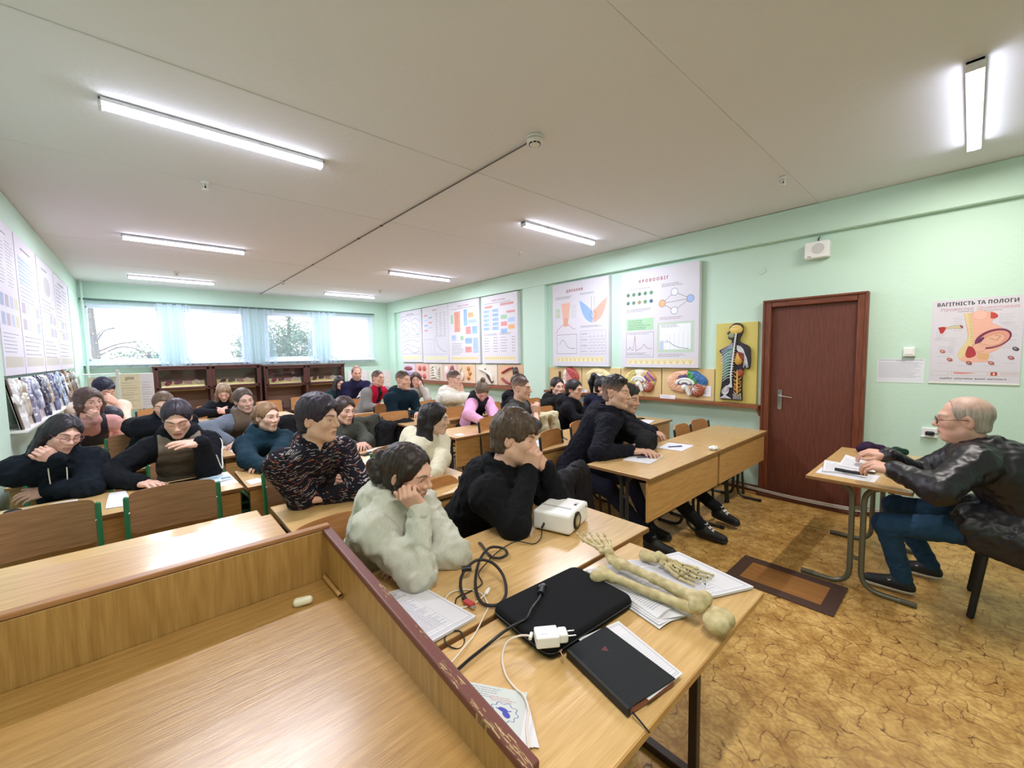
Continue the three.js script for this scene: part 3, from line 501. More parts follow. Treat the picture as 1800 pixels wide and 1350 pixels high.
const chartBlocks = (seed) => (g, w, h) => { bg(g, w, h); title(g, 'ОБМІН РЕЧОВИН', w / 2, h * .085, h * .028, '#a03040', 3); textRows(g, w * .1, h * .11, w * .8, 1, 9); const pal = ['#8fb0dc', '#d99090', '#9cc4a0', '#e0a878', '#a8c0e2']; if (seed) { for (let i = 0; i < 5; i++) for (const x of [.06, .32]) { g.fillStyle = '#9fbbe2'; g.fillRect(w * x, h * (.2 + i * .065), w * .18, h * .05); textRows(g, w * (x + .02), h * (.212 + i * .065), w * .14, 2, 9, 4, '#5b73a0'); } g.fillStyle = '#cf8f8a'; g.fillRect(w * .1, h * .145, w * .22, h * .035); g.fillRect(w * .55, h * .13, w * .36, h * .035); g.fillRect(w * .72, h * .25, w * .22, h * .03); for (let i = 0; i < 5; i++) { g.fillStyle = pal[(i * 2 + 2) % 5]; g.fillRect(w * (.56 + (i % 2) * .2), h * (.3 + i * .05), w * .17, h * .06); } curve(g, [[w * .28, h * .2], [w * .28, h * .5]], '#c07060', 4); textRows(g, w * .07, h * .56, w * .4, 2, 9); textRows(g, w * .53, h * .56, w * .4, 2, 9); for (let i = 0; i < 6; i++) { textRows(g, w * .07, h * (.62 + i * .04), w * .2, 1, 9); textRows(g, w * .34, h * (.62 + i * .04), w * .12, 1, 9, 5, ink, 0); textRows(g, w * .55, h * (.62 + i * .04), w * .2, 1, 9); textRows(g, w * .85, h * (.62 + i * .04), w * .08, 1, 9, 5, ink, 0); } }
  else { g.fillStyle = '#dc9a84'; g.fillRect(w * .2, h * .16, w * .2, h * .33); textRows(g, w * .22, h * .18, w * .16, 12, 13, 6, '#a85a4a'); g.fillStyle = '#9cc4a0'; g.fillRect(w * .08, h * .2, w * .09, h * .15); for (const [x, y, W, H, c] of [[.52, .14, .12, .26, 0], [.66, .2, .17, .08, 3], [.66, .31, .28, .07, 4], [.58, .42, .16, .12, 1], [.78, .42, .16, .12, 0], [.1, .54, .15, .09, 4], [.4, .56, .1, .07, 2], [.55, .6, .22, .09, 0], [.8, .6, .16, .24, 4], [.55, .74, .2, .09, 1]]) { g.fillStyle = pal[c]; g.fillRect(w * x, h * y, w * W, h * H); textRows(g, w * (x + .01), h * (y + .015), w * (W - .03), Math.max(1, Math.floor(H * h / 16)), 12, 4, 'rgba(60,60,90,0.5)'); } textRows(g, w * .1, h * .68, w * .4, 7, 14); }
  fan(g, w * .07, h * .9, w * .86, h * .05, 14); };
const chartLeft = (s) => (g, w, h) => { bg(g, w, h, '#dcd8e6'); textRows(g, w * .25, h * .07, w * .5, 1, 9, 12, '#55506a'); if (s === 1) { g.fillStyle = '#b8c6da'; g.fillRect(w * .08, h * .14, w * .84, h * .2); textRows(g, w * .1, h * .16, w * .8, 11, 15, 6, '#6a7a9a'); } else if (s === 2) { g.fillStyle = '#b9b6bd'; g.beginPath(); g.ellipse(w * .5, h * .22, w * .2, h * .09, 0, 0, 7); g.fill(); textRows(g, w * .1, h * .36, w * .8, 6, 16); } else { textRows(g, w * .08, h * .12, w * .38, 14, 15); textRows(g, w * .54, h * .12, w * .38, 14, 15); } for (let i = 0; i < 8; i++) { g.fillStyle = ['#9aa4c8', '#b0a2b4', '#b9bcd8', '#d0c9a8'][(i + s) % 4]; g.fillRect(w * (.08 + (i % 4) * .22), h * (.48 + Math.floor(i / 4) * .12), w * .17, h * .08); } textRows(g, w * .08, h * .73, w * .84, 6, 16); g.fillStyle = '#c2bdb0'; g.fillRect(w * .06, h * .88, w * .88, h * .07); };
function wallChart(side, z0, z1, y0, y1, draw, label, thick = 0.06, px = 620, gap = 0.012) {
  const w = Math.abs(z1 - z0), h = y1 - y0, t = thing('wall_chart', label, 'wall chart', [side > 0 ? XR - FACE + 0.004 : XL + 0.005, (y0 + y1) / 2, (z0 + z1) / 2], side > 0 ? -PI / 2 : PI / 2, 'wall charts');
  part('board', bx(w, h, thick, 0, 0, -thick / 2, 0.006), std(0xe4e3e8, 0.5), t);
  const g = new THREE.BoxGeometry(w - 0.006, h - 0.006, 0.002).toNonIndexed(); const p = g.attributes.position, uv = g.attributes.uv; for (let i = 0; i < p.count; i++) uv.setXY(i, p.getX(i) / (w - 0.006) + 0.5, p.getY(i) / (h - 0.006) + 0.5);
  part('print', g.translate(0, 0, 0.0012), new THREE.MeshStandardMaterial({ map: canvas(px, Math.round(px * h / w), draw), roughness: 0.5 }), t);
  return t;
}
wallChart(1, -4.305, -3.285, 1.31, 2.54, chartDykhannia, 'white wall chart titled ДИХАННЯ with lung diagrams and a table');
wallChart(1, -3.085, -2.07, 1.307, 2.522, chartKrovoobih, 'white wall chart titled КРОВООБІГ with cell pictures and a heart curve');
wallChart(1, -9.33, -8.29, 1.355, 2.56, chartGraphs, 'wall chart with violet line graphs, farthest of the row of four', 0.06, 420);
wallChart(1, -8.25, -7.21, 1.342, 2.56, chartTable, 'wall chart with a table of figures, second from the back of the row of four', 0.06, 420);
wallChart(1, -7.19, -6.15, 1.342, 2.56, chartBlocks(0), 'wall chart with an orange block column, second from the front of the row of four', 0.06, 420);
wallChart(1, -6.085, -5.1, 1.342, 2.556, chartBlocks(1), 'wall chart with two columns of blue boxes, nearest of the row of four', 0.08, 420);
wallChart(-1, -4.63, -5.33, 1.4, 2.585, chartLeft(0), 'lilac grey chart on the left wall, nearest the camera, cut by the frame', 0.05, 400);
wallChart(-1, -5.345, -6.29, 1.4, 2.585, chartLeft(1), 'lilac grey chart with a blue text block on the left wall', 0.05, 400);
wallChart(-1, -6.31, -7.35, 1.4, 2.58, chartLeft(2), 'lilac grey chart with a grey oval picture on the left wall', 0.05, 400);
wallChart(-1, -7.37, -8.6, 1.4, 2.575, chartLeft(3), 'lilac grey chart on the left wall closest to the windows', 0.05, 400);
const placed = (o, side, y, z, off = 0) => { o.position.set(side > 0 ? XR - off : XL - FACE + off, y, z); o.rotation.y = side > 0 ? -PI / 2 : PI / 2; return o; };
function flat(w, h, d, map, r = 0.001) { const g = new THREE.BoxGeometry(w, h, d); return [g.translate(0, 0, d / 2), new THREE.MeshStandardMaterial({ map, roughness: 0.6 })]; }
// pregnancy poster
{
  const w = 0.47, h = 0.655;
  const map = canvas(860, 1200, (g, W, H) => {
    bg(g, W, H, '#d9d5df'); g.font = 'bold 74px sans-serif'; g.fillStyle = '#2c2c34'; g.textAlign = 'center'; g.save(); g.translate(W / 2, 90); g.scale(Math.min(1.12, 770 / g.measureText('ВАГІТНІСТЬ ТА ПОЛОГИ').width), 1); g.fillText('ВАГІТНІСТЬ ТА ПОЛОГИ', 0, 0); g.restore();
    g.font = 'italic 56px serif'; g.strokeStyle = '#a04a66'; g.lineWidth = 1.6; g.strokeText('Утрожестан', W * .28, 160, 330); g.strokeStyle = '#c05a6a'; g.strokeText('Прожестожель', W * .73, 160, 390); textRows(g, W * .3, 176, W * .18, 1, 9, 12, '#555', 0); textRows(g, W * .53, 176, W * .25, 1, 9, 12, '#777', 0);
    for (const [x, y, n, l] of [[.26, .22, 8, .12], [.06, .36, 6, .12], [.04, .46, 2, .28], [.1, .56, 4, .22], [.22, .5, 8, .1], [.75, .2, 6, .18], [.78, .3, 10, .18], [.8, .5, 5, .16], [.62, .66, 3, .14], [.08, .68, 1, .18], [.1, .76, 1, .2], [.34, .79, 1, .22], [.62, .79, 1, .2], [.82, .76, 1, .16]]) textRows(g, W * x, H * y, W * l, n, 26, 5, '#8a8aa0');
    const P = (pts, c, s) => { g.fillStyle = c; g.beginPath(); pts.forEach(([x, y, a, b], i) => !i ? g.moveTo(W * x, H * y) : a === undefined ? g.lineTo(W * x, H * y) : g.quadraticCurveTo(W * x, H * y, W * a, H * b)); g.fill(); if (s) { g.strokeStyle = s; g.lineWidth = 3; g.stroke(); } };
    P([[.37, .17], [.68, .165], [.76, .22, .72, .24], [.66, .28, .68, .3], [.9, .4, .86, .48], [.8, .6, .68, .64], [.62, .71, .68, .745], [.44, .75], [.3, .73, .34, .62], [.46, .48, .42, .38], [.4, .28, .37, .17]], '#eeb6a4', '#c88a7c');
    P([[.37, .17], [.44, .165], [.5, .42, .5, .52], [.44, .62, .36, .72], [.3, .68, .36, .58], [.46, .46, .43, .36], [.4, .27, .37, .17]], '#e3cf9c'); for (let i = 0; i < 17; i++) { g.fillStyle = '#b79a66'; g.fillRect(W * (.415 + .004 * i), H * (.18 + .024 * i), 30, 6); }
    P([[.66, .17], [.76, .2, .735, .235], [.7, .26, .66, .24]], '#c4463f'); g.fillStyle = '#f0bfb0'; g.beginPath(); g.ellipse(W * .55, H * .2, 70, 66, 0.2, 0, 7); g.fill(); g.strokeStyle = '#cf8f80'; g.stroke();
    g.save(); g.translate(W * .7, H * .48); g.rotate(-0.55); g.fillStyle = '#7d3350'; g.beginPath(); g.ellipse(0, 0, 178, 122, 0, 0, 7); g.fill(); g.fillStyle = '#e2a08c'; g.beginPath(); g.ellipse(6, 6, 150, 98, 0, 0, 7); g.fill(); g.restore();
    g.fillStyle = '#eab79e'; g.strokeStyle = '#a8604e'; g.beginPath(); g.arc(W * .56, H * .58, 62, 0, 7); g.fill(); g.stroke(); g.beginPath(); g.ellipse(W * .7, H * .5, 120, 74, -0.6, 0, 7); g.fill(); g.stroke(); curve(g, [[W * .66, H * .47], [W * .74, H * .5], [W * .78, H * .45], [W * .72, H * .44]], '#a8604e', 5); curve(g, [[W * .6, H * .54], [W * .68, H * .56], [W * .76, H * .55]], '#a8604e', 4);
    P([[.44, .56], [.5, .56, .52, .62], [.56, .68, .46, .7], [.38, .7, .44, .56]], '#b23a40'); P([[.56, .64], [.72, .64, .66, .72], [.5, .73, .56, .64]], '#e0b080'); g.fillStyle = '#5a2a6a'; g.beginPath(); g.ellipse(W * .575, H * .49, 16, 46, .6, 0, 7); g.fill();
    P([[.08, .33], [.14, .31, .18, .33], [.17, .36, .14, .4], [.11, .4], [.1, .36, .08, .33]], '#b8302e'); P([[.18, .33], [.28, .3, .36, .31], [.38, .33, .35, .35], [.28, .34, .18, .35]], '#cfc2a0', '#7c6c58'); P([[.33, .31], [.37, .31, .37, .35], [.34, .34, .33, .31]], '#8e3a52');
    for (const [x, y, c] of [[.15, .62, '#b87068'], [.24, .72, '#a85c5c'], [.46, .76, '#8f5058'], [.7, .76, '#a86c5c'], [.9, .7, '#9c6070'], [.94, .6, '#44404a']]) { g.fillStyle = c; g.beginPath(); g.ellipse(W * x, H * y, 34, 24, .7, 0, 7); g.fill(); g.fillStyle = 'rgba(240,200,180,.6)'; g.beginPath(); g.ellipse(W * x - 5, H * y - 6, 16, 10, .7, 0, 7); g.fill(); }
    g.strokeStyle = '#b9a98a'; for (const [x, l] of [[.03, .2], [.26, .4], [.68, .3]]) g.strokeRect(W * x, H * .86, W * l, 60); P([[.29, .87], [.4, .87, .55, .875], [.4, .9, .29, .885]], '#d88a86'); g.fillStyle = '#b5453a'; g.fillRect(W * .7, H * .865, 60, 48); g.fillStyle = '#f0e8e8'; g.fillRect(W * .725, H * .875, 16, 26); textRows(g, W * .8, H * .875, W * .17, 2, 18, 10, '#c58a86', 0);
    g.font = 'bold 34px sans-serif'; g.fillStyle = '#4a4a44'; g.textAlign = 'center'; g.fillText('надійні  супутники  вашої  вагітності', W / 2, H * .955, W * .92);
  });
  const t = thing('poster', 'medical poster titled ВАГІТНІСТЬ ТА ПОЛОГИ on the mint wall above the older man', 'poster'); placed(t, 1, 1.545, 0.012, 0.001);
  const [g, m] = flat(w, h, 0.003, map); part('sheet', g, m, t); part('lower_batten', bx(w + 0.004, 0.012, 0.008, 0, -h / 2 - 0.002, 0.004, 0.002), std(0xdfe4d8, 0.5), t);
  const n = thing('notice', 'white typed notice taped to the mint wall under the thermostat', 'notice'); placed(n, 1, 1.313, -0.396, 0.001);
  const [g2, m2] = flat(0.295, 0.19, 0.0015, canvas(600, 390, (q, W, H) => { bg(q, W, H, '#e4e6f0'); textRows(q, 20, 18, W - 40, 1, 9, 12, '#555566', 0); textRows(q, W * .4, 34, W * .2, 1, 9, 10, '#667', 0); textRows(q, 22, 62, W - 50, 15, 18, 8, '#8a8aa2', .25); })); part('sheet', g2, m2, n); part('tape', bx(0.31, 0.012, 0.001, 0, -0.1, 0.0012, 0), std(0xe8eef0, 0.3), n);
  const th = thing('thermostat', 'small white wall box above the typed notice', 'thermostat'); placed(th, 1, 1.468, -0.345, 0.002);
  part('case', bx(0.072, 0.075, 0.028, 0, 0, 0.014, 0.008), M.whitePlastic, th); part('cover', bx(0.05, 0.05, 0.006, 0, 0.003, 0.03, 0.004), M.whitePlastic, th); part('base_plate', bx(0.078, 0.01, 0.03, 0, -0.036, 0.015, 0.003), std(0xb9b9b2, 0.5), th);
  const so = thing('wall_socket', 'double wall socket with a black plug behind the older man', 'socket'); placed(so, 1, 0.806, -0.2, 0.001);
  part('plate', bx(0.09, 0.075, 0.02, 0, 0, 0.01, 0.006), M.whitePlastic, so); part('shelf_lip', bx(0.095, 0.008, 0.03, 0, -0.036, 0.015, 0.002), M.whitePlastic, so);
  const pl = thing('plug', 'black charger plug in the wall socket with a thin cable', 'plug'); placed(pl, 1, 0.802, -0.2, 0.022);
  part('body', bx(0.055, 0.032, 0.035, 0.004, 0, 0.02, 0.01), M.black, pl); part('cable', tube([[0.03, 0, 0.03], [0.075, 0.0, 0.03], [0.1, -0.05, 0.02], [0.12, -0.25, 0.02], [0.14, -0.6, 0.015], [0.16, -0.79, 0.03]], 0.0028, 40, 6), M.black, pl);
  const sp = thing('wall_speaker', 'white loudspeaker box hung under the beam above the door side', 'loudspeaker'); placed(sp, 1, 2.42, -0.992, 0.005);
  part('cabinet', bx(0.185, 0.15, 0.09, 0, 0, 0.045, 0.008), M.whitePlastic, sp); part('grille', new THREE.CylinderGeometry(0.046, 0.046, 0.006, 36).rotateX(PI / 2).translate(0.012, 0.008, 0.091), std(0xcfcfcf, 0.7), sp);
  part('nameplate', bx(0.03, 0.006, 0.002, -0.055, -0.06, 0.0905, 0), std(0x777777, 0.5), sp); part('hook', bentTube([[0, 0.075, 0.03], [0, 0.11, 0.03], [0.002, 0.125, 0.0]], 0.006, 0.01), std(0x4a3a2a, 0.6), sp);
  const cv = thing('junction_cover', 'round painted cover plate on the wall left of the loudspeaker', 'cover plate'); placed(cv, 1, 2.314, -1.469, 0.0);
  part('disc', new THREE.CylinderGeometry(0.036, 0.038, 0.008, 32).rotateX(PI / 2).translate(0, 0, 0.004), M.mint, cv); part('screw', new THREE.CylinderGeometry(0.005, 0.005, 0.003, 10).rotateX(PI / 2).translate(0, 0, 0.009), M.mint, cv);
}
// ---------- relief models ----------
const vc = new THREE.MeshStandardMaterial({ vertexColors: true, roughness: 0.42 });
function relief(R, depth, hgt, col, nr = 18, ns = 72) {        // dome over a polar outline R(a)
  const pos = [], color = [], idx = [], c = new THREE.Color();
  for (let i = 0; i <= nr; i++) for (let j = 0; j < ns; j++) {
    const a = j / ns * TAU, t = i / nr, r = R(a) * t, x = Math.cos(a) * r, y = Math.sin(a) * r, e = Math.sqrt(Math.max(0, 1 - t ** 4));
    pos.push(x, y, 0.001 + depth * e * (1 + hgt(x, y, t))); c.set(col(x, y, t, a)); color.push(c.r, c.g, c.b);
    if (i) { const A = (i - 1) * ns + j, B = (i - 1) * ns + (j + 1) % ns, C = i * ns + j, D = i * ns + (j + 1) % ns; idx.push(A, C, D, A, D, B); }
  }
  const g = new THREE.BufferGeometry(); g.setAttribute('position', new THREE.Float32BufferAttribute(pos, 3)); g.setAttribute('color', new THREE.Float32BufferAttribute(color, 3)); g.setIndex(idx); g.computeVertexNormals(); return g;
}
const gyri = (s, f = 28) => (x, y, t) => { const w = noise3(x * 9, y * 9, s) * 0.05, q = Math.abs(noise3((x + w) * f, (y + w) * f, s)); return -0.34 * (1 - sstep(0, 0.2, q)) * sstep(0.2, 0.45, t); };
const brainR = (w, h) => (a) => { const c = Math.cos(a), s = Math.sin(a); let r = 1 / Math.sqrt((c / w) ** 2 + (s / h) ** 2); if (s < 0) r *= 1 - 0.22 * s * s * (1 + 0.5 * c); return r * (1 + 0.02 * Math.sin(a * 9)); };
M.cream = std(0xe9dcae, 0.45); M.pearl = std(0xdfe3df, 0.4); M.redClay = std(0xa8443a, 0.45);
function brain(name, label, y, z, w, h, col, seed, opts = {}) {
  const t = thing(name, label, 'anatomical model'); placed(t, 1, y, z, 0.022);
  part('cortex', relief(brainR(w, h), 0.036, gyri(seed, 20), col, 44, 150), vc, t);
  if (!opts.plain) {
    const arc = (r0, r1, a0, a1, rad, m, n, dz = 0.036) => part(n, tube([...Array(12)].map((_, i) => { const a = lerp(a0, a1, i / 11); return [Math.cos(a) * r0 - 0.02 * w, Math.sin(a) * r1 - h * 0.15, dz]; }), rad, 30, 8).scale(1, 1, 0.7).translate(0, 0, 0.3 * dz), m, t);
    arc(w * .42, h * .42, 0.1, PI * 0.98, w * .07, M.pearl, 'corpus_callosum'); arc(w * .24, h * .25, 0.2, PI * 0.9, w * .07, M.pearl, 'thalamus');
    part('brainstem', join(new THREE.CylinderGeometry(w * .13, w * .09, h * .75, 14).rotateZ(0.42).translate(w * .12, -h * .62, 0.03), new THREE.SphereGeometry(w * .15, 14, 10).translate(-w * .04, -h * .38, 0.032)), M.pearl, t);
    const cb = relief((a) => w * .36 * (1 + 0.05 * Math.sin(a * 11)), 0.03, gyri(seed + 5, 60), () => '#a85a44', 10, 40); cb.translate(w * .52, -h * .5, 0.008); const cbm = part('cerebellum', cb, vc, t);
    part('white_tree', join(...[...Array(7)].map((_, i) => { const a = lerp(-1.9, 1.6, i / 6); return tube([[w * .36, -h * .46, 0.04], [w * (.36 + .16 * Math.cos(a)), h * (-.46 + .2 * Math.sin(a)), 0.041], [w * (.4 + .24 * Math.cos(a)), h * (-.48 + .34 * Math.sin(a)), 0.036]], 0.0035, 8, 5); })), M.white, cbm);
  }
  return t;
}
const boardOf = (label, z0, z1, y0, y1, color) => { const t = thing('model_board', label, 'board', [0, 0, 0], 0, 'yellow boards under the charts'); placed(t, 1, (y0 + y1) / 2, (z0 + z1) / 2, 0); part('panel', bx(z1 - z0 - 0.004, y1 - y0, 0.02, 0, 0, 0.01, 0.003), std(color, 0.55), t); return t; };
boardOf('tan board behind the red and white head section model', -4.44, -3.79, 0.935, 1.287, 0xd8bd86); boardOf('tan board behind the cream brain model', -3.78, -3.13, 0.935, 1.29, 0xdcc28c);
boardOf('tan board behind the brain cut into coloured slices', -3.12, -2.545, 0.935, 1.293, 0xd9be88); boardOf('tan board behind the brain with green and blue lobes', -2.535, -1.91, 0.935, 1.298, 0xdcc28a);
boardOf('tall yellow board behind the nervous system torso', -1.9, -1.48, 0.935, 1.8, 0xd3c56a);
{
  const s = thing('wall_shelf', 'brown wall shelf under the brain models, ending at the door', 'shelf'); const wd = woodMat([150, 92, 58], [108, 62, 36], 0.4);
  part('shelf_board', bx(0.12, 0.022, 3.02, XR - 0.06, 0.922, -2.945, 0.004, 2), wd, s); part('front_lip', bx(0.012, 0.035, 3.02, XR - 0.122, 0.92, -2.945, 0.003, 2), wd, s);
  const tri = new THREE.Shape(); tri.moveTo(0, 0); tri.lineTo(-0.11, 0); tri.lineTo(0, -0.1); tri.lineTo(0, 0); for (const z of [-1.46, -2.9, -4.3]) part('bracket', slab(tri, 0.025, 0.002).translate(XR, 0.91, z), wd, s);
}
brain('brain_model', 'brain wall model with green and blue back lobes, nearest the torso board', 1.135, -2.225, 0.245, 0.15, (x, y, t) => (x > 0.02 && y > -0.02) ? (x + y * 0.6 > 0.14 ? '#3a6fa8' : '#4a9a52') : (y > -0.03 && x > -0.09 && t < 0.62 ? '#6e5a84' : '#e7b795'), 3);
brain('brain_model', 'brain wall model cut into loose coloured slices, second from the torso board', 1.145, -2.835, 0.225, 0.145, (x, y) => { const a = Math.atan2(y + 0.05, x); return a > 0.95 && a < 1.2 ? '#d9be88' : a > 2.25 && a < 2.45 ? '#d9be88' : a > 2.45 ? '#d9cf7a' : a > 1.9 ? '#c9c06c' : a > 1.2 ? '#e6e2cf' : a > 0.2 ? ((Math.floor((x + y) * 26) & 1) ? '#7a5a96' : '#c98a52') : a > -0.5 ? '#ddd08e' : '#a85a44'; }, 7);
brain('brain_model', 'plain cream brain wall model partly hidden by the ponytailed head', 1.16, -3.49, 0.21, 0.135, (x, y, t) => t < 0.4 ? '#cdb8d0' : '#ead9a4', 11, {});
{
  const t = thing('head_section_model', 'red and white head section wall model, leftmost on the tan boards', 'anatomical model'); placed(t, 1, 1.13, -3.99, 0.022);
  part('cortex', relief((a) => 0.15 * (1 + 0.12 * Math.sin(a) + 0.05 * Math.cos(3 * a)), 0.04, gyri(21, 20), (x, y) => x + y > 0.05 ? '#b04a44' : x > -0.06 ? '#d88a80' : '#e6e0da', 36, 120), vc, t);
  part('face_section', relief((a) => 0.085 * (1 + 0.1 * Math.cos(2 * a)), 0.03, () => 0, (x, y) => y > 0 ? '#e8e2dc' : '#c06a5e', 8, 40).translate(-0.09, -0.09, 0.004), vc, t); part('windpipe', bx(0.035, 0.1, 0.02, -0.21, 0.05, 0.012, 0.006), std(0x5a3430, 0.5), t);
}
const cardT = canvas(128, 64, (g, w, h) => { bg(g, w, h, '#efeef2'); textRows(g, 8, 14, w - 16, 3, 14, 7, '#88889a'); });
const card = (label, w, h, y, z, off) => { const t = thing('label_card', label, 'card', [0, 0, 0], 0, 'white cards by the models'); placed(t, 1, y, z, off); const g = new THREE.BoxGeometry(w, h, 0.002); part('sheet', g.translate(0, 0, 0.001), new THREE.MeshStandardMaterial({ map: cardT, roughness: 0.7 }), t); };
card('white card below the brain with green and blue lobes', 0.19, 0.045, 0.96, -2.42, 0.1); card('white card below the sliced brain model', 0.16, 0.045, 0.96, -3.06, 0.1); card('white card below the plain cream brain', 0.19, 0.045, 0.96, -3.72, 0.1); card('upright white card left of the torso board', 0.085, 0.12, 1.045, -1.985, 0.022);
// nervous-system torso
{
  const t = thing('torso_model', 'black torso wall model with white nerves, yellow brain and red organs', 'anatomical model'); placed(t, 1, 1.345, -1.69, 0.022);
  const s = new THREE.Shape(); const O = [[-.15, -.375], [-.14, -.27], [-.125, -.12], [-.125, .08], [-.148, .13], [-.155, .165], [-.05, .225], [-.04, .27], [-.07, .285], [-.075, .33], [-.088, .345], [-.062, .37], [-.055, .415], [0, .45], [.06, .43], [.075, .37], [.06, .32], [.045, .285], [.05, .245], [.13, .2], [.15, .13], [.145, -.03], [.085, -.04], [.075, -.2], [.08, -.375]];
  s.moveTo(...O[0]); s.splineThru(O.slice(1).map((p) => new THREE.Vector2(...p))); s.lineTo(...O[0]); part('body_plate', slab(s, 0.03, 0.005), std(0x29242e, 0.4), t);
  part('brain', relief(brainR(0.066, 0.056), 0.022, gyri(31, 60), () => '#e3c56c', 10, 40).translate(0.008, 0.375, 0.028), vc, t); part('jaw', relief(() => 0.036, 0.012, () => 0, () => '#8f9a78', 6, 24).scale(1, 0.8, 1).translate(-0.035, 0.318, 0.029), vc, t);
  part('spine', join(tube([[0.015, 0.34, 0.045], [0.0, 0.22, 0.048], [-0.015, 0.05, 0.05], [-0.03, -0.12, 0.048], [-0.02, -0.24, 0.044]], 0.008, 30, 8), ...[...Array(22)].map((_, i) => { const k = i / 21; return new THREE.SphereGeometry(0.0105, 8, 6).scale(1, 0.5, 1).translate(lerp(0.013, -0.026, k), lerp(0.33, -0.23, k), 0.05); })), M.pearl, t);
  for (let i = 0; i < 11; i++) { const y = 0.16 - i * 0.028; part('rib', tube([[-0.012 - i * .0015, y + .02, .04], [-0.06, y + .012, .036], [-0.115, y - .03, .03]], 0.0085, 10, 6), std(0x5f9a8c, 0.45), t); }
  part('heart', relief((a) => 0.048 * (1 + 0.25 * Math.sin(a)), 0.028, () => 0, () => '#8a3a2c', 8, 30).translate(0.045, 0.06, 0.028), vc, t); part('stomach', relief((a) => 0.04 * (1 + 0.3 * Math.cos(a + .6)), 0.024, () => 0, () => '#9a4a34', 8, 30).translate(0.045, -0.08, 0.028), vc, t);
  part('intestine', join(...[...Array(4)].map((_, i) => tube([...Array(7)].map((_, j) => [0.0 + 0.012 * j, -0.17 - i * 0.03 + 0.008 * Math.sin(j * 2 + i), 0.04]), 0.008, 18, 6))), std(0xa0683c, 0.45), t);
  const nv = (pts, m) => part('nerve', tube(pts, 0.0035, 14, 5), m, t), yel = std(0xe2b65a, 0.4), wht = std(0xd9dce2, 0.4);
  for (let i = 0; i < 9; i++) nv([[0.02, 0.21 - i * .005, .036], [0.065, 0.19 - i * .01, .037], [0.095 + .006 * (i % 4), 0.12 - .012 * i, .034], [0.09 + 0.014 * (i % 4), -0.025 + .02 * (i % 3), .033]], wht);
  for (let i = 0; i < 10; i++) nv([[-0.025, -0.17 - .008 * i, .04], [-0.05 - .004 * i, -0.23, .038], [-0.06 - .007 * ((i * 7) % 10), -0.3, .035], [-0.145 + .013 * ((i * 7) % 10), -0.365, .033]], wht);
  for (let i = 0; i < 6; i++) nv([[-0.01 + .014 * i, -0.31 + .014 * (i % 2), .035], [0.0 + .014 * i, -0.34, .035], [-0.005 + .015 * i, -0.366, .033]], wht);
  for (let i = 0; i < 10; i++) nv([[-0.02, 0.24 - .01 * i, .036], [-0.07, 0.2 - .014 * i, .036], [-0.142 + .004 * (i % 3), 0.16 - .016 * i, .034]], i % 2 ? wht : std(0x8f86b8, 0.45));
  for (let i = 0; i < 10; i++) { const y = 0.13 - i * 0.03; nv([[-0.02, y + .012, .046], [-0.07, y, .042], [-0.118, y - .035, .034]], wht); }
  part('lung', relief((a) => 0.058 * (1 + 0.3 * Math.abs(Math.sin(a))), 0.02, () => 0, () => '#74301f', 8, 30).translate(0.04, 0.075, 0.027), vc, t);
  for (let i = 0; i < 11; i++) { const a = -2.9 + i * 0.27; nv([[0.035, 0.13, .058], [0.04 + .018 * Math.cos(a), 0.085 + .022 * Math.sin(a), .06], [0.042 + .04 * Math.cos(a), 0.06 + .055 * Math.sin(a), .048]], yel); }
  for (let i = 0; i < 12; i++) { const y = -0.07 - 0.022 * i, q = i % 2 ? 1 : -1; nv([[0.036, -0.05, .056], [0.036 + .006 * q, y, .052], [0.036 + q * .02, y - .012, .05], [0.036 + q * .036, y + .008, .042]], yel); }
}
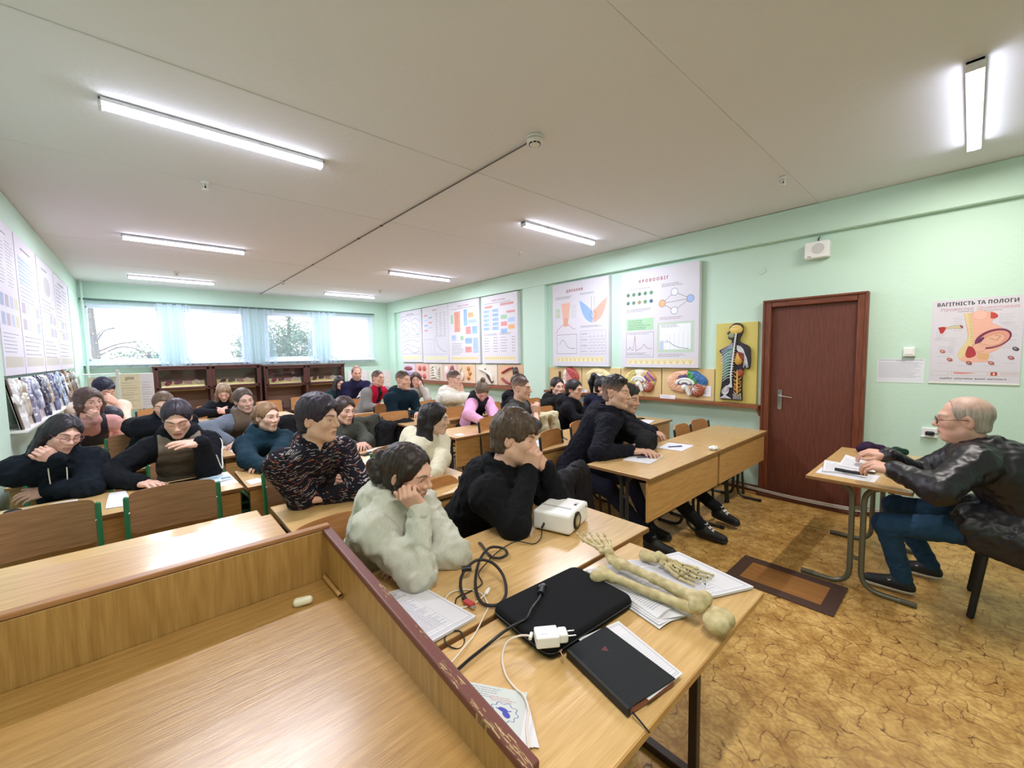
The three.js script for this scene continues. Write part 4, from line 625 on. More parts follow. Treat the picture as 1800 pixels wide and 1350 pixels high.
// row of relief plaques under the four far charts
{
  const s = thing('wall_shelf', 'brown wall shelf under the row of pale plaques near the back', 'shelf'), wd = woodMat([156, 96, 70], [118, 66, 48], 0.45); part('shelf_board', bx(0.14, 0.022, 4.3, XR - 0.07, 0.93, -7.15, 0.004, 2), wd, s); part('front_lip', bx(0.014, 0.05, 4.3, XR - 0.142, 0.925, -7.15, 0.004, 2), wd, s);
  const Z = [-9.28, -8.66, -8.07, -7.5, -6.95, -6.33, -5.68, -5.0], nm = ['with a dark red and lilac bar', 'with two red kidney pairs', 'with a coiled white form', 'with white and red shapes', 'with a white ear and orange coils', 'with a white branching duct and a brown rod', 'with two brown wedges and a dark round form'];
  for (let i = 0; i < 7; i++) {
    const t = thing('relief_plaque', 'pale relief plaque ' + nm[i] + ' on the back shelf', 'relief model'); placed(t, 1, 1.135, (Z[i] + Z[i + 1]) / 2, 0.02); const w = Z[i + 1] - Z[i] - 0.015;
    part('plaque', bx(w, 0.37, 0.025, 0, 0, 0.0125, 0.006), std([0xd8c8d4, 0xe3b9ae, 0xdcd2c0, 0xe0c0b2, 0xe2c6a6, 0xded6c6, 0xd6b090][i], 0.55), t);
    const dome = (x, y, a, b, c, d = 0.025) => part('relief', relief((q) => 1 / Math.sqrt((Math.cos(q) / a) ** 2 + (Math.sin(q) / b) ** 2), d, gyri(40 + i, 30), () => c, 8, 32).translate(x, y, 0.024), vc, t);
    const rod = (p, r, c) => part('relief', tube(p, r, 20, 7), std(c, 0.45), t);
    if (i === 0) { dome(-.05, .07, .22, .05, '#8a3a50'); dome(0, -.06, .2, .045, '#9a8ab0'); } if (i === 1) for (const [x, y] of [[-.1, .08], [.1, .08], [-.1, -.1], [.1, -.1]]) dome(x, y, .075, .06, '#c2625a');
    if (i === 2) for (let k = 0; k < 5; k++) rod([[-.18, .08 - k * .05, .035], [-.05, .14 - k * .06, .04], [.06, .02 - k * .03, .045], [.17, .1 - k * .06, .035]], .016, 0xe6e2d6);
    if (i === 3) { dome(-.12, .05, .06, .1, '#f0e8e4'); dome(.1, .06, .07, .1, '#8c4a58'); rod([[-.05, -.13, .03], [0, 0, .04], [.05, .14, .03]], .014, 0xd9a090); } if (i === 4) { rod([[-.16, .12, .03], [-.22, 0, .035], [-.14, -.13, .035], [-.08, -.06, .04], [-.13, .03, .04]], .02, 0xe4d8c4); for (let k = 0; k < 3; k++) dome(.08 + .05 * (k % 2), .1 - k * .09, .05, .045, '#c8862e'); }
    if (i === 5) { rod([[-.18, .1, .035], [0, .06, .045], [.16, -.02, .04], [.2, -.12, .035]], .028, 0xe8e2d2); rod([[-.02, .1, .04], [.08, -.04, .05], [.18, -.15, .04]], .017, 0x4a3230); } if (i === 6) { rod([[-.2, .04, .035], [.0, .12, .04], [.1, .13, .04]], .018, 0x9a3434); rod([[-.2, -.06, .035], [-.05, -.13, .04], [.1, -.15, .04]], .022, 0x8a2c2c); dome(.16, .06, .06, .09, '#37343a', .05); }
  }
}
// left wall: sloping glossy display boards
{
  const led = thing('display_ledge', 'white sloping ledge on the left wall under the lilac charts', 'ledge'); part('ledge', bx(0.16, 0.02, 3.9, XL + 0.0, 0.985, -6.62, 0.004, 2), M.whitePlastic, led);
  const Z = [-4.7, -5.15, -5.72, -6.3, -6.9, -7.4, -7.95, -8.5], lb = ['nearest glossy display board with crumpled white foil', 'glossy display board with wrapped grey forms, second from the camera', 'glossy display board with one dark blue figure', 'glossy display board with two standing blue figures', 'glossy display board with a pale blue slab', 'glossy display board with brown leaning strips', 'glossy display board closest to the windows'];
  const gloss = (c) => new THREE.MeshPhysicalMaterial({ color: c, roughness: 0.16, clearcoat: 0.6, clearcoatRoughness: 0.08 });
  for (let i = 0; i < 7; i++) {
    const w = Math.abs(Z[i + 1] - Z[i]) - 0.02, t = thing('display_board', lb[i], 'display board', [XL + 0.012, 1.185, (Z[i] + Z[i + 1]) / 2], PI / 2); t.rotation.order = 'YXZ'; t.rotation.x = -0.16;
    part('panel', bx(w, 0.385, 0.015, 0, 0, 0, 0.003), gloss([0xd9d2c4, 0xc9c6d2, 0xd6d2de, 0xcfd2dc, 0xd2d8de, 0xd8d2c6, 0xd9d5cd][i]), t); part('frame_strip', bx(0.03, 0.385, 0.022, -w / 2 + 0.015, 0, 0.004, 0.003), std([0x6a5a4e, 0x4a4038, 0x3a3a48, 0x42465a, 0x3c4250, 0x5c4c40, 0x4a4a54][i], 0.5), t);
    const pal = [['#efefef', '#dad4cc', '#c9bda6'], ['#a9a6c0', '#8c92b0', '#c6ccda'], ['#34384e', '#5a5f78', '#b9b09c'], ['#6a7090', '#4a5070', '#8e96ae'], ['#9fb2c4', '#34406a', '#d8dfe4'], ['#7a5c48', '#b6a48a', '#5a4638'], ['#8a7c6c', '#5a5f74', '#cfc8b8']][i];
    for (let k = 0; k < 7; k++) part('relief', relief((q) => 0.07 * (1 + 0.35 * Math.sin(q * 2 + k) + 0.2 * Math.sin(q * 3 + i)), 0.03, gyri(60 + i * 8 + k, 34), () => pal[k % 3], 8, 30).scale(0.75 + 0.3 * (k % 2), 1.15, 1).translate(lerp(-w * .3, w * .34, (k % 3) / 2) + 0.02 * noise2(i, k), lerp(.11, -.12, Math.floor(k / 3) / 2), 0.006), gloss(0xffffff).clone(), t).material.vertexColors = true;
  }
}
// ---------- back of the room: display cabinets and leaning boards ----------
{
  const wd = woodMat([92, 52, 44], [62, 34, 32], 0.45), dark = std(0x8f7060, 0.7), glass = new THREE.MeshPhysicalMaterial({ color: 0xffffff, transmission: 1, thickness: 0, roughness: 0.04, ior: 1.45 });
  const cab = (x0, x1, top, label, bays) => {
    const t = thing('display_cabinet', label, 'cabinet'), zf = -9.4, D = 0.42, zc = zf - D / 2, W = x1 - x0, cx = (x0 + x1) / 2;
    part('side_panel', bx(0.03, top, D, x0 + 0.015, top / 2, zc, 0.003, 1), wd, t); part('side_panel', bx(0.03, top, D, x1 - 0.015, top / 2, zc, 0.003, 1), wd, t); part('divider', bx(0.045, top - 0.03, D, cx, top / 2, zc, 0.003, 1), wd, t);
    part('cabinet_top', bx(W + 0.02, 0.03, D + 0.02, cx, top - 0.015, zc, 0.004), wd, t); part('shelf', bx(W - 0.06, 0.025, D, cx, top - 0.42, zc, 0.003), wd, t); part('shelf', bx(W - 0.06, 0.025, D - 0.02, cx, 0.42, zc, 0.003), wd, t); part('plinth', bx(W, 0.1, D - 0.02, cx, 0.05, zc, 0.003), wd, t); part('back_panel', bx(W - 0.02, top - 0.04, 0.012, cx, top / 2, zf - D + 0.008, 0.001), dark, t);
    [[x0 + 0.03, cx - 0.022], [cx + 0.022, x1 - 0.03]].forEach(([a, b], i) => {
      const c = (a + b) / 2, w = b - a;
      part('bay_frame', join(bx(0.04, 0.38, 0.03, a + 0.02, top - 0.22, zf - 0.012, 0.003, 1), bx(0.04, 0.38, 0.03, b - 0.02, top - 0.22, zf - 0.012, 0.003, 1), bx(w, 0.04, 0.03, c, top - 0.05, zf - 0.012, 0.003), bx(w, 0.04, 0.03, c, top - 0.4, zf - 0.012, 0.003)), wd, t); part('pane', bx(w - 0.08, 0.31, 0.004, c, top - 0.225, zf - 0.014, 0), glass, t);
      const d = thing('specimen_board', bays[i], 'specimen board', [c, top - 0.385, zf - 0.13]); part('card', bx(w - 0.14, 0.008, 0.2, 0, 0.045, 0, 0.002).rotateX(1.0), std(0xe4da98, 0.6), d);
      for (let k = 0; k < 4; k++) part('specimen', relief((q) => 0.05 * (1 + .3 * Math.sin(q * 2 + k)), 0.04, gyri(90 + k, 30), () => [['#a0405a', '#8a5a6a', '#c9a0a0', '#d8c8c0'], ['#6a3c44', '#5a4a50', '#b0888a', '#e0d4c4'], ['#9a4a5a', '#b87a86', '#dcd6da', '#8c5a70'], ['#b04a4a', '#caa0a0', '#8a4450', '#e2dcd4']][i][k], 8, 26).rotateX(-1.0).translate(lerp(-w * .27, w * .27, k / 3), 0.07 + .01 * (k % 2), 0.0), vc, d);
    });
  };
  cab(0.11, 1.73, 1.39, 'dark brown display cabinet under the windows, the left of two', ['yellow card with a red crab like specimen in the left cabinet', 'yellow card with dark coiled specimens in the left cabinet']);
  cab(1.78, 3.36, 1.36, 'dark brown display cabinet under the windows, the right of two', ['yellow card with three lilac figures in the right cabinet', 'yellow card with a long red specimen in the right cabinet']);
  const pm = (s, tint) => new THREE.MeshStandardMaterial({ map: canvas(256, 256, (g, w, h) => { bg(g, w, h, tint); if (s) { g.font = 'bold 30px sans-serif'; g.textAlign = 'center'; g.fillStyle = '#5a5038'; g.fillText(s, w * .5, 40); } textRows(g, 24, 62, w - 60, 10, 18, 5, 'rgba(100,90,70,0.6)'); for (let i = 0; i < 4; i++) { g.strokeStyle = 'rgba(120,100,70,.6)'; g.strokeRect(20, 58 + i * 46, w - 40, 40); } }), roughness: 0.6 });
  const lean = (x0, x1, y0, y1, z, turn, label, m) => { const t = thing('leaning_chart', label, 'chart board', [(x0 + x1) / 2, 0, z], turn); part('board', bx(x1 - x0 + 0.02, y1 - y0 + 0.02, 0.02, 0, (y0 + y1) / 2, -0.012, 0.004), std(0xd9d6c2, 0.6), t); part('sheet', new THREE.PlaneGeometry(x1 - x0, y1 - y0).translate(0, (y0 + y1) / 2, 0), m, t); for (const s of [-1, 1]) part('stand_leg', bx(0.025, y0 + 0.1, 0.025, s * (x1 - x0) * 0.4, (y0 + 0.1) / 2, -0.035, 0.003, 1), std(0x8a7a5a, 0.6), t); };
  lean(-0.64, -0.34, 0.72, 1.24, -9.0, 0.25, 'cream chart board leaning in the back left corner', pm('', '#d9d3bb')); lean(-0.3, -0.06, 0.72, 1.28, -8.95, -0.05, 'cream chart headed ДИННИ behind the boy in beige', pm('ДИННИ', '#ddd4b4')); lean(-0.05, 0.1, 0.72, 1.28, -9.0, 0.1, 'grey chart strip beside the left display cabinet', pm('', '#cfcfd2'));
  const rf = thing('board_cover', 'white folded sheet lying on the cream chart boards in the back corner', 'sheet'); part('sheet', bx(0.42, 0.012, 0.3, -0.5, 1.295, -9.05, 0.003).rotateZ(0.0), std(0xe3e3e0, 0.6), rf);
  const pole = one('wooden_post', bx(0.04, 1.36, 0.04, -0.31, 0.68, -8.8, 0.004, 1), std(0xcfd6cc, 0.6), 'pale upright post between the cream charts in the back left corner', 'post');
  lean(3.42, 3.85, 0.55, 1.17, -9.35, 0.0, 'white diagram board behind the bearded man', pm('', '#e2e4e6')); lean(3.9, 4.4, 0.5, 1.15, -9.3, -0.1, 'white diagram board at the back right behind the boy in red', pm('', '#e4e3e0'));
}
const PEOPLE = {
  grey: { h: [0.731,1.054,-1.42], s: 0.92, y: 32.763, p: 16, r: 8, sex: "f", R: [0.662,0.743,-1.241,0.719,0.944,-1.319,"curl",-0.722,0.692,0,-0.841,0.097,0.533], L: [0.847,0.743,-1.289,0.715,0.743,-1.337,"rest",-0.92,-0.099,-0.38,0,1,0], seat: [0.62,-1.74], ty: 20 },
  black: { h: [1.356,1.078,-1.5], s: 1.065, y: 35.894, p: 8, r: -6, sex: "m", R: [1.177,0.743,-1.312,1.367,0.938,-1.409,"fist",-0.086,0.958,0.272,-0.868,0.206,0.451], L: [1.499,0.743,-1.329,1.478,0.928,-1.403,"fist",-0.674,0.735,-0.069,0.062,0.684,0.727], seat: [1.3,-1.9], ty: 25 },
  navyC: { h: [2.955,1.16,-1.98], s: 1.12, y: 9.824, p: 2, r: 0, sex: "m", R: [2.399,0.743,-1.893,2.762,0.743,-1.726,"rest",0.442,0.05,0.895,0,1,0], L: [3.207,0.743,-1.774,2.97,0.743,-1.767,"rest",-0.969,0,-0.246,0,1,0], seat: [2.62,-2.2], ty: 28 },
  dark: { h: [3.349,1.068,-2.12], s: 1.085, y: 0.333, p: 8, r: 0, sex: "m", R: [3.315,0.743,-1.834,2.862,0.743,-1.678,"rest",-0.387,0,0.922,0,1,0], seat: [3.15,-2.32], ty: 30 },
  patterned: { h: [0.701,1.161,-2.38], s: 1.035, y: 41.58, p: 3, r: 0, sex: "m", R: [0.473,0.743,-2.258,0.734,0.743,-2.565,"rest",0.957,0.1,0.274,-0.165,0.8,0.577], L: [0.889,0.743,-2.268,0.697,0.743,-2.325,"rest",-0.958,0,-0.287,0,1,0], seat: [0.72,-2.68], ty: 18 },
  cream: { h: [1.506,1.053,-2.5], s: 0.92, y: 48.932, p: 4, r: 4, sex: "f", R: [1.313,0.743,-3.003,1.297,0.743,-2.668,"rest",0.457,0,0.889,0,1,0], L: [1.566,0.743,-2.252,1.337,0.743,-2.24,"rest",-0.842,-0.196,-0.503,0,1,0], seat: [1.42,-2.72], ty: 30 },
  glasses: { h: [-0.383,1.065,-3.6], s: 0.92, y: 28.066, p: 16, r: -12, sex: "f", R: [-0.668,0.743,-4.053,-0.416,0.934,-3.537,"curl",-0.5,0.802,0.328,-0.109,0.518,0.848], L: [-0.224,0.743,-3.47,-0.463,0.743,-3.604,"rest",-0.943,-0.098,0.318,0.09,0.707,0.701], seat: [-0.4,-3.85], ty: 10 },
  vest: { h: [0.147,1.101,-3.58], s: 1.04, y: -6.345, p: 26, r: 0, sex: "f", R: [-0.144,0.743,-3.468,-0.058,0.743,-3.414,"rest",0.614,0,0.79,0,1,0], L: [0.257,0.743,-3.268,0.251,0.961,-3.338,"flat",-0.995,-0.099,0.024,0.081,0.943,0.321], seat: [0.17,-3.85], ty: 0 },
  teal: { h: [0.701,1.039,-3.68], s: 0.951, y: 25.208, p: 2, r: 0, sex: "f", R: [0.413,0.743,-3.455,0.583,0.743,-3.242,"rest",0.93,0,0.366,0,1,0], L: [0.799,0.743,-3.238,0.597,0.743,-3.228,"rest",-0.994,0,0.108,0,1,0], seat: [0.75,-3.95], ty: 10 },
  behind: { h: [1.308,1.023,-3.7], s: 0.992, y: 12.524, p: 6, r: -4, sex: "f", seat: [1.32,-3.95], ty: 12 },
  pink: { h: [-0.392,1.124,-5.4], s: 1.005, y: 32.155, p: 4, r: 4, sex: "f", R: [-0.621,0.743,-6.175,-0.404,0.926,-5.338,"fist",0.142,0.93,0.339,0.074,0.196,0.978], L: [-0.289,0.743,-5.867,-0.346,0.973,-5.277,"fist",-0.35,0.768,0.536,0.257,0.398,0.881], seat: [-0.38,-5.75], ty: 10 },
  lowgirl: { h: [-0.287,0.929,-5.62], s: 1, y: 37.922, p: 38, r: -30, sex: "f", R: [-0.415,0.743,-6.181,-0.284,0.743,-6.184,"rest",0.97,0,0.243,0,1,0], L: [-0.214,0.743,-6.11,-0.288,0.743,-6.287,"rest",-0.944,0,0.331,0,1,0], seat: [-0.12,-6.05], ty: 0 },
  puffer: { h: [0.108,1.105,-4.72], s: 0.92, y: -6.307, p: 18, r: 0, sex: "f", R: [-0.094,0.743,-5.414,0.027,0.743,-5.096,"rest",0.956,0,0.292,0,1,0], seat: [-0.1,-4.95], ty: 0 },
  denim: { h: [0.704,1.096,-4.68], s: 0.989, y: 9.451, p: 6, r: 8, sex: "f", R: [0.408,0.743,-4.359,0.548,0.743,-4.481,"rest",0.834,0,0.552,0,1,0], L: [0.777,0.743,-4.14,0.61,0.743,-4.313,"rest",-0.971,0,0.238,0,1,0], seat: [0.72,-4.95], ty: 5 },
  beige: { h: [-0.363,1.161,-6.7], s: 1.12, y: 33.103, p: 28, r: 0, sex: "m", R: [-0.546,0.743,-6.827,-0.403,0.743,-6.784,"rest",0.973,0,0.23,0,1,0], L: [-0.187,0.743,-6.724,-0.266,1.019,-6.532,"fist",-0.653,0.667,0.36,0.241,0.518,0.82], seat: [-0.42,-7], ty: 8 },
  blonde: { h: [0.792,1.043,-6.8], s: 0.984, y: -6.64, p: 30, r: 0, sex: "f", R: [0.611,0.743,-6.496,0.719,0.796,-6.679,"fist",0.546,0.492,0.678,-0.41,0.549,0.729], L: [0.867,0.743,-6.429,0.782,0.794,-6.623,"fist",-0.683,0.492,0.539,0.237,0.549,0.802], seat: [0.7,-7.1], ty: 0 },
  whitehood: { h: [3.355,1.141,-5], s: 1.12, y: 22.141, p: 2, r: 0, sex: "m", R: [2.911,0.743,-4.45,3.338,0.944,-4.969,"fist",0.241,0.873,0.424,-0.825,0.318,0.468], L: [3.184,0.743,-4.456,3.435,0.947,-4.936,"fist",-0.295,0.954,0.053,-0.017,0.485,0.874], seat: [3.15,-5.15], ty: 30 },
  blackvest: { h: [3.042,1.057,-3.95], s: 0.988, y: -22.597, p: 46, r: 0, sex: "f", R: [2.615,0.743,-3.685,2.814,0.743,-3.636,"rest",0.655,0,0.755,0,1,0], L: [3.133,0.743,-3.714,2.996,0.743,-3.675,"rest",-0.995,0,0.101,0,1,0], seat: [2.95,-4.2], ty: 10 },
  greytee: { h: [2.815,1.155,-3], s: 0.957, y: 24.826, p: 2, r: 0, sex: "m", R: [2.645,0.743,-2.537,2.892,0.905,-2.88,"fist",-0.155,0.988,-0,-0.89,0.105,0.443], L: [2.808,0.743,-2.554,2.945,0.915,-2.9,"fist",-0.155,0.988,-0.001,0.265,0.512,0.817], seat: [2.75,-3.2], ty: 32 },
  bunback: { h: [3.676,1.101,-3.95], s: 1.102, y: 17.056, p: 5, r: 0, sex: "f", seat: [3.6,-4.2], ty: 25 },
  handmouth: { h: [4.357,1.029,-3.9], s: 1.12, y: -20.17, p: 4, r: 0, sex: "f", R: [3.414,0.743,-3.216,4.31,0.873,-3.86,"fist",-0.114,0.814,0.57,-0.829,0.309,0.466], seat: [4.3,-4.15], ty: 10 },
  roundglasses: { h: [3.787,1.07,-3.12], s: 0.991, y: 7.483, p: 4, r: 0, sex: "f", seat: [3.75,-3.35], ty: 22 },
  ponytail: { h: [4.237,1.072,-3.02], s: 1.12, y: 5.482, p: 4, r: 0, sex: "f", seat: [4.3,-3.3], ty: 20 },
  hoodie: { h: [2.572,1.174,-5.05], s: 1.055, y: 18.01, p: 2, r: 0, sex: "m", seat: [2.52,-5.25], ty: 14 },
  temple: { h: [3.277,1.109,-6], s: 0.98, y: -28.638, p: 6, r: 8, sex: "f", L: [2.88,0.743,-4.968,3.319,1,-5.898,"fist",-0.321,0.943,0.09,0.169,0.359,0.918], seat: [3.2,-6.3], ty: 0 },
  greyred: { h: [2.666,1.167,-6.05], s: 0.997, y: 21.215, p: 0, r: 0, sex: "m", seat: [2.45,-6.25], ty: 8 },
  polo: { h: [2.724,1.219,-7.05], s: 1.04, y: -11.126, p: 10, r: 0, sex: "m", R: [2.539,0.59,-7.02,2.633,0.773,-6.792,"fist",0.839,0.098,0.535,-0.307,0.53,0.791], L: [2.777,0.585,-6.807,2.561,0.756,-6.855,"fist",-0.982,0.098,-0.159,-0.297,0.53,0.794], seat: [2.4,-7.3], ty: 0 },
  farhair: { h: [2.482,1.06,-7.2], s: 0.92, y: 6.982, p: 14, r: 0, sex: "f", seat: [2.13,-7.45], ty: 0 },
  old: { h: [3.47,1.084,-0.015], s: 1.09, y: -173.745, p: 4, r: 0, sex: "m", R: [3.694,0.774,-0.081,3.512,0.817,-0.329,"grip",0.006,0.05,-0.999,-0.195,0.981,0.018], L: [3.059,0.753,-0.082,3.135,0.811,-0.262,"grip",-0.082,0.148,-0.986,-0.3,0.954,0.025], seat: [3.52,0.3], ty: 180 },
};
// ---------- people ----------
// Signed-distance bodies meshed with surface nets; empty blocks of the grid are skipped.
function surfaceNet(f, lo, hi, cell, colorAt) {
  const B = 4, n = [0, 1, 2].map((i) => Math.ceil((hi[i] - lo[i]) / cell / B) * B + 1), [nx, ny, nz] = n, v = new Float32Array(nx * ny * nz), at = (i, j, k) => i + nx * (j + ny * k), reach = cell * B * 1.5 + 0.012;
  for (let k = 0; k < nz; k += B) for (let j = 0; j < ny; j += B) for (let i = 0; i < nx; i += B) {
    const c = f(lo[0] + (i + 1.5) * cell, lo[1] + (j + 1.5) * cell, lo[2] + (k + 1.5) * cell), skip = Math.abs(c) > reach;
    for (let c2 = k; c2 < Math.min(k + B, nz); c2++) for (let b = j; b < Math.min(j + B, ny); b++) for (let a = i; a < Math.min(i + B, nx); a++) v[at(a, b, c2)] = skip ? c : f(lo[0] + a * cell, lo[1] + b * cell, lo[2] + c2 * cell);
  }
  const id = new Int32Array(nx * ny * nz).fill(-1), pos = [], idx = [], step = [1, nx, nx * ny];
  const E = [[0, 1], [0, 2], [1, 3], [2, 3], [4, 5], [4, 6], [5, 7], [6, 7], [0, 4], [1, 5], [2, 6], [3, 7]], g = new Float32Array(8);
  for (let k = 0; k < nz - 1; k++) for (let j = 0; j < ny - 1; j++) for (let i = 0; i < nx - 1; i++) {
    const o = at(i, j, k); let m = 0; for (let c = 0; c < 8; c++) { g[c] = v[o + (c & 1) + (c & 2 ? nx : 0) + (c & 4 ? nx * ny : 0)]; if (g[c] < 0) m |= 1 << c; }
    if (m === 0 || m === 255) continue;
    let x = 0, y = 0, z = 0, q = 0; for (const [a, b] of E) { if ((g[a] < 0) === (g[b] < 0)) continue; const t = g[a] / (g[a] - g[b]); x += lerp(a & 1, b & 1, t); y += lerp((a >> 1) & 1, (b >> 1) & 1, t); z += lerp(a >> 2, b >> 2, t); q++; }
    id[o] = pos.length / 3; pos.push(lo[0] + (i + x / q) * cell, lo[1] + (j + y / q) * cell, lo[2] + (k + z / q) * cell);
  }
  for (let k = 1; k < nz - 1; k++) for (let j = 1; j < ny - 1; j++) for (let i = 1; i < nx - 1; i++) {
    const o = at(i, j, k), s = v[o] < 0;
    for (let d = 0; d < 3; d++) { if ((v[o + step[d]] < 0) === s) continue; const u = step[(d + 1) % 3], w = step[(d + 2) % 3], a = id[o], b = id[o - u], c = id[o - u - w], e = id[o - w]; if (a < 0 || b < 0 || c < 0 || e < 0) continue; if (s) idx.push(a, b, c, a, c, e); else idx.push(a, c, b, a, e, c); }
  }
  const geo = new THREE.BufferGeometry(); geo.setAttribute('position', new THREE.Float32BufferAttribute(pos, 3)); geo.setIndex(idx); geo.computeVertexNormals();
  if (colorAt) { const col = new Float32Array(pos.length), c = new THREE.Color(); for (let i = 0; i < pos.length; i += 3) { colorAt(pos[i], pos[i + 1], pos[i + 2], c); col[i] = c.r; col[i + 1] = c.g; col[i + 2] = c.b; } geo.setAttribute('color', new THREE.BufferAttribute(col, 3)); }
  return geo;
}
const smin = (a, b, k) => { const h = Math.max(k - Math.abs(a - b), 0) / k; return Math.min(a, b) - h * h * k * 0.25; };
const smax = (a, b, k) => -smin(-a, -b, k);
const ell = (x, y, z, cx, cy, cz, rx, ry, rz) => { x -= cx; y -= cy; z -= cz; const a = Math.hypot(x / rx, y / ry, z / rz), b = Math.hypot(x / (rx * rx), y / (ry * ry), z / (rz * rz)); return b < 1e-9 ? -Math.min(rx, ry, rz) : a * (a - 1) / b; };
function cap(x, y, z, a, b, ra, rb) { const dx = b[0] - a[0], dy = b[1] - a[1], dz = b[2] - a[2], px = x - a[0], py = y - a[1], pz = z - a[2], l = dx * dx + dy * dy + dz * dz, t = l ? clamp((px * dx + py * dy + pz * dz) / l, 0, 1) : 0; return Math.hypot(px - dx * t, py - dy * t, pz - dz * t) - (ra + (rb - ra) * t); }
// prims: [a, b, ra, rb, k, flatAxis, flat]
function field(prims) {
  const P = prims.map(([a, b, ra, rb, k = 0.03, ax, fl]) => { const A = [a.x, a.y, a.z], D = [b.x - a.x, b.y - a.y, b.z - a.z]; return { A, D, l: D[0] ** 2 + D[1] ** 2 + D[2] ** 2 || 1e-9, ra, rb, k, ax: ax && [ax.x, ax.y, ax.z], g: fl ? 1 / fl - 1 : 0 }; });
  return (x, y, z) => {
    let d = 9;
    for (const p of P) {
      let px = x - p.A[0], py = y - p.A[1], pz = z - p.A[2]; const t = clamp((px * p.D[0] + py * p.D[1] + pz * p.D[2]) / p.l, 0, 1);
      px -= p.D[0] * t; py -= p.D[1] * t; pz -= p.D[2] * t;
      if (p.ax) { const c = (px * p.ax[0] + py * p.ax[1] + pz * p.ax[2]) * p.g; px += p.ax[0] * c; py += p.ax[1] * c; pz += p.ax[2] * c; }
      const q = Math.sqrt(px * px + py * py + pz * pz) - (p.ra + (p.rb - p.ra) * t), h = Math.max(p.k - Math.abs(d - q), 0) / p.k; d = Math.min(d, q) - h * h * p.k * 0.25;
    }
    return d;
  };
}
function boundsOf(prims, pad) { const lo = [9, 9, 9], hi = [-9, -9, -99]; lo[2] = 99; for (const [a, b, ra, rb] of prims) for (const [p, r] of [[a, ra], [b, rb]]) ['x', 'y', 'z'].forEach((c, i) => { lo[i] = Math.min(lo[i], p[c] - r - pad); hi[i] = Math.max(hi[i], p[c] + r + pad); }); return [lo, hi]; }
// --- heads, in their own frame: y up, z to the face, x to the person's left; crown at +0.118, chin at -0.116
function headField(male, old, open) {
  const w = male ? 1 : 0.95, jaw = male ? 0.024 : 0.02;
  return (X, y, z) => {
    const x = Math.abs(X), m = (a, b, ra, rb) => cap(x, y, z, a, b, ra, rb);
    let d = ell(x, y, z, 0, 0.032, -0.016, 0.074 * w, 0.086, 0.094);
    d = smin(d, ell(x, y, z, 0, -0.03, 0.026, 0.057 * w, 0.078, 0.06), 0.03);
    d = smin(d, m([0.046 * w, -0.06, 0.0], [0.008, -0.092, 0.058], jaw, jaw * 0.95), 0.025);
    d = smin(d, ell(x, y, z, 0, -0.095, 0.063, 0.022, 0.018, 0.018), 0.02);
    d = smin(d, ell(x, y, z, 0.037, -0.018, 0.058, 0.022, 0.022, 0.02), 0.03);
    d = smin(d, m([0.004, 0.024, 0.08], [0.04, 0.026, 0.066], 0.011, 0.009), male ? 0.018 : 0.028);
    d = smax(d, -ell(x, y, z, 0.03, 0.004, 0.1, 0.02, 0.014, 0.0185), 0.018);
    d = smin(d, Math.hypot(x - 0.031, y - 0.003, z - 0.0685) - 0.0145, 0.006);
    if (open) d = smax(d, -ell(x, y, z, 0.0315, 0.002, 0.083, 0.0128, 0.0066, 0.0088), 0.002);
    d = smin(d, m([0, 0.02, 0.085], [0, -0.022, 0.103], 0.0062, 0.0092), 0.013); d = smin(d, Math.hypot(x, y + 0.026, z - 0.1025) - 0.0112, 0.01);
    d = smin(d, ell(x, y, z, 0.0125, -0.03, 0.091, 0.0085, 0.0075, 0.01), 0.008); d = smax(d, -ell(x, y, z, 0.007, -0.037, 0.096, 0.004, 0.004, 0.005), 0.003);
    d = smin(d, ell(x, y, z, 0, -0.06, 0.078, 0.026, 0.018, 0.014), 0.014);
    d = smin(d, m([0.003, -0.0555, 0.0905], [0.02, -0.0585, 0.081], 0.0052, 0.0035), 0.005); d = smin(d, m([0, -0.0675, 0.0885], [0.016, -0.0655, 0.081], 0.0062, 0.004), 0.005);
    d = smax(d, -cap(x, y, z, [0, -0.0612, 0.0965], [0.022, -0.0622, 0.083], 0.0016, 0.0016), 0.003);
    if (old) { d = smin(d, m([0.03, -0.07, 0.05], [0.02, -0.1, 0.035], 0.02, 0.02), 0.02); d += 0.0012 * (1 - Math.abs(Math.sin(y * 520))) * sstep(0.05, 0.06, z) * sstep(0.045, 0.05, y) * sstep(0.095, 0.085, y); d = smax(d, -cap(x, y, z, [0.018, -0.03, 0.092], [0.032, -0.062, 0.078], 0.0022, 0.0022), 0.006); }
    // ear
    const ex = x - 0.075 * w, ey = y + 0.004, ez = z + 0.012, ey2 = ey * 0.97 + ez * 0.24, ez2 = ez * 0.97 - ey * 0.24, ex2 = ex + ez2 * 0.35, k = old ? 1.12 : 1;
    let e = ell(ex2, ey2, ez2, 0, 0, 0, 0.0075, 0.031 * k, 0.018 * k); e = smax(e, -ell(ex2, ey2, ez2, 0.008, 0.004, 0.002, 0.0065, 0.019, 0.0105), 0.004); e = smin(e, ell(ex2, ey2, ez2, 0.004, -0.002, 0.011, 0.004, 0.006, 0.004), 0.004); d = smin(d, e, 0.006);
    const nr = male ? 0.055 : 0.046; d = smin(d, m([0, -0.05, -0.022], [0, -0.19, -0.04], nr, nr * 1.06), 0.03);
    return d;
  };
}
const headCache = {};
function headProto(male, old, open, cell) { const k = [male, old, open, cell].join(); return headCache[k] ??= surfaceNet(headField(male, old, open), [-0.1, -0.2, -0.13], [0.1, 0.135, 0.125], cell); }
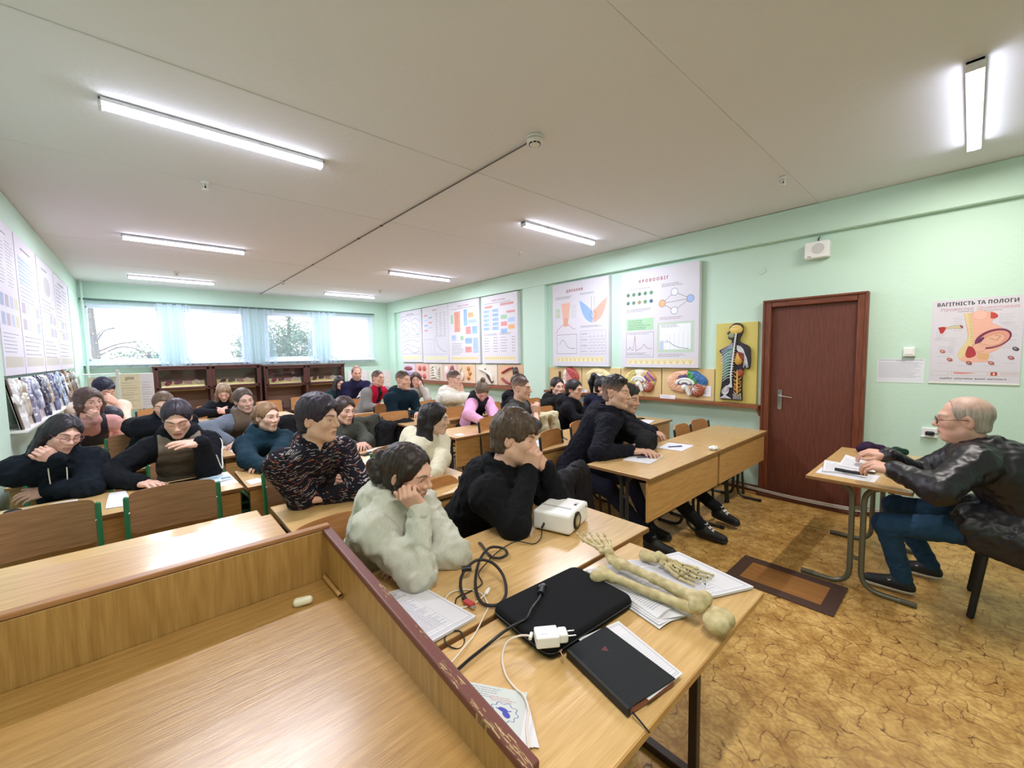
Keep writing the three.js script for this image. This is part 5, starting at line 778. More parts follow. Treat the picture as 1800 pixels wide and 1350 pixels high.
// --- hands: z to the fingertips, y to the back of the hand, +x to the thumb (right hand); origin at the wrist
const POSES = { rest: [18, 24, 14, 0.25], flat: [4, 8, 5, 0.15], curl: [62, 74, 40, 0.55], fist: [78, 92, 55, 0.7], grip: [38, 34, 20, 0.75] };
const handCache = {};
function handProto(pose, cell) {
  return handCache[pose + cell] ??= (() => {
    const [b0, b1, b2, th] = POSES[pose], prims = [], X = V(0, 1, 0);
    const base = [[0.03, 0.0, 0.082], [0.0095, 0.004, 0.087], [-0.0115, 0.003, 0.083], [-0.0305, -0.002, 0.075]], len = [[0.041, 0.024, 0.02], [0.045, 0.028, 0.021], [0.042, 0.026, 0.02], [0.033, 0.019, 0.017]];
    prims.push([V(0.005, 0, -0.022), V(0.004, 0, 0.0), 0.022, 0.0235, 0.02, V(0, 1, 0), 0.72]);
    base.forEach(([x, y, z], i) => {
      prims.push([V(x * 0.55, -0.002, 0.008), V(x, y - 0.003, z - 0.008), 0.0165, 0.0125, 0.016, X, 0.9]);
      let p = V(x, y, z), a = 0; const bends = [b0 + 4 * i * (pose === 'rest' ? 1 : 0.4), b1, b2], spread = (1.5 - i) * 0.05 * (pose === 'fist' ? 0.2 : 1);
      len[i].forEach((l, j) => { a += bends[j] * PI / 180; const q = p.clone().add(V(spread * Math.cos(a) * l, -Math.sin(a) * l, Math.cos(a) * l)), r = [0.0098, 0.0088, 0.0078][j] * (i === 3 ? 0.86 : 1), r2 = [0.009, 0.008, 0.0066][j] * (i === 3 ? 0.86 : 1); prims.push([p, q, r, r2, j ? 0.004 : 0.007]); p = q; });
    });
    const t0 = V(0.018, -0.006, 0.022), t1 = V(0.042, -0.014 - 0.012 * th, 0.05), t2 = t1.clone().add(V(0.022 * (1 - th * 0.9), -0.012 * th, 0.032)), t3 = t2.clone().add(V(0.012 * (1 - th * 1.6), -0.006 * th, 0.024));
    prims.push([t0, t1, 0.019, 0.0135, 0.016], [t1, t2, 0.0118, 0.0105, 0.008], [t2, t3, 0.0102, 0.008, 0.004], [V(-0.02, -0.008, 0.02), V(-0.024, -0.006, 0.055), 0.015, 0.012, 0.016]);
    const [lo, hi] = boundsOf(prims, 0.006); return surfaceNet(field(prims), lo, hi, cell);
  })();
}
// --- hair in the head's frame
function hairGeo(o, cell, base, skin) {
  const sk = new THREE.Color(skin).multiplyScalar(0.82);
  const t = { top: 0.014, side: 0.01, back: 0.012, nape: -0.06, line: 0.068, temple: 0.064, depth: 0.085, clump: 0.003, ...o }, c0 = new THREE.Color(base), tails = t.tails ?? [], balls = t.balls ?? [];
  const strand = (x, y, z) => { const low = sstep(0.0, -0.06, y), ph = Math.atan2(x, z + 0.03) , a = noise3(ph * 16, y * 5 + z * 4, 3.3), b = noise3(x * 130, y * 9, z * 130); return lerp(a, b, low); };
  const f = (x, y, z) => {
    const ax = Math.abs(x);
    let d = ell(x, y, z, 0, 0.032 + t.top * 0.35, -0.018, 0.0745 + t.side, 0.087 + t.top * 0.75, 0.094 + t.back);
    if (t.fade) d += t.fade * sstep(0.07, 0.015, y) * (0.4 + 0.6 * sstep(0.06, -0.02, z));
    if (t.nape < -0.05) d = smin(d, ell(x, y, z, 0, -0.035, -0.05, 0.06 + t.side, 0.06 + Math.max(0, -t.nape - 0.06), 0.045 + t.back), 0.02);
    d = smax(d, (t.nape - y) * 0.96 - 0.0 + (z > -0.02 ? 0 : 0), 0.01);
    const fx = x * (t.skew ? 1 + t.skew * Math.sign(x) : 1), yl = t.line + (t.peak ?? 0) * ax;
    d = smax(d, -ell(fx, y, z, 0, yl - 0.115, t.depth, t.temple, 0.115, 0.085), 0.012);
    if (!t.ears) d = smax(d, -ell(ax, y, z, 0.085, -0.03, 0.006, 0.03, 0.045, 0.032), 0.01);
    if (t.fringe) for (const [a, b, r] of t.fringe) d = smin(d, cap(x, y, z, a, b, r, r * 0.5), 0.012);
    if (t.part) d += 0.004 * Math.exp(-(((x - (t.partX ?? 0)) / 0.004) ** 2)) * sstep(0.0, 0.05, y) * sstep(-0.08, -0.04, z);
    for (const [p, r] of tails) for (let i = 0; i < p.length - 1; i++) d = smin(d, cap(x, y, z, p[i], p[i + 1], r[i], r[i + 1]), 0.018);
    for (const [bx, by, bz, r] of balls) d = smin(d, Math.hypot(x - bx, y - by, z - bz) - r + 0.003 * Math.sin(40 * (x + y) + 30 * z), 0.01);
    if (Math.abs(d) < 0.02) { d += (t.strand ?? 0.002) * strand(x, y, z) + t.clump * noise3(x * 34, y * 24, z * 34 + 5) + (t.curl ?? 0) * Math.abs(noise3(x * 75, y * 75, z * 75)); }
    return d;
  };
  const lo = [-0.12, -0.13, -0.15], hi = [0.12, 0.16, 0.12];
  for (const [p, r] of tails) p.forEach((q, i) => { for (let c = 0; c < 3; c++) { lo[c] = Math.min(lo[c], q[c] - r[i] - 0.015); hi[c] = Math.max(hi[c], q[c] + r[i] + 0.015); } });
  for (const b of balls) for (let c = 0; c < 3; c++) { lo[c] = Math.min(lo[c], b[c] - b[3] - 0.012); hi[c] = Math.max(hi[c], b[c] + b[3] + 0.012); }
  return surfaceNet(f, lo, hi, cell, (x, y, z, c) => { const k = 1 + 0.35 * strand(x * 1.3, y, z * 1.3) + 0.15 * noise3(x * 20, y * 12, z * 20); c.copy(c0).multiplyScalar(clamp(k, 0.45, 1.7)); if (t.tint) c.lerp(sk, t.tint * sstep(0.09, 0.01, y) * (0.75 + 0.25 * noise3(x * 90, y * 90, z * 90))); if (t.thin) c.lerp(sk, t.thin * sstep(0.035, 0.085, y) * (0.8 + 0.3 * noise3(x * 60, y * 20, z * 60))); });
}
const mid = (f) => f.reduce((a, q) => [...a, q, [-q[0], q[1], q[2]]], []);
const both = (p, r) => [[p, r], [p.map(([x, y, z]) => [-x, y, z]), r]];
const STYLES = {
  crop: { top: 0.011, side: 0.004, back: 0.005, line: 0.072, fade: 0.005, tint: 0.85, strand: 0.001, nape: -0.05, clump: 0.0016 },
  short: { top: 0.02, side: 0.007, back: 0.009, line: 0.062, nape: -0.065, fringe: [[[0.03, 0.085, 0.07], [-0.02, 0.066, 0.088], 0.014]], clump: 0.003 },
  quiff: { top: 0.024, side: 0.006, back: 0.009, line: 0.074, fade: 0.006, tint: 0.55, nape: -0.06, clump: 0.004, fringe: [[[-0.03, 0.1, 0.056], [0.03, 0.1, 0.062], 0.022]] },
  tousled: { top: 0.03, side: 0.012, back: 0.016, line: 0.058, nape: -0.07, clump: 0.0035, fringe: [[[0.0, 0.1, 0.06], [-0.045, 0.052, 0.085], 0.02], [[0.02, 0.1, 0.06], [0.03, 0.056, 0.088], 0.018], [[0.05, 0.08, 0.04], [0.062, 0.03, 0.055], 0.016], [[-0.05, 0.08, 0.04], [-0.066, 0.02, 0.05], 0.015]] },
  sleek: { top: 0.008, side: 0.008, back: 0.012, line: 0.075, nape: -0.065, part: 1, clump: 0.0012, ears: 0, balls: [[0, -0.01, -0.125, 0.03]] },
  pony: { top: 0.01, side: 0.009, back: 0.012, line: 0.074, nape: -0.06, clump: 0.0015, tails: [[[[0, 0.03, -0.11], [0, 0.0, -0.15], [0.01, -0.1, -0.14], [0.015, -0.2, -0.11]], [0.022, 0.03, 0.028, 0.012]]] },
  highPony: { top: 0.01, side: 0.009, back: 0.012, line: 0.074, nape: -0.06, clump: 0.0015, tails: [[[[0, 0.1, -0.09], [0, 0.12, -0.14], [0, 0.04, -0.17], [0, -0.09, -0.15]], [0.022, 0.03, 0.034, 0.014]]] },
  topBun: { top: 0.012, side: 0.01, back: 0.013, line: 0.07, nape: -0.06, clump: 0.002, balls: [[0, 0.14, -0.06, 0.03]] },
  lowBun: { top: 0.007, side: 0.004, back: 0.016, line: 0.078, temple: 0.066, depth: 0.09, nape: -0.075, clump: 0.0022, part: 1, partX: 0.012, curl: 0.0004, balls: [[0.005, -0.028, -0.145, 0.046], [0.02, 0.012, -0.15, 0.03], [-0.02, -0.05, -0.125, 0.034], [-0.015, -0.005, -0.165, 0.022]], tails: [[[[-0.066, 0.05, 0.03], [-0.075, -0.02, 0.0], [-0.07, -0.07, -0.02]], [0.012, 0.01, 0.006]]] },
  long: { top: 0.014, side: 0.012, back: 0.016, line: 0.074, peak: -0.25, nape: -0.1, part: 1, ears: 1, clump: 0.002, tails: [...both([[0.06, 0.06, 0.02], [0.078, -0.03, 0.01], [0.085, -0.13, 0.02], [0.08, -0.24, 0.05]], [0.02, 0.026, 0.03, 0.016]), ...both([[0.045, 0.0, -0.08], [0.055, -0.12, -0.075], [0.055, -0.24, -0.06]], [0.04, 0.045, 0.03])] },
  longBack: { top: 0.014, side: 0.012, back: 0.018, line: 0.076, peak: -0.2, nape: -0.1, part: 1, ears: 1, clump: 0.002, tails: [...both([[0.07, 0.04, -0.02], [0.082, -0.05, -0.025], [0.085, -0.14, -0.03], [0.07, -0.2, -0.03]], [0.02, 0.026, 0.03, 0.014]), ...both([[0.04, 0.0, -0.085], [0.045, -0.12, -0.08], [0.04, -0.22, -0.07]], [0.045, 0.05, 0.03])] },
  bob: { top: 0.02, side: 0.016, back: 0.022, line: 0.066, nape: -0.1, ears: 1, clump: 0.004, fringe: [[[0.03, 0.09, 0.05], [-0.05, 0.06, 0.072], 0.016]], tails: [...both([[0.07, 0.04, 0.02], [0.085, -0.03, 0.01], [0.08, -0.1, 0.0]], [0.02, 0.028, 0.018]), [[[0, -0.02, -0.1], [0, -0.09, -0.085]], [0.06, 0.045]]] },
  receding: { top: 0.0035, side: 0.004, back: 0.006, line: 0.096, depth: 0.066, temple: 0.066, nape: -0.062, clump: 0.0006, strand: 0.0006, thin: 0.72, peak: 0.25 },
  veryShort: { top: 0.007, side: 0.004, back: 0.005, tint: 0.5, strand: 0.0008, line: 0.078, nape: -0.055, clump: 0.001, fade: 0.003 },
};
// --- garments
const clothTex = (kind) => kind === 'heather' ? dataTex(256, 256, (u, v) => { const k = 0.5 + 0.25 * periodic(u, v, 8, 90, 1) + 0.2 * periodic(u, v, 3, 14, 4); return [lerp(186, 214, k), lerp(187, 214, k), lerp(174, 200, k)]; }, 0.1, 0.1)
  : dataTex(512, 512, (() => { const d = []; const grid = new Map(); for (let i = 0; i < 560; i++) { const s = { x: rnd(), y: rnd(), l: rr(0.008, 0.034), h: rr(0.0022, 0.0046), a: rr(-0.22, 0.22), c: rnd() < 0.62 ? [196, 190, 186] : rnd() < 0.6 ? [198, 112, 62] : [150, 74, 74] }; for (let X = -1; X < 2; X++) for (let Y = -1; Y < 2; Y++) { const k = ((Math.floor(s.x * 16) + X + 16) % 16) * 16 + (Math.floor(s.y * 16) + Y + 16) % 16; if (!grid.has(k)) grid.set(k, []); grid.get(k).push(s); } }
    return (u, v) => { for (const s of grid.get(Math.floor(u * 16) % 16 * 16 + Math.floor(v * 16) % 16) ?? []) { let x = u - s.x, y = v - s.y; x -= Math.round(x); y -= Math.round(y); const X = x + y * s.a, Y = y - x * s.a; if (Math.abs(X) < s.l && Math.abs(Y) < s.h && noise2(u * 90, v * 90) > -0.35) return s.c; } return [24, 23, 33]; }; })(), 0.36, 0.36);
const clothBump = dataTex(256, 256, (u, v) => 128 + 55 * periodic(u, v, 12, 120, 8) + 40 * periodic(u, v, 4, 26, 3), 0.12, 0.12, false);
const cloth = (color, o = {}) => new THREE.MeshPhysicalMaterial({ color, roughness: 0.9, specularIntensity: 0.45, sheen: 0.08, sheenRoughness: 0.6, sheenColor: new THREE.Color(color).lerp(new THREE.Color(0xffffff), 0.15), bumpMap: clothBump, bumpScale: 0.0006, ...o });
const clothPaint = (o = {}) => cloth(0xffffff, { vertexColors: true, sheen: 0, ...o });
function uvCloth(g) { const p = g.attributes.position, n = g.attributes.normal, uv = new Float32Array(p.count * 2); for (let i = 0; i < p.count; i++) { uv[i * 2] = p.getX(i) * 0.9 + p.getZ(i) * 0.75; uv[i * 2 + 1] = p.getY(i) + 0.35 * p.getZ(i); } g.setAttribute('uv', new THREE.BufferAttribute(uv, 2)); return g; }
const lin = (hex) => new THREE.Color(hex);
function place(geo, m4, flip) {                                // a transformed copy; flip reverses the winding of a mirrored one
  const g = geo.clone(); g.applyMatrix4(m4);
  if (flip) { const ix = g.index.array; for (let i = 0; i < ix.length; i += 3) { const t = ix[i]; ix[i] = ix[i + 1]; ix[i + 1] = t; } g.computeVertexNormals(); }
  return g;
}
function basis(x, y, z, o) { return new THREE.Matrix4().makeBasis(x, y, z).setPosition(o); }
const skinMat = new THREE.MeshPhysicalMaterial({ vertexColors: true, roughness: 0.52, sheen: 0.15, sheenColor: new THREE.Color(0xffb090), sheenRoughness: 0.5, specularIntensity: 0.7 });
const hairMat = new THREE.MeshPhysicalMaterial({ vertexColors: true, roughness: 0.48, specularIntensity: 0.8 });
const glassesMat = std(0x2a2226, 0.3, { metalness: 0.6 }), lensMat = new THREE.MeshPhysicalMaterial({ color: 0xffffff, transmission: 1, thickness: 0, roughness: 0.02, ior: 1.3 });
function paint(g, fn) { const p = g.attributes.position, n = g.attributes.normal, col = new Float32Array(p.count * 3), c = new THREE.Color(); for (let i = 0; i < p.count; i++) { fn(p.getX(i), p.getY(i), p.getZ(i), c); col[i * 3] = c.r; col[i * 3 + 1] = c.g; col[i * 3 + 2] = c.b; } g.setAttribute('color', new THREE.BufferAttribute(col, 3)); return g; }
function headPaint(skin, hair, o) {
  const s = lin(skin), lip = s.clone().lerp(lin(o.lip ?? 0x9a3f3c), o.lip ? 0.75 : 0.42), brow = s.clone().lerp(lin(hair), 0.82), dark = lin(0x2a1814), white = lin(0xe6e0da), red = s.clone().lerp(lin(0xb5523f), 0.35), stub = s.clone().lerp(lin(o.beardColor ?? hair), 0.5);
  return (X, y, z, c) => {
    const x = Math.abs(X); c.copy(s).multiplyScalar(1 + 0.05 * noise3(X * 40, y * 40, z * 40));
    const blush = Math.exp(-(((x - 0.042) / 0.022) ** 2) - (((y + 0.022) / 0.02) ** 2)) * sstep(0.03, 0.06, z) * 0.5; c.lerp(red, blush);
    if (x > 0.07) c.lerp(red, 0.35); if (Math.hypot(x, y + 0.03, z - 0.106) < 0.016) c.lerp(red, 0.3);
    if (z > 0.068 && Math.abs(x) < 0.0225) { const up = y > -0.0612, k = up ? sstep(0.0085, 0.006, Math.abs(y + 0.0572 + x * 0.12) * 1.35) : sstep(0.0085, 0.0065, Math.abs(y + 0.0668 - x * 0.1)); c.lerp(lip, k * sstep(0.0235, 0.019, x)); if (Math.abs(y + 0.0612 + x * 0.03) < 0.0014) c.lerp(dark, 0.6); }
    const by = 0.0225 + 0.007 * Math.sin(clamp((x - 0.012) / 0.04, 0, 1) * 2.4), bt = 0.0042 * (1 - 0.5 * sstep(0.03, 0.055, x)); if (z > 0.045 && x > 0.011 && x < 0.054) c.lerp(brow, 0.9 * sstep(bt + 0.0015, bt - 0.0008, Math.abs(y - by)));
    if (z > 0.06) { const lid = Math.abs(((x - 0.0315) / 0.015) ** 2 + ((y - 0.003) / 0.0078) ** 2 - 1); if (o.open) { if (lid < 0.22 && y > 0.003) c.lerp(dark, 0.6); } else if (Math.abs(y + 0.003 + 0.0022 * ((x - 0.031) / 0.012) ** 2 * -1) < 0.0018 && Math.abs(x - 0.031) < 0.0145) c.lerp(dark, 0.8); }
    if (o.beard && y < -0.035 && z > -0.02) { const k = o.beard * sstep(-0.035, -0.055, y) * (1 - Math.exp(-((x / 0.021) ** 2) - (((y + 0.062) / 0.0085) ** 2))) * sstep(-0.02, 0.02, z) * sstep(-0.125, -0.1, y); c.lerp(stub, k); }
    if (o.shave) { const q = Math.hypot(x / 0.08, (y - 0.05) / 0.09, (z + 0.03) / 0.1); }
  };
}
function eyeball(s, gaze = 0) { const g = new THREE.SphereGeometry(0.0122, 22, 16).rotateX(PI / 2); return g; }
const eyeProto = eyeball();
function eyePaint(iris) { return (x, y, z, c) => { const r = Math.hypot(x, y); if (z > 0 && r < 0.0026) c.set(0x0a0808); else if (z > 0 && r < 0.0062) c.set(iris).multiplyScalar(r > 0.0053 ? 0.45 : 1); else c.set(0xd9d2cc); }; }
function ik(S, W, pole, l1, l2) {
  const d = W.clone().sub(S); let L = d.length(); if (L > (l1 + l2) * 0.995) { W = S.clone().addScaledVector(d, (l1 + l2) * 0.995 / L); d.copy(W).sub(S); L = d.length(); } if (L < Math.abs(l1 - l2) + 0.03) L = Math.abs(l1 - l2) + 0.03;
  const h1 = pole.distanceTo(S) / l1, h2 = pole.distanceTo(W) / l2; if (h1 > 0.58 && h1 < 1.2 && h2 > 0.62 && h2 < 1.2) return [pole.clone(), W];
  const u = d.clone().normalize(), a = clamp((l1 * l1 - l2 * l2 + L * L) / (2 * L), -l1, l1), h = Math.sqrt(Math.max(0, l1 * l1 - a * a)), q = pole.clone().sub(S); q.addScaledVector(u, -q.dot(u)).normalize();
  return [S.clone().addScaledVector(u, a).addScaledVector(q, h), W];
}
function makePerson(id, label, w) {
  const d = PEOPLE[id], s = d.s, male = d.sex === 'm', near = w.near ?? 0, cellBody = [0.017, 0.013, 0.0088][near], cellHead = [0.0056, 0.0044, 0.0031][near], root = thing('person', label, 'person');
  const H = V(...d.h), Q = new THREE.Quaternion().setFromEuler(new THREE.Euler(d.p * PI / 180, d.y * PI / 180, d.r * PI / 180, 'YXZ'));
  const hm = new THREE.Matrix4().compose(H, Q, V(s, s, s)), inHead = (x, y, z) => V(x, y, z).applyMatrix4(hm);
  const ty = d.ty * PI / 180, fwd = V(Math.sin(ty), 0, Math.cos(ty)), lat = V(Math.cos(ty), 0, -Math.sin(ty)), up = V(0, 1, 0);
  const P = V(d.seat[0], 0.515, d.seat[1]);
  const nb = inHead(0, -0.108, -0.034).add(V(0, -0.042 * s, 0)).addScaledVector(fwd, -0.014 * s);
  const sw = (male ? 0.178 : 0.152) * s * (w.wide ?? 1), S = [1, -1].map((q) => nb.clone().addScaledVector(lat, q * sw).add(V(0, -0.07 * s + (w.shrug ?? 0), 0)).addScaledVector(fwd, 0.008));
  const l1 = (male ? 0.285 : 0.262) * s, l2 = (male ? 0.25 : 0.232) * s;
  const arms = ['L', 'R'].map((k, i) => {
    const q = i ? -1 : 1, a = d[k]; let e, wr, pose = 'rest', f = fwd.clone().addScaledVector(lat, -q * 1.2).normalize(), dd = up.clone();
    if (a) { e = V(a[0], a[1], a[2]); wr = V(a[3], a[4], a[5]); pose = a[6]; f = V(a[7], a[8], a[9]); dd = V(a[10], a[11], a[12]); }
    else { wr = nb.clone().addScaledVector(fwd, 0.26 * s).addScaledVector(lat, q * 0.05); wr.y = 0.75; e = S[i].clone().addScaledVector(fwd, 0.02).addScaledVector(lat, q * 0.1); e.y = 0.45; }
    const [E, W] = ik(S[i], wr, e, l1, l2); if (E.y < 0.748 && !w.lowElbow) E.y = Math.max(E.y, 0.742); if (!w.lowElbow) W.y = Math.max(W.y, 0.742);
    f.normalize().lerp(W.clone().sub(E).normalize(), 0.15).normalize(); dd.addScaledVector(f, -dd.dot(f)).normalize(); return { S: S[i], E, W, pose, f: f.normalize(), dd, q };
  });
  // skeleton points
  const chest = P.clone().lerp(nb, 0.72).addScaledVector(fwd, -0.02), waist = P.clone().lerp(nb, 0.34).addScaledVector(fwd, -0.01), g = male ? 1 : 0.9;
  const hipK = [1, -1].map((q, i) => { const hip = P.clone().addScaledVector(lat, q * 0.085).add(V(0, -0.015, 0)), kn = d.knees ? V(...d.knees[i]) : hip.clone().addScaledVector(fwd, 0.4).addScaledVector(lat, q * 0.03).add(V(0, -0.01, 0)), an = d.feet ? V(...d.feet[i].slice(0, 3)) : kn.clone().addScaledVector(fwd, 0.0).setY(0.09); return { hip, kn, an, toe: d.feet ? V(...d.feet[i].slice(3, 6)) : an.clone().addScaledVector(fwd, 0.15).setY(0.03) }; });
  const torso = (t, k = 0.05) => [[P, waist, (0.118 + t) * s * g, (0.112 + t) * s * g, k, fwd, 0.82], [waist, chest, (0.112 + t) * s * g, (0.132 + t) * s * g, k, fwd, 0.76], [chest, nb.clone().add(V(0, -0.06 * s, 0)), (0.13 + t) * s * g, (0.078 + t) * s, k, fwd, 0.76], [S[0].clone().add(V(0, -0.005, 0)), S[1].clone().add(V(0, -0.005, 0)), (0.056 + t) * s, (0.056 + t) * s, k, fwd, 0.95], [nb.clone().add(V(0, -0.05 * s, 0)), nb.clone().add(V(0, 0.0, 0)), (0.07 + t) * s, (0.054 + t * 0.6) * s, 0.03], ...S.map((q) => [nb.clone().lerp(q, 0.25).add(V(0, -0.036 * s, 0)), q.clone().lerp(nb, 0.12), (0.042 + t * 0.8) * s, (0.05 + t) * s, 0.04])];
    const armPrims = (t, a, end = 1, k = 0.03) => { const r = [[a.S, a.E, (0.053 + t) * s, (0.043 + t) * s, k]]; if (end > 0) r.push([a.E, a.E.clone().lerp(a.W, end), (0.042 + t) * s, (lerp(0.042, 0.029, end) + t * 0.75) * s, k]); return r; };
  // --- body: one mesh, from the head over the neck into torso, arms and hands
  const pieces = [], skin = new THREE.Color(w.skin ?? 0xdba98c).lerp(new THREE.Color(0xfff0e8), 0.17).getHex(), hairC = w.hair ?? 0x2a1e18;
  const hp = headProto(male, !!w.old, !w.down, cellHead).clone(); paint(hp, headPaint(skin, hairC, { open: !w.down, beard: w.beard, beardColor: w.beardColor, lip: w.lip })); hp.applyMatrix4(hm); pieces.push(hp);
  if (!w.down) for (const q of [1, -1]) { const e = paint(eyeProto.clone(), eyePaint(w.iris ?? 0x5a4232)); e.rotateY((w.gaze ?? 0)); e.translate(q * 0.031, 0.0022, 0.0685); e.applyMatrix4(hm); pieces.push(e); }
  const corePrims = [...torso(-0.022), ...arms.flatMap((a) => armPrims(w.bare ? -0.004 : -0.012, a)), ...hipK.flatMap((l) => [[l.hip, l.kn, 0.06, 0.045, 0.03], [l.kn, l.an, 0.045, 0.03, 0.03]])];
  { const [lo, hi] = boundsOf(corePrims, 0.03), c = lin(skin), cg = surfaceNet(field(corePrims), lo, hi, w.bare ? 0.013 : 0.034, (x, y, z, o) => o.copy(c)); pieces.push(cg); }
  for (const a of arms) {
    const hs = s * (male ? 1.0 : 0.94), z = a.f, y = a.dd, x = new THREE.Vector3().crossVectors(y, z), m = basis(x.clone().multiplyScalar(hs * (a.q > 0 ? -1 : 1)), y.clone().multiplyScalar(hs), z.clone().multiplyScalar(hs), a.W);
    const hg = place(handProto(a.pose, near === 2 ? 0.0033 : 0.0052), m, a.q > 0), c = lin(skin), r = lin(0xb5523f); paint(hg, (X, Y, Z, o) => o.copy(c).lerp(r, 0.08 + 0.06 * noise3(X * 30, Y * 30, Z * 30))); pieces.push(hg);
  }
  part('body', mergeGeometries(pieces.map((q) => { for (const k of Object.keys(q.attributes)) if (!['position', 'normal', 'color'].includes(k)) q.deleteAttribute(k); return q; })), skinMat, root);
  // --- hair
  if (w.style) { const hg = hairGeo({ ...STYLES[w.style], ...(w.hairOpt ?? {}) }, [0.0075, 0.0062, 0.004][near], hairC, skin); hg.applyMatrix4(hm); part('hair', hg, hairMat, root); }
  if (w.beardMesh) { const f = headField(male, false, false), bg2 = surfaceNet((x, y, z) => smax(smax(f(x, y, z) - 0.004 - 0.0015 * noise3(x * 120, y * 40, z * 120), y + 0.048, 0.006), -ell(x, y, z, 0, -0.0615, 0.09, 0.02, 0.0085, 0.02), 0.004) + (z < 0.035 ? 0.02 : 0) , [-0.06, -0.13, 0.0], [0.06, -0.04, 0.12], 0.004, (x, y, z, c) => c.set(w.beardColor)); bg2.applyMatrix4(hm); part('beard', bg2, hairMat, root); }
  if (w.glasses) {
    const gm = w.glasses === 'round' ? std(0x7a6a5a, 0.3, { metalness: 0.7 }) : w.glasses === 'red' ? std(0x7a3038, 0.35) : glassesMat, R = w.glasses === 'round' ? 0.021 : 0.022, gg = [], lens = [];
    for (const q of [1, -1]) { gg.push(new THREE.TorusGeometry(R, 0.0015, 6, 28).scale(1, 0.82, 1).translate(q * 0.033, -0.002, 0.097), tube([[q * 0.054, 0.004, 0.095], [q * 0.074, 0.006, 0.07], [q * 0.078, 0.007, -0.005], [q * 0.079, -0.012, -0.022]], 0.0016, 24, 5)); lens.push(new THREE.CylinderGeometry(R - 0.001, R - 0.001, 0.0012, 24).rotateX(PI / 2).scale(1, 0.82, 1).translate(q * 0.033, -0.002, 0.097)); }
    gg.push(tube([[-0.012, 0.002, 0.098], [0, 0.006, 0.104], [0.012, 0.002, 0.098]], 0.0015, 10, 5)); const gl = part('glasses', join(gg).applyMatrix4(hm), gm, root); for (const l of lens) part('lens', l.applyMatrix4(hm), lensMat, gl);
  }
  // --- clothes
  const garment = (name, prims, o = {}) => {
    const [lo, hi] = boundsOf(prims, 0.03), f0 = field(prims), amp = o.fold ?? 0.005, fr = o.freq ?? 13, cut = o.cut;
    const f = (x, y, z) => { let v = f0(x, y, z); if (Math.abs(v) < 0.035) { const wv = 0.03 * noise3(x * 6, y * 6, z * 6 + 9), r1 = 1 - Math.abs(noise3((x + wv) * fr, (y * 0.8 + wv) * fr, z * fr)) * 2, r2 = noise3(x * fr * 2.3, y * fr * 1.7, z * fr * 2.3 + 7); v -= amp * (0.75 * r1 + 0.4 * r2); if (o.baffle) v -= o.baffle * (Math.abs(Math.sin((y + 0.01 * noise3(x * 5, y * 5, z * 5)) * PI / 0.085)) - 0.6); } if (cut) v = Math.max(v, cut(x, y, z)); return v; };
    const gm = surfaceNet(f, lo, hi, o.cell ?? cellBody, o.paint); return part(name, uvCloth(gm), o.mat, root);
  };
  const ring = (y0, rad, thick, back = 0.012, from = -PI, to = PI, n = 14) => [...Array(n)].map((_, i) => { const a0 = lerp(from, to, i / n), a1 = lerp(from, to, (i + 1) / n), pt = (a) => nb.clone().addScaledVector(lat, Math.sin(a) * rad).addScaledVector(fwd, Math.cos(a) * rad * 0.95 - back).add(V(0, y0 - 0.018 * Math.cos(a), 0)); return [pt(a0), pt(a1), thick, thick, 0.02]; });
  const local = (x, y, z) => { const px = x - nb.x, pz = z - nb.z; return [px * lat.x + pz * lat.z, y - nb.y, px * fwd.x + pz * fwd.z]; };   // right-left, height, front from the neck
  const th = w.thick ?? 0.014, sleeve = w.sleeve ?? 0.97, tm = w.topMat ?? cloth(w.top), prims = [...torso(th), ...arms.flatMap((a) => armPrims(w.armThick ?? th * 0.8, a, sleeve, 0.035))];
  if (w.collar === 'hood') { const bk = nb.clone().addScaledVector(fwd, -0.1 * s).add(V(0, 0.012, 0)); prims.push(...ring(0.046, 0.08 * s, 0.02 * s, 0.02), ...ring(0.016, 0.092 * s, 0.027 * s, 0.026), [bk.clone().addScaledVector(lat, 0.06).add(V(0, -0.01, 0)), bk.clone().addScaledVector(lat, -0.06).add(V(0, -0.01, 0)), 0.052 * s, 0.052 * s, 0.025], [bk.clone().add(V(0, -0.02, 0)).addScaledVector(fwd, -0.03), bk.clone().add(V(0, -0.12, 0)).addScaledVector(fwd, -0.03), 0.058 * s, 0.038 * s, 0.04]); }
  if (w.collar === 'stand') prims.push(...ring(0.05, 0.066 * s, 0.011, 0.014), ...ring(0.028, 0.068 * s, 0.014, 0.014), ...ring(0.005, 0.072 * s, 0.018, 0.014));
  if (w.collar === 'shirt') prims.push(...ring(0.034, 0.066 * s, 0.011, 0.014), ...ring(0.014, 0.074 * s, 0.013, 0.014));
  if (w.collar === 'crew') prims.push(...ring(-0.002, 0.062 * s, 0.011, 0.01));
  if (w.collar === 'scarf') prims.push(...ring(0.028, 0.062 * s, 0.022, 0.008), ...ring(0.0, 0.07 * s, 0.026, 0.004));
  const topName = w.topName ?? 'hoodie';
  const vneck = w.open ? (x, y, z) => { const [a, b, c] = local(x, y, z); return c > 0 ? (w.open - Math.abs(a) * 2.1 + b * 0.55) * (c > 0.02 ? 1 : 0) - (c > 0.02 ? 0 : 1) : -1; } : null;
  garment(topName, prims, { mat: tm, fold: w.fold ?? 0.006, freq: w.freq, baffle: w.baffle, paint: w.paintTop && ((x, y, z, c) => w.paintTop(local(x, y, z), V(x, y, z), c, arms)), cut: vneck });
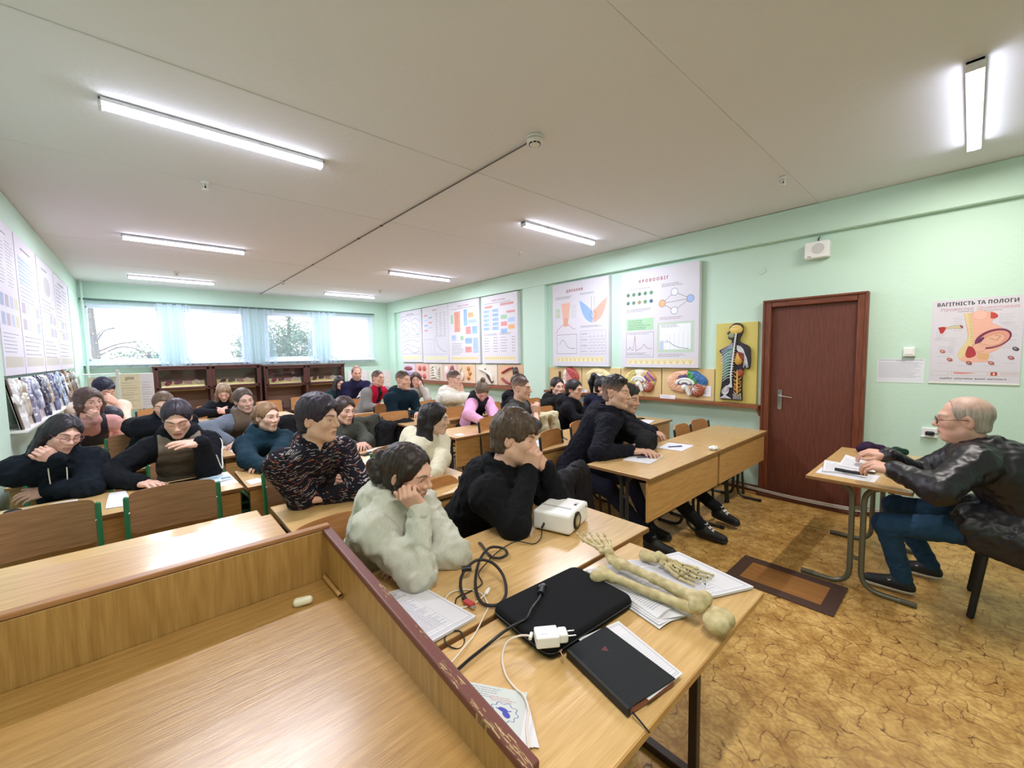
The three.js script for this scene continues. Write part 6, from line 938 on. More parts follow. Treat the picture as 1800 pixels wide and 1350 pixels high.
  if (w.skirt) garment('jacket_hem', [[P.clone().addScaledVector(lat, 0.1).add(V(0, -0.02, 0)), P.clone().addScaledVector(lat, -0.1).add(V(0, -0.02, 0)), 0.135, 0.135, 0.06], [P.clone().add(V(0, 0.08, 0)), P.clone().add(V(0, -0.02, 0)).addScaledVector(fwd, 0.16), 0.14, 0.12, 0.06], ...[1, -1].flatMap((q) => [[P.clone().addScaledVector(lat, q * 0.15).addScaledVector(fwd, 0.27).add(V(0, -0.02, 0)), P.clone().addScaledVector(lat, q * 0.17).addScaledVector(fwd, -0.1).add(V(0, -0.06, 0)), 0.075, 0.1, 0.06], [P.clone().addScaledVector(lat, q * 0.1).addScaledVector(fwd, 0.24).add(V(0, 0.03, 0)), P.clone().addScaledVector(lat, q * 0.1).add(V(0, 0.05, 0)), 0.085, 0.1, 0.06], [P.clone().addScaledVector(lat, q * 0.2).addScaledVector(fwd, 0.24).add(V(0, -0.1, 0)), P.clone().addScaledVector(lat, q * 0.21).addScaledVector(fwd, -0.1).add(V(0, -0.16, 0)), 0.03, 0.04, 0.06, lat, 0.6]])], { mat: tm, fold: 0.006 });
  if (w.under) garment('undershirt', torso(-0.002).slice(1).concat(ring(0.0, 0.058 * s, 0.008, 0.012)), { mat: cloth(w.under), fold: 0.001, cell: 0.012 });
  if (w.vest) garment('vest', [...torso(th + 0.016), ...(w.vestCollar ? [...ring(0.058, 0.088 * s, 0.013, 0.016), ...ring(0.03, 0.094 * s, 0.018, 0.016), ...ring(0.0, 0.1 * s, 0.022, 0.016)] : [])], { mat: cloth(w.vest, { roughness: 0.6 }), fold: 0.003, baffle: w.vestBaffle ?? 0.012, cut: (x, y, z) => { const [a, b, c] = local(x, y, z); return Math.max(Math.abs(a) - sw + 0.04 - 0.02 * sstep(-0.05, -0.22, b), c > 0.03 ? (w.vestOpen ?? 0) - Math.abs(a) : -1); } });
  // cuffs
  if (sleeve > 0.9) for (const a of arms) { const c0 = a.E.clone().lerp(a.W, 0.9), c1 = a.E.clone().lerp(a.W, 1.0); const dir = c1.clone().sub(c0).normalize(), m = new THREE.Matrix4().compose(c0.clone().lerp(c1, 0.5), new THREE.Quaternion().setFromUnitVectors(V(0, 1, 0), dir), V(1, 1, 1)), R = (0.0315 + (w.armThick ?? th * 0.8) * 0.75) * s; part('cuff', uvCloth(new THREE.LatheGeometry([[R * 0.72, -0.024], [R * 0.96, -0.025], [R * 1.0, -0.01], [R * 0.98, 0.012], [R * 0.9, 0.024], [R * 0.76, 0.022], [R * 0.74, 0]].map((q) => new THREE.Vector2(...q)), 22).applyMatrix4(m)), w.cuffMat ?? (w.paintTop ? cloth(w.cuff ?? w.top ?? 0x222222) : tm), root); }
  if (w.piping) for (const a of arms) { const o = lat.clone().multiplyScalar(a.q), r = (0.05 + (w.armThick ?? th)) * s, p0 = nb.clone().lerp(a.S, 0.75).add(V(0, 0.055 * s, 0)).addScaledVector(fwd, 0.03), p1 = a.S.clone().addScaledVector(o, r * 0.95).addScaledVector(fwd, 0.04).add(V(0, 0.02, 0)), p2 = a.S.clone().lerp(a.E, 0.5).addScaledVector(o, r * 1.0).addScaledVector(fwd, 0.035), p3 = a.E.clone().addScaledVector(o, r * 0.98).addScaledVector(fwd, 0.03), p4 = a.E.clone().lerp(a.W, 0.5).addScaledVector(o, r * 0.8).addScaledVector(fwd, 0.01); part('piping', tube([p0, p1, p2, p3, p4], 0.004, 30, 6), std(w.piping, 0.7), root); }
  if (w.strings) for (const q of [1, -1]) part('drawstring', tube([nb.clone().addScaledVector(lat, q * 0.028).addScaledVector(fwd, 0.078 * s), nb.clone().addScaledVector(lat, q * 0.036).addScaledVector(fwd, 0.108 * s).add(V(0, -0.06, 0)), nb.clone().addScaledVector(lat, q * 0.034).addScaledVector(fwd, 0.118 * s).add(V(0, -0.15, 0))], 0.003, 14, 6), std(w.strings, 0.7), root);
  // trousers and shoes
  const legs = [[hipK[0].hip, hipK[1].hip, 0.1, 0.1, 0.05], [P, P.clone().add(V(0, 0.05, 0)), 0.122, 0.12, 0.05], ...hipK.flatMap((l) => [[l.hip, l.kn, 0.088, 0.064, 0.035], [l.kn, l.an, 0.061, 0.046, 0.03]])];
  garment('trousers', legs, { mat: w.trouserMat ?? cloth(w.trousers ?? 0x1a1c22), fold: 0.006, cell: w.legCell ?? 0.022 });
  hipK.forEach((l, i) => {
    const dir = l.toe.clone().sub(l.an); dir.y = 0; dir.normalize(); const tilt = d.feet ? l.toe.clone().sub(l.an).add(V(0, 0.06, 0)).normalize() : dir, sd = new THREE.Vector3().crossVectors(V(0, 1, 0), dir).normalize(), u2 = new THREE.Vector3().crossVectors(tilt, sd).normalize();
    const heel = l.an.clone().addScaledVector(tilt, -0.025).addScaledVector(u2, -0.045), toe = l.an.clone().addScaledVector(tilt, 0.15).addScaledVector(u2, -0.055);
    const sp = [[heel, toe, 0.036, 0.03, 0.03], [l.an.clone().addScaledVector(u2, -0.02), l.an.clone().addScaledVector(u2, 0.01), 0.042, 0.04, 0.03], [l.an.clone().addScaledVector(tilt, 0.03).addScaledVector(u2, -0.03), toe, 0.04, 0.026, 0.03]];
    const [lo, hi] = boundsOf(sp, 0.02), f0 = field(sp), solePt = heel.clone().addScaledVector(u2, -0.026), f = (x, y, z) => Math.max(f0(x, y, z), -((x - solePt.x) * u2.x + (y - solePt.y) * u2.y + (z - solePt.z) * u2.z)), fs = (x, y, z) => { const h = (x - solePt.x) * u2.x + (y - solePt.y) * u2.y + (z - solePt.z) * u2.z; return Math.max(f0(x, y, z) - 0.004, Math.abs(h) - 0.012); };
    const sc = w.shoeCell ?? 0.013, sh = part('shoe', surfaceNet(f, lo, hi, sc), std(w.shoe ?? 0x15161a, 0.6), root); part('sole', surfaceNet(fs, lo, hi, sc * 0.8), std(w.sole ?? 0x22242a, 0.6), sh);
    if (w.laces) for (let k = 0; k < 6; k++) { const b = l.an.clone().addScaledVector(tilt, 0.035 + k * 0.013).addScaledVector(u2, 0.018 - k * 0.0078), z2 = k % 2 ? 1 : -1; part('lace', tube([b.clone().addScaledVector(sd, 0.022), b.clone().addScaledVector(u2, 0.006).addScaledVector(tilt, 0.005 * z2), b.clone().addScaledVector(sd, -0.022)], 0.0055, 8, 5), std(0xf2f0ea, 0.7), sh); }
    if (w.star) { const c = l.an.clone().addScaledVector(tilt, 0.055).addScaledVector(u2, -0.018), st = new THREE.Shape(); for (let k = 0; k < 10; k++) { const r = k % 2 ? 0.005 : 0.014, a = k / 10 * TAU; k ? st.lineTo(Math.cos(a) * r, Math.sin(a) * r) : st.moveTo(r, 0); } const out = sd.clone().multiplyScalar(i ? -1 : 1).applyAxisAngle(tilt, 0); const side = sd.dot(V(-1, 0, 0)) > 0 ? sd.clone() : sd.clone().negate(); part('emblem', slab(st, 0.003, 0.0005).applyMatrix4(basis(tilt.clone(), u2.clone(), new THREE.Vector3().crossVectors(tilt, u2), c.clone().addScaledVector(side, 0.034)).multiply(new THREE.Matrix4().makeRotationY(new THREE.Vector3().crossVectors(tilt, u2).dot(side) > 0 ? 0 : PI))), M.white, sh); }
    if (w.sock) part('sock', new THREE.CylinderGeometry(0.036, 0.038, 0.03, 16).translate(l.an.x, l.an.y + 0.022, l.an.z), std(w.sock, 0.8), sh);
  });
  return { root, arms, nb, fwd, lat, S, s, hm, chest, waist };
}
const who = {};
const person = (id, label, w) => (who[id] = makePerson(id, label, w));
const heatherMat = cloth(0xffffff, { map: clothTex('heather') }), dashMat = cloth(0xffffff, { map: clothTex('dash'), sheen: 0.05 });
const leather = new THREE.MeshPhysicalMaterial({ color: 0x15151d, roughness: 0.42, clearcoat: 0.12, clearcoatRoughness: 0.35, bumpMap: clothBump, bumpScale: 0.0004 });
const denimBlue = cloth(0x22405c, { roughness: 0.8 });
person('grey', 'girl in a pale grey hoodie resting her cheek on her fist at the projector desk', { near: 2, topMat: heatherMat, collar: 'hood', thick: 0.016, armThick: 0.016, fold: 0.009, freq: 11, style: 'lowBun', hair: 0x2b211d, skin: 0xdca486, trousers: 0x2a2c33, strings: 0xd9d8cf });
person('black', 'boy in a black sweatshirt pressing his fists to his mouth beside the projector', { near: 2, top: 0x0f1014, collar: 'stand', thick: 0.02, armThick: 0.016, fold: 0.007, style: 'tousled', hair: 0x4a3a2c, skin: 0xd8a283, trousers: 0x16171b });
PEOPLE.dark.knees = [[3.42, 0.47, -1.75], [3.12, 0.45, -1.72]]; PEOPLE.dark.feet = [[3.66, 0.12, -1.41, 3.617, 0.05, -1.18], [3.275, 0.09, -1.38, 3.282, 0.03, -1.18]];
PEOPLE.navyC.knees = [[2.95, 0.46, -1.85], [2.6, 0.46, -1.82]]; PEOPLE.navyC.feet = [[3.0, 0.09, -1.7, 3.02, 0.03, -1.52], [2.77, 0.09, -1.55, 2.8, 0.03, -1.36]];
person('navyC', 'boy in a dark navy hoodie sitting upright at the desk nearest the door', { near: 2, top: 0x12131f, collar: 'hood', thick: 0.022, armThick: 0.02, fold: 0.007, style: 'quiff', hair: 0x231b18, skin: 0xdba88a, under: 0xc9cdc9, trousers: 0x191b2c, wide: 1.08, shoe: 0x141418, sock: 0x6b6b70 });
person('dark', 'boy in a black puffer jacket half hidden behind the navy hoodie', { near: 1, top: 0x111215, collar: 'stand', thick: 0.04, armThick: 0.035, baffle: 0.008, topName: 'jacket', style: 'short', hair: 0x1e1714, skin: 0xd39e80, trousers: 0x15171b, shoe: 0x131317, laces: 1, sock: 0xe2e2dc, shoeCell: 0.006, legCell: 0.011 });
person('patterned', 'boy in a dark jacket patterned with white and orange dashes, arms folded', { near: 2, topMat: dashMat, cuff: 0x1a1a22, collar: 'stand', shrug: 0.01, thick: 0.018, armThick: 0.02, fold: 0.005, topName: 'patterned_jacket', style: 'tousled', hair: 0x2c2230, skin: 0xdca98a, under: 0xa83a4a, open: 0.022, trousers: 0x1a1c24, hairOpt: { clump: 0.002, line: 0.066, fringe: [[[0.03, 0.115, 0.04], [-0.04, 0.078, 0.082], 0.018], [[0.0, 0.115, 0.05], [-0.062, 0.05, 0.056], 0.015], [[0.03, 0.1, 0.06], [0.03, 0.074, 0.086], 0.012]], top: 0.028, side: 0.01 } });
person('cream', 'girl with long dark hair in a cream fleece behind the grey hoodie', { near: 1, top: 0xdcd6bc, collar: 'shirt', thick: 0.024, armThick: 0.026, fold: 0.006, topName: 'fleece', style: 'longBack', hair: 0x1f1a1c, skin: 0xe2b69c, trousers: 0x2a2c33 });
person('glasses', 'girl in a black hoodie and glasses with her head propped on her hand, far left', { near: 2, top: 0x0f1720, collar: 'hood', thick: 0.026, armThick: 0.026, fold: 0.008, style: 'longBack', hair: 0x231c24, skin: 0xdca794, glasses: 'red', down: 1, trousers: 0x15171b, strings: 0xd9d2c4, wide: 1.1 });
person('vest', 'girl in a brown quilted vest over a black top looking down at her notes', { near: 2, top: 0x0f1219, collar: 'hood', thick: 0.012, armThick: 0.022, vest: 0x7a6e62, piping: 0xe6e4e0, style: 'sleek', hair: 0x2c2430, skin: 0xe0ad98, down: 1, trousers: 0x15171b, lip: 0xa04a4c });
person('teal', 'girl with fair hair tied back in a dark teal jacket, arms on the desk', { near: 1, top: 0x14303e, collar: 'hood', thick: 0.022, armThick: 0.022, topName: 'jacket', style: 'pony', hair: 0x8a6a4c, skin: 0xe2b29c, trousers: 0x15171b });
person('behind', 'girl with brown parted hair in a grey green jacket behind the patterned jacket', { near: 1, top: 0x4a4d46, collar: 'stand', thick: 0.022, topName: 'jacket', style: 'longBack', hair: 0x3a2a24, skin: 0xdca892, trousers: 0x15171b });
person('pink', 'girl with brown bobbed hair in a pink top, hands clasped at her mouth', { near: 1, top: 0xd6a09c, collar: 'stand', thick: 0.016, armThick: 0.016, topName: 'pink_top', vest: 0x2c2a30, vestBaffle: 0.001, vestOpen: 0.06, style: 'bob', hair: 0x5a4a42, skin: 0xdcaa92, trousers: 0x2a2c33 });
person('lowgirl', 'person with dark hair and glasses bent low over the desk between pink and beige', { near: 1, top: 0xd9a9a2, collar: 'crew', topName: 'top', style: 'sleek', hair: 0x1e2430, skin: 0xdca794, glasses: 'round', trousers: 0x2a2c33, down: 1 });
person('puffer', 'person in a black puffer jacket hidden behind the girl in the vest', { near: 1, top: 0x12161f, collar: 'stand', thick: 0.045, armThick: 0.045, baffle: 0.009, topName: 'puffer_jacket', style: 'pony', hair: 0x6a5444, skin: 0xdca892, trousers: 0x15171b, down: 1 });
person('denim', 'girl in a pale blue denim jacket with a brown scarf, looking at the camera', { near: 1, top: 0x76808f, collar: 'stand', thick: 0.022, armThick: 0.022, topName: 'denim_jacket', vest: 0x6a5a4a, vestCollar: 1, vestBaffle: 0.002, vestOpen: -1, style: 'sleek', hair: 0x5a4c44, skin: 0xd9a892, trousers: 0x2a3440, hairOpt: { balls: [] } });
person('beige', 'boy in a beige t-shirt bowing his face into his hand at the back left', { near: 1, top: 0xe2d0bc, collar: 'crew', sleeve: 0, bare: 1, thick: 0.012, topName: 't_shirt', style: 'short', hair: 0x1e2434, skin: 0xdba88c, down: 1, trousers: 0x2a3440 });
person('blonde', 'girl with long straight blonde hair looking down at her phone', { near: 1, top: 0x14181f, collar: 'crew', thick: 0.016, topName: 'sweater', style: 'long', hair: 0x8f7a62, skin: 0xe0ae9a, down: 1, trousers: 0x15171b });
person('whitehood', 'boy in a white hoodie with clasped hands under his chin', { near: 1, top: 0xe6e3d6, collar: 'hood', thick: 0.02, style: 'crop', hair: 0x4a3a32, skin: 0xd9a486, trousers: 0x2a2c33 });
person('blackvest', 'girl in a black quilted vest with pink sleeves, head bowed', { near: 1, top: 0xe2a9cc, collar: 'crew', thick: 0.012, armThick: 0.022, topName: 'pink_sweater', vest: 0x1c1d26, vestCollar: 1, vestBaffle: 0.008, vestOpen: -1, style: 'topBun', hair: 0x6a5a48, skin: 0xd9a490, down: 1, trousers: 0x15171b, hairOpt: { balls: [[0, 0.135, -0.07, 0.032]] } });
person('greytee', 'boy with cropped hair in a grey t-shirt, bare forearms and clasped hands', { near: 1, top: 0x4c4d4a, collar: 'crew', sleeve: 0, bare: 1, thick: 0.012, topName: 't_shirt', style: 'crop', hair: 0x4c3a2c, skin: 0xdba484, trousers: 0x2a2c33 });
person('bunback', 'person in black with a high hair bun behind the grey t-shirt', { near: 1, top: 0x14151b, collar: 'hood', style: 'topBun', hair: 0x3a2a22, skin: 0xdba892, trousers: 0x15171b });
person('handmouth', 'girl in black with a khaki shoulder and a hand over her mouth', { near: 1, top: 0x191a18, collar: 'hood', topName: 'jacket', thick: 0.022, style: 'sleek', hair: 0x241c1a, skin: 0xdca88e, trousers: 0x15171b });
person('roundglasses', 'girl with dark tied hair and round wire glasses in a black hoodie', { near: 1, top: 0x111218, collar: 'hood', thick: 0.02, style: 'pony', hair: 0x1c1716, skin: 0xdca88e, glasses: 'round', trousers: 0x15171b, hairOpt: { tails: [[[[0, -0.02, -0.1], [-0.01, -0.08, -0.1], [-0.02, -0.13, -0.08]], [0.03, 0.028, 0.014]]] } });
person('ponytail', 'girl with a high dark ponytail almost hidden behind the navy hoodie', { near: 1, top: 0x14182c, collar: 'hood', thick: 0.022, style: 'highPony', hair: 0x1c1818, skin: 0xdca88e, trousers: 0x15171b });
person('hoodie', 'boy in a dark blue green hoodie sitting very upright', { near: 1, top: 0x0f2531, collar: 'hood', thick: 0.022, armThick: 0.02, style: 'crop', hair: 0x4a3a30, skin: 0xd9a284, trousers: 0x1c2730 });
person('temple', 'girl with brown hair touching her temple behind the blue green hoodie', { near: 0, top: 0xb9b4ac, collar: 'crew', topName: 'sweater', style: 'longBack', hair: 0x4a3430, skin: 0xdca490, trousers: 0x2a2c33 });
person('greyred', 'boy in a grey jacket with red front panels over a black shirt', { near: 0, topMat: clothPaint(), cuff: 0x8d8d8c, paintTop: ([a, b, c], p, col) => col.set(c > 0.015 && Math.abs(a) < 0.135 && Math.abs(a) > 0.03 - b * 0.02 ? 0xb3173a : c > 0.03 && Math.abs(a) < 0.05 ? 0x1b1c22 : 0x8d8d8c), collar: 'stand', thick: 0.024, armThick: 0.022, topName: 'jacket', style: 'veryShort', hair: 0x4a3c34, skin: 0xd9a286, trousers: 0x2a2c33 });
person('polo', 'bearded balding man in a dark navy polo shirt with folded arms', { near: 0, top: 0x20203e, collar: 'shirt', thick: 0.016, lowElbow: 1, topName: 'polo_shirt', style: 'receding', hair: 0x4a3a34, skin: 0xcf9578, beard: 0.6, beardColor: 0x5c4a42, trousers: 0x1c2030 });
person('farhair', 'person with very long dark hair bent forward left of the bearded man', { near: 0, top: 0x163438, collar: 'crew', topName: 'sweater', style: 'long', hair: 0x33292c, skin: 0xdba892, trousers: 0x15171b, down: 1 });
PEOPLE.old.knees = [[3.32, 0.43, -0.3], [3.72, 0.44, -0.3]]; PEOPLE.old.feet = [[3.37, 0.095, -0.22, 3.37, 0.03, -0.45], [3.72, 0.095, -0.12, 3.72, 0.03, -0.3]];
person('old', 'older man with glasses in a black leather jacket and jeans at the small desk', { near: 2, topMat: leather, collar: 'stand', thick: 0.034, armThick: 0.024, fold: 0.006, freq: 12, shrug: 0.03, skirt: 1, topName: 'leather_jacket', lowElbow: 1, old: 1, style: 'receding', hair: 0xa89f96, skin: 0xd49d84, glasses: 'thin', trouserMat: denimBlue, shoe: 0x14151a, sole: 0xcfcabc, star: 1, shoeCell: 0.006, legCell: 0.01, wide: 1.06 });
// chairs under the people who sit
const sitters = { grey: 'girl in the grey hoodie', black: 'boy in the black sweatshirt', navyC: 'boy in the navy hoodie', dark: 'boy in the black puffer jacket', patterned: 'boy in the patterned jacket', cream: 'girl in the cream fleece', glasses: 'girl in the black hoodie and glasses', vest: 'girl in the quilted vest', teal: 'girl in the teal jacket', behind: 'girl in the grey green jacket', pink: 'girl in the pink top', lowgirl: 'person bent low', puffer: 'person in the hidden puffer jacket', denim: 'girl in the denim jacket', beige: 'boy in the beige t-shirt', blonde: 'long haired blonde girl', whitehood: 'boy in the white hoodie', blackvest: 'girl with pink sleeves', greytee: 'boy in the grey t-shirt', bunback: 'person with the high bun', handmouth: 'girl covering her mouth', roundglasses: 'girl with round glasses', ponytail: 'girl with the high ponytail', hoodie: 'boy in the blue green hoodie', temple: 'girl touching her temple', greyred: 'boy in the grey and red jacket', polo: 'bearded man', farhair: 'person with very long dark hair' };
for (const [id, s] of Object.entries(sitters)) { const d = PEOPLE[id]; placeChair(d.h[2] > -1.6 && d.h[0] < 1.9 ? 'dark' : d.h[0] < 1.9 && d.h[2] > -5 ? 'green' : 'pale', d.seat[0], d.seat[1] + 0.02, d.ty * PI / 180 * 0.5, 'school chair under the ' + s); }
{
  const t = thing('teacher_chair', 'dark padded chair under the older man in the leather jacket', 'chair', [3.52, 0, 0.26], PI);
  part('seat', slab(roundRect(0.42, 0.42, 0.06), 0.05, 0.015).rotateX(-PI / 2).translate(0, 0.39, 0), std(0x17181d, 0.85), t); part('backrest', slab(roundRect(0.4, 0.3, 0.08), 0.045, 0.015).rotateX(-0.15).translate(0, 0.68, -0.26), std(0x17181d, 0.85), t);
  for (const x of [-0.19, 0.19]) { part('leg', bentTube([[x, 0.4, 0.16], [x, 0.01, 0.2]], 0.016, 0.01), M.black, t); part('leg', bentTube([[x, 0.85, -0.28], [x, 0.42, -0.2], [x, 0.01, -0.3]], 0.016, 0.06), M.black, t); }
}
// ---------- things on the desks ----------
const TY = DH + 0.0006;
function quadSheet(c, y, th, lift, nx = 14, nz = 14) {         // a sheet between four table points, u along c0-c1, v along c0-c3
  const top = [], P = (u, v) => { const x = lerp(lerp(c[0][0], c[1][0], u), lerp(c[3][0], c[2][0], u), v), z = lerp(lerp(c[0][1], c[1][1], u), lerp(c[3][1], c[2][1], u), v); return [x, y + th + (lift ? lift(u, v) : 0), z]; };
  const pos = [], uv = [], idx = []; for (let j = 0; j <= nz; j++) for (let i = 0; i <= nx; i++) { pos.push(...P(i / nx, j / nz)); uv.push(i / nx, 1 - j / nz); }
  const up = new THREE.Vector3().crossVectors(V(c[1][0] - c[0][0], 0, c[1][1] - c[0][1]), V(c[3][0] - c[0][0], 0, c[3][1] - c[0][1])).y < 0, W = nx + 1, n0 = pos.length / 3;
  const tri = (a, b, d) => up ? idx.push(a, b, d) : idx.push(a, d, b);
  for (let j = 0; j < nz; j++) for (let i = 0; i < nx; i++) { const a = j * W + i; tri(a, a + 1, a + W + 1); tri(a, a + W + 1, a + W); }
  const rim = []; for (let i = 0; i < nx; i++) rim.push(i); for (let j = 0; j < nz; j++) rim.push(j * W + nx); for (let i = nx; i > 0; i--) rim.push(nz * W + i); for (let j = nz; j > 0; j--) rim.push(j * W);
  for (const r of rim) { pos.push(pos[r * 3], pos[r * 3 + 1], pos[r * 3 + 2]); uv.push(0.01, 0.01); } const n1 = pos.length / 3; for (const r of rim) { pos.push(pos[r * 3], pos[r * 3 + 1] - th, pos[r * 3 + 2]); uv.push(0.01, 0.01); }
  for (let i = 0; i < rim.length; i++) { const a = n0 + i, b = n0 + (i + 1) % rim.length, d = n1 + i, e = n1 + (i + 1) % rim.length; tri(a, d, e); tri(a, e, b); }
  const g = new THREE.BufferGeometry(); g.setAttribute('position', new THREE.Float32BufferAttribute(pos, 3)); g.setAttribute('uv', new THREE.Float32BufferAttribute(uv, 2)); g.setIndex(idx); g.computeVertexNormals(); return g;
}
const pageTex = (kind) => canvas(420, 560, (g, w, h) => {
  bg(g, w, h, kind === 'grid' ? '#cfd6d4' : '#dedee4');
  if (kind === 'table') { g.strokeStyle = '#5f6278'; g.lineWidth = 2; g.strokeRect(18, 18, w - 36, h - 36); g.strokeRect(26, 30, w - 52, h - 60); for (let i = 0; i < 26; i++) { g.lineWidth = 0.8; g.beginPath(); g.moveTo(26, 130 + i * 15); g.lineTo(w - 26, 130 + i * 15); g.stroke(); } for (const x of [0.3, 0.45, 0.6]) { g.beginPath(); g.moveTo(w * x, 30); g.lineTo(w * x, h - 30); g.stroke(); } textRows(g, 40, 44, w * 0.5, 5, 15, 8, '#50546a'); textRows(g, 36, 134, w * 0.5, 24, 15, 6, '#777a90'); }
  if (kind === 'text') textRows(g, 36, 40, w - 76, 30, 16, 7, '#7c7e90', 0.3);
  if (kind === 'lined') { for (let i = 0; i < 22; i++) { g.strokeStyle = '#c9cddd'; g.beginPath(); g.moveTo(0, 30 + i * 24); g.lineTo(w, 30 + i * 24); g.stroke(); } textRows(g, 30, 44, w * 0.7, 9, 24, 8, '#7f86b0', 0.5); }
  if (kind === 'grid') {
    g.strokeStyle = '#bccccb'; g.lineWidth = 1; for (let i = 0; i < 40; i++) { g.beginPath(); g.moveTo(i * 14, 0); g.lineTo(i * 14, h); g.moveTo(0, i * 14); g.lineTo(w, i * 14); g.stroke(); }
    g.save(); g.translate(w / 2, h / 2); g.rotate(-PI / 2); g.font = 'italic 22px serif'; textRows(g, -h * 0.45, -w * 0.42, h * 0.6, 8, 26, 8, '#6d7488', 0.5); textRows(g, -h * 0.1, -w * 0.05, h * 0.2, 2, 24, 9, '#b0566a', 0.2); g.restore(); textRows(g, 40, 30, w * 0.62, 9, 24, 9, '#5d6478', 0.5); textRows(g, w * 0.55, h * 0.2, w * 0.35, 3, 20, 9, '#b0566a', 0.3); textRows(g, 60, h * 0.62, w * 0.6, 8, 24, 9, '#5d6478', 0.5);
    g.strokeStyle = '#3a3f9a'; g.lineWidth = 4; g.translate(w * 0.1, -h * 0.2); g.beginPath(); for (let i = 0; i <= 60; i++) { const a = i / 60 * TAU, r = 78 + 9 * Math.sin(a * 9), x = w * 0.62 + Math.cos(a) * r, y = h * 0.66 + Math.sin(a) * r * 1.15; i ? g.lineTo(x, y) : g.moveTo(x, y); } g.stroke(); g.fillStyle = '#4a4fb0'; g.beginPath(); g.ellipse(w * .6, h * .62, 30, 22, 0.4, 0, 7); g.fill(); g.beginPath(); g.ellipse(w * .64, h * .7, 24, 34, -0.3, 0, 7); g.fill(); curve(g, [[w * .5, h * .6], [w * .6, h * .66], [w * .72, h * .62]], '#4a4fb0', 9); textRows(g, w * .1, h * .86, w * .6, 3, 20, 8, '#7d84a0', .5);
  }
});
const pages = Object.fromEntries(['table', 'text', 'lined', 'grid'].map((k) => [k, new THREE.MeshStandardMaterial({ map: pageTex(k), roughness: 0.75 })]));
const blank = std(0xe2e2e8, 0.75);
const sheet = (name, label, cat, c, o = {}) => { const g = quadSheet(c, o.y ?? TY, o.th ?? 0.002, o.lift); return o.parent ? part(name, g, o.mat ?? blank, o.parent) : one(name, g, o.mat ?? blank, label, cat, o.group); };
function pen(label, a, b, y, color, cap = 0x20242e, group) {
  const A = V(a[0], y, a[1]), B = V(b[0], y, b[1]), d = B.clone().sub(A), L = Math.min(0.145, Math.max(0.11, d.length())); d.normalize(); const t = thing('pen', label, 'pen', [A.x, A.y, A.z], 0, group), m = new THREE.Matrix4().compose(V(), new THREE.Quaternion().setFromUnitVectors(V(0, 1, 0), d), V(1, 1, 1));
  part('barrel', new THREE.LatheGeometry([[0.0005, 0], [0.002, 0.006], [0.0042, 0.014], [0.0045, L * 0.75]].map((p) => new THREE.Vector2(...p)), 14).applyMatrix4(m), std(color, 0.35), t); part('cap', join(new THREE.CylinderGeometry(0.0046, 0.005, L * 0.3, 14).translate(0, L * 0.85, 0), bx(0.003, L * 0.22, 0.004, 0.006, L * 0.86, 0, 0.001)).applyMatrix4(m), std(cap, 0.35), t);
}
function phone(label, c, y, color = 0x141519) {
  const cx = (c[0][0] + c[2][0]) / 2, cz = (c[0][1] + c[2][1]) / 2, a = Math.atan2(-(c[1][1] - c[0][1]), c[1][0] - c[0][0]), t = thing('phone', label, 'phone', [cx, y, cz], a);
  part('body', slab(roundRect(0.15, 0.074, 0.01), 0.008, 0.002).rotateX(-PI / 2), std(color, 0.3), t); part('screen', new THREE.BoxGeometry(0.14, 0.0006, 0.067).translate(0, 0.0083, 0), std(0x08090c, 0.08), t); part('camera_bump', slab(roundRect(0.024, 0.024, 0.006), 0.0016, 0.0004).rotateX(-PI / 2).translate(0.058, 0.008, 0.02), std(0x1a1b1f, 0.3), t);
}
// laptop sleeve with its zip
{
  const t = thing('laptop_sleeve', 'black zipped laptop sleeve lying on the front table', 'laptop sleeve', [0.925, TY, -0.808], -0.055), fab = cloth(0x15161a, { roughness: 0.95 });
  const g = new THREE.ExtrudeGeometry(roundRect(0.37, 0.255, 0.035), { depth: 0.012, bevelEnabled: true, bevelThickness: 0.012, bevelSize: 0.012, bevelOffset: -0.012, bevelSegments: 5, curveSegments: 8 }).rotateX(-PI / 2).translate(0, 0.012, 0);
  { const p = g.attributes.position; for (let i = 0; i < p.count; i++) if (p.getY(i) > 0.02) p.setY(i, p.getY(i) + 0.002 * noise3(p.getX(i) * 9, 0, p.getZ(i) * 9)); } part('case', uvCloth(g), fab, t);
  const e = []; for (let i = 0; i <= 60; i++) { const q = i / 60, pts = roundRect(0.373, 0.258, 0.035).getPoint(q); e.push([pts.x, 0.018, -pts.y]); } part('zip', tube(e, 0.0018, 120, 5, true), std(0x2c2d33, 0.4), t);
  part('zip_pull', join(bx(0.012, 0.003, 0.004, -0.15, 0.02, 0.132, 0.001), tube([[-0.15, 0.02, 0.13], [-0.153, 0.012, 0.142], [-0.156, 0.004, 0.148]], 0.0016, 8, 5)), std(0xc79a86, 0.35, { metalness: 0.5 }), t);
}
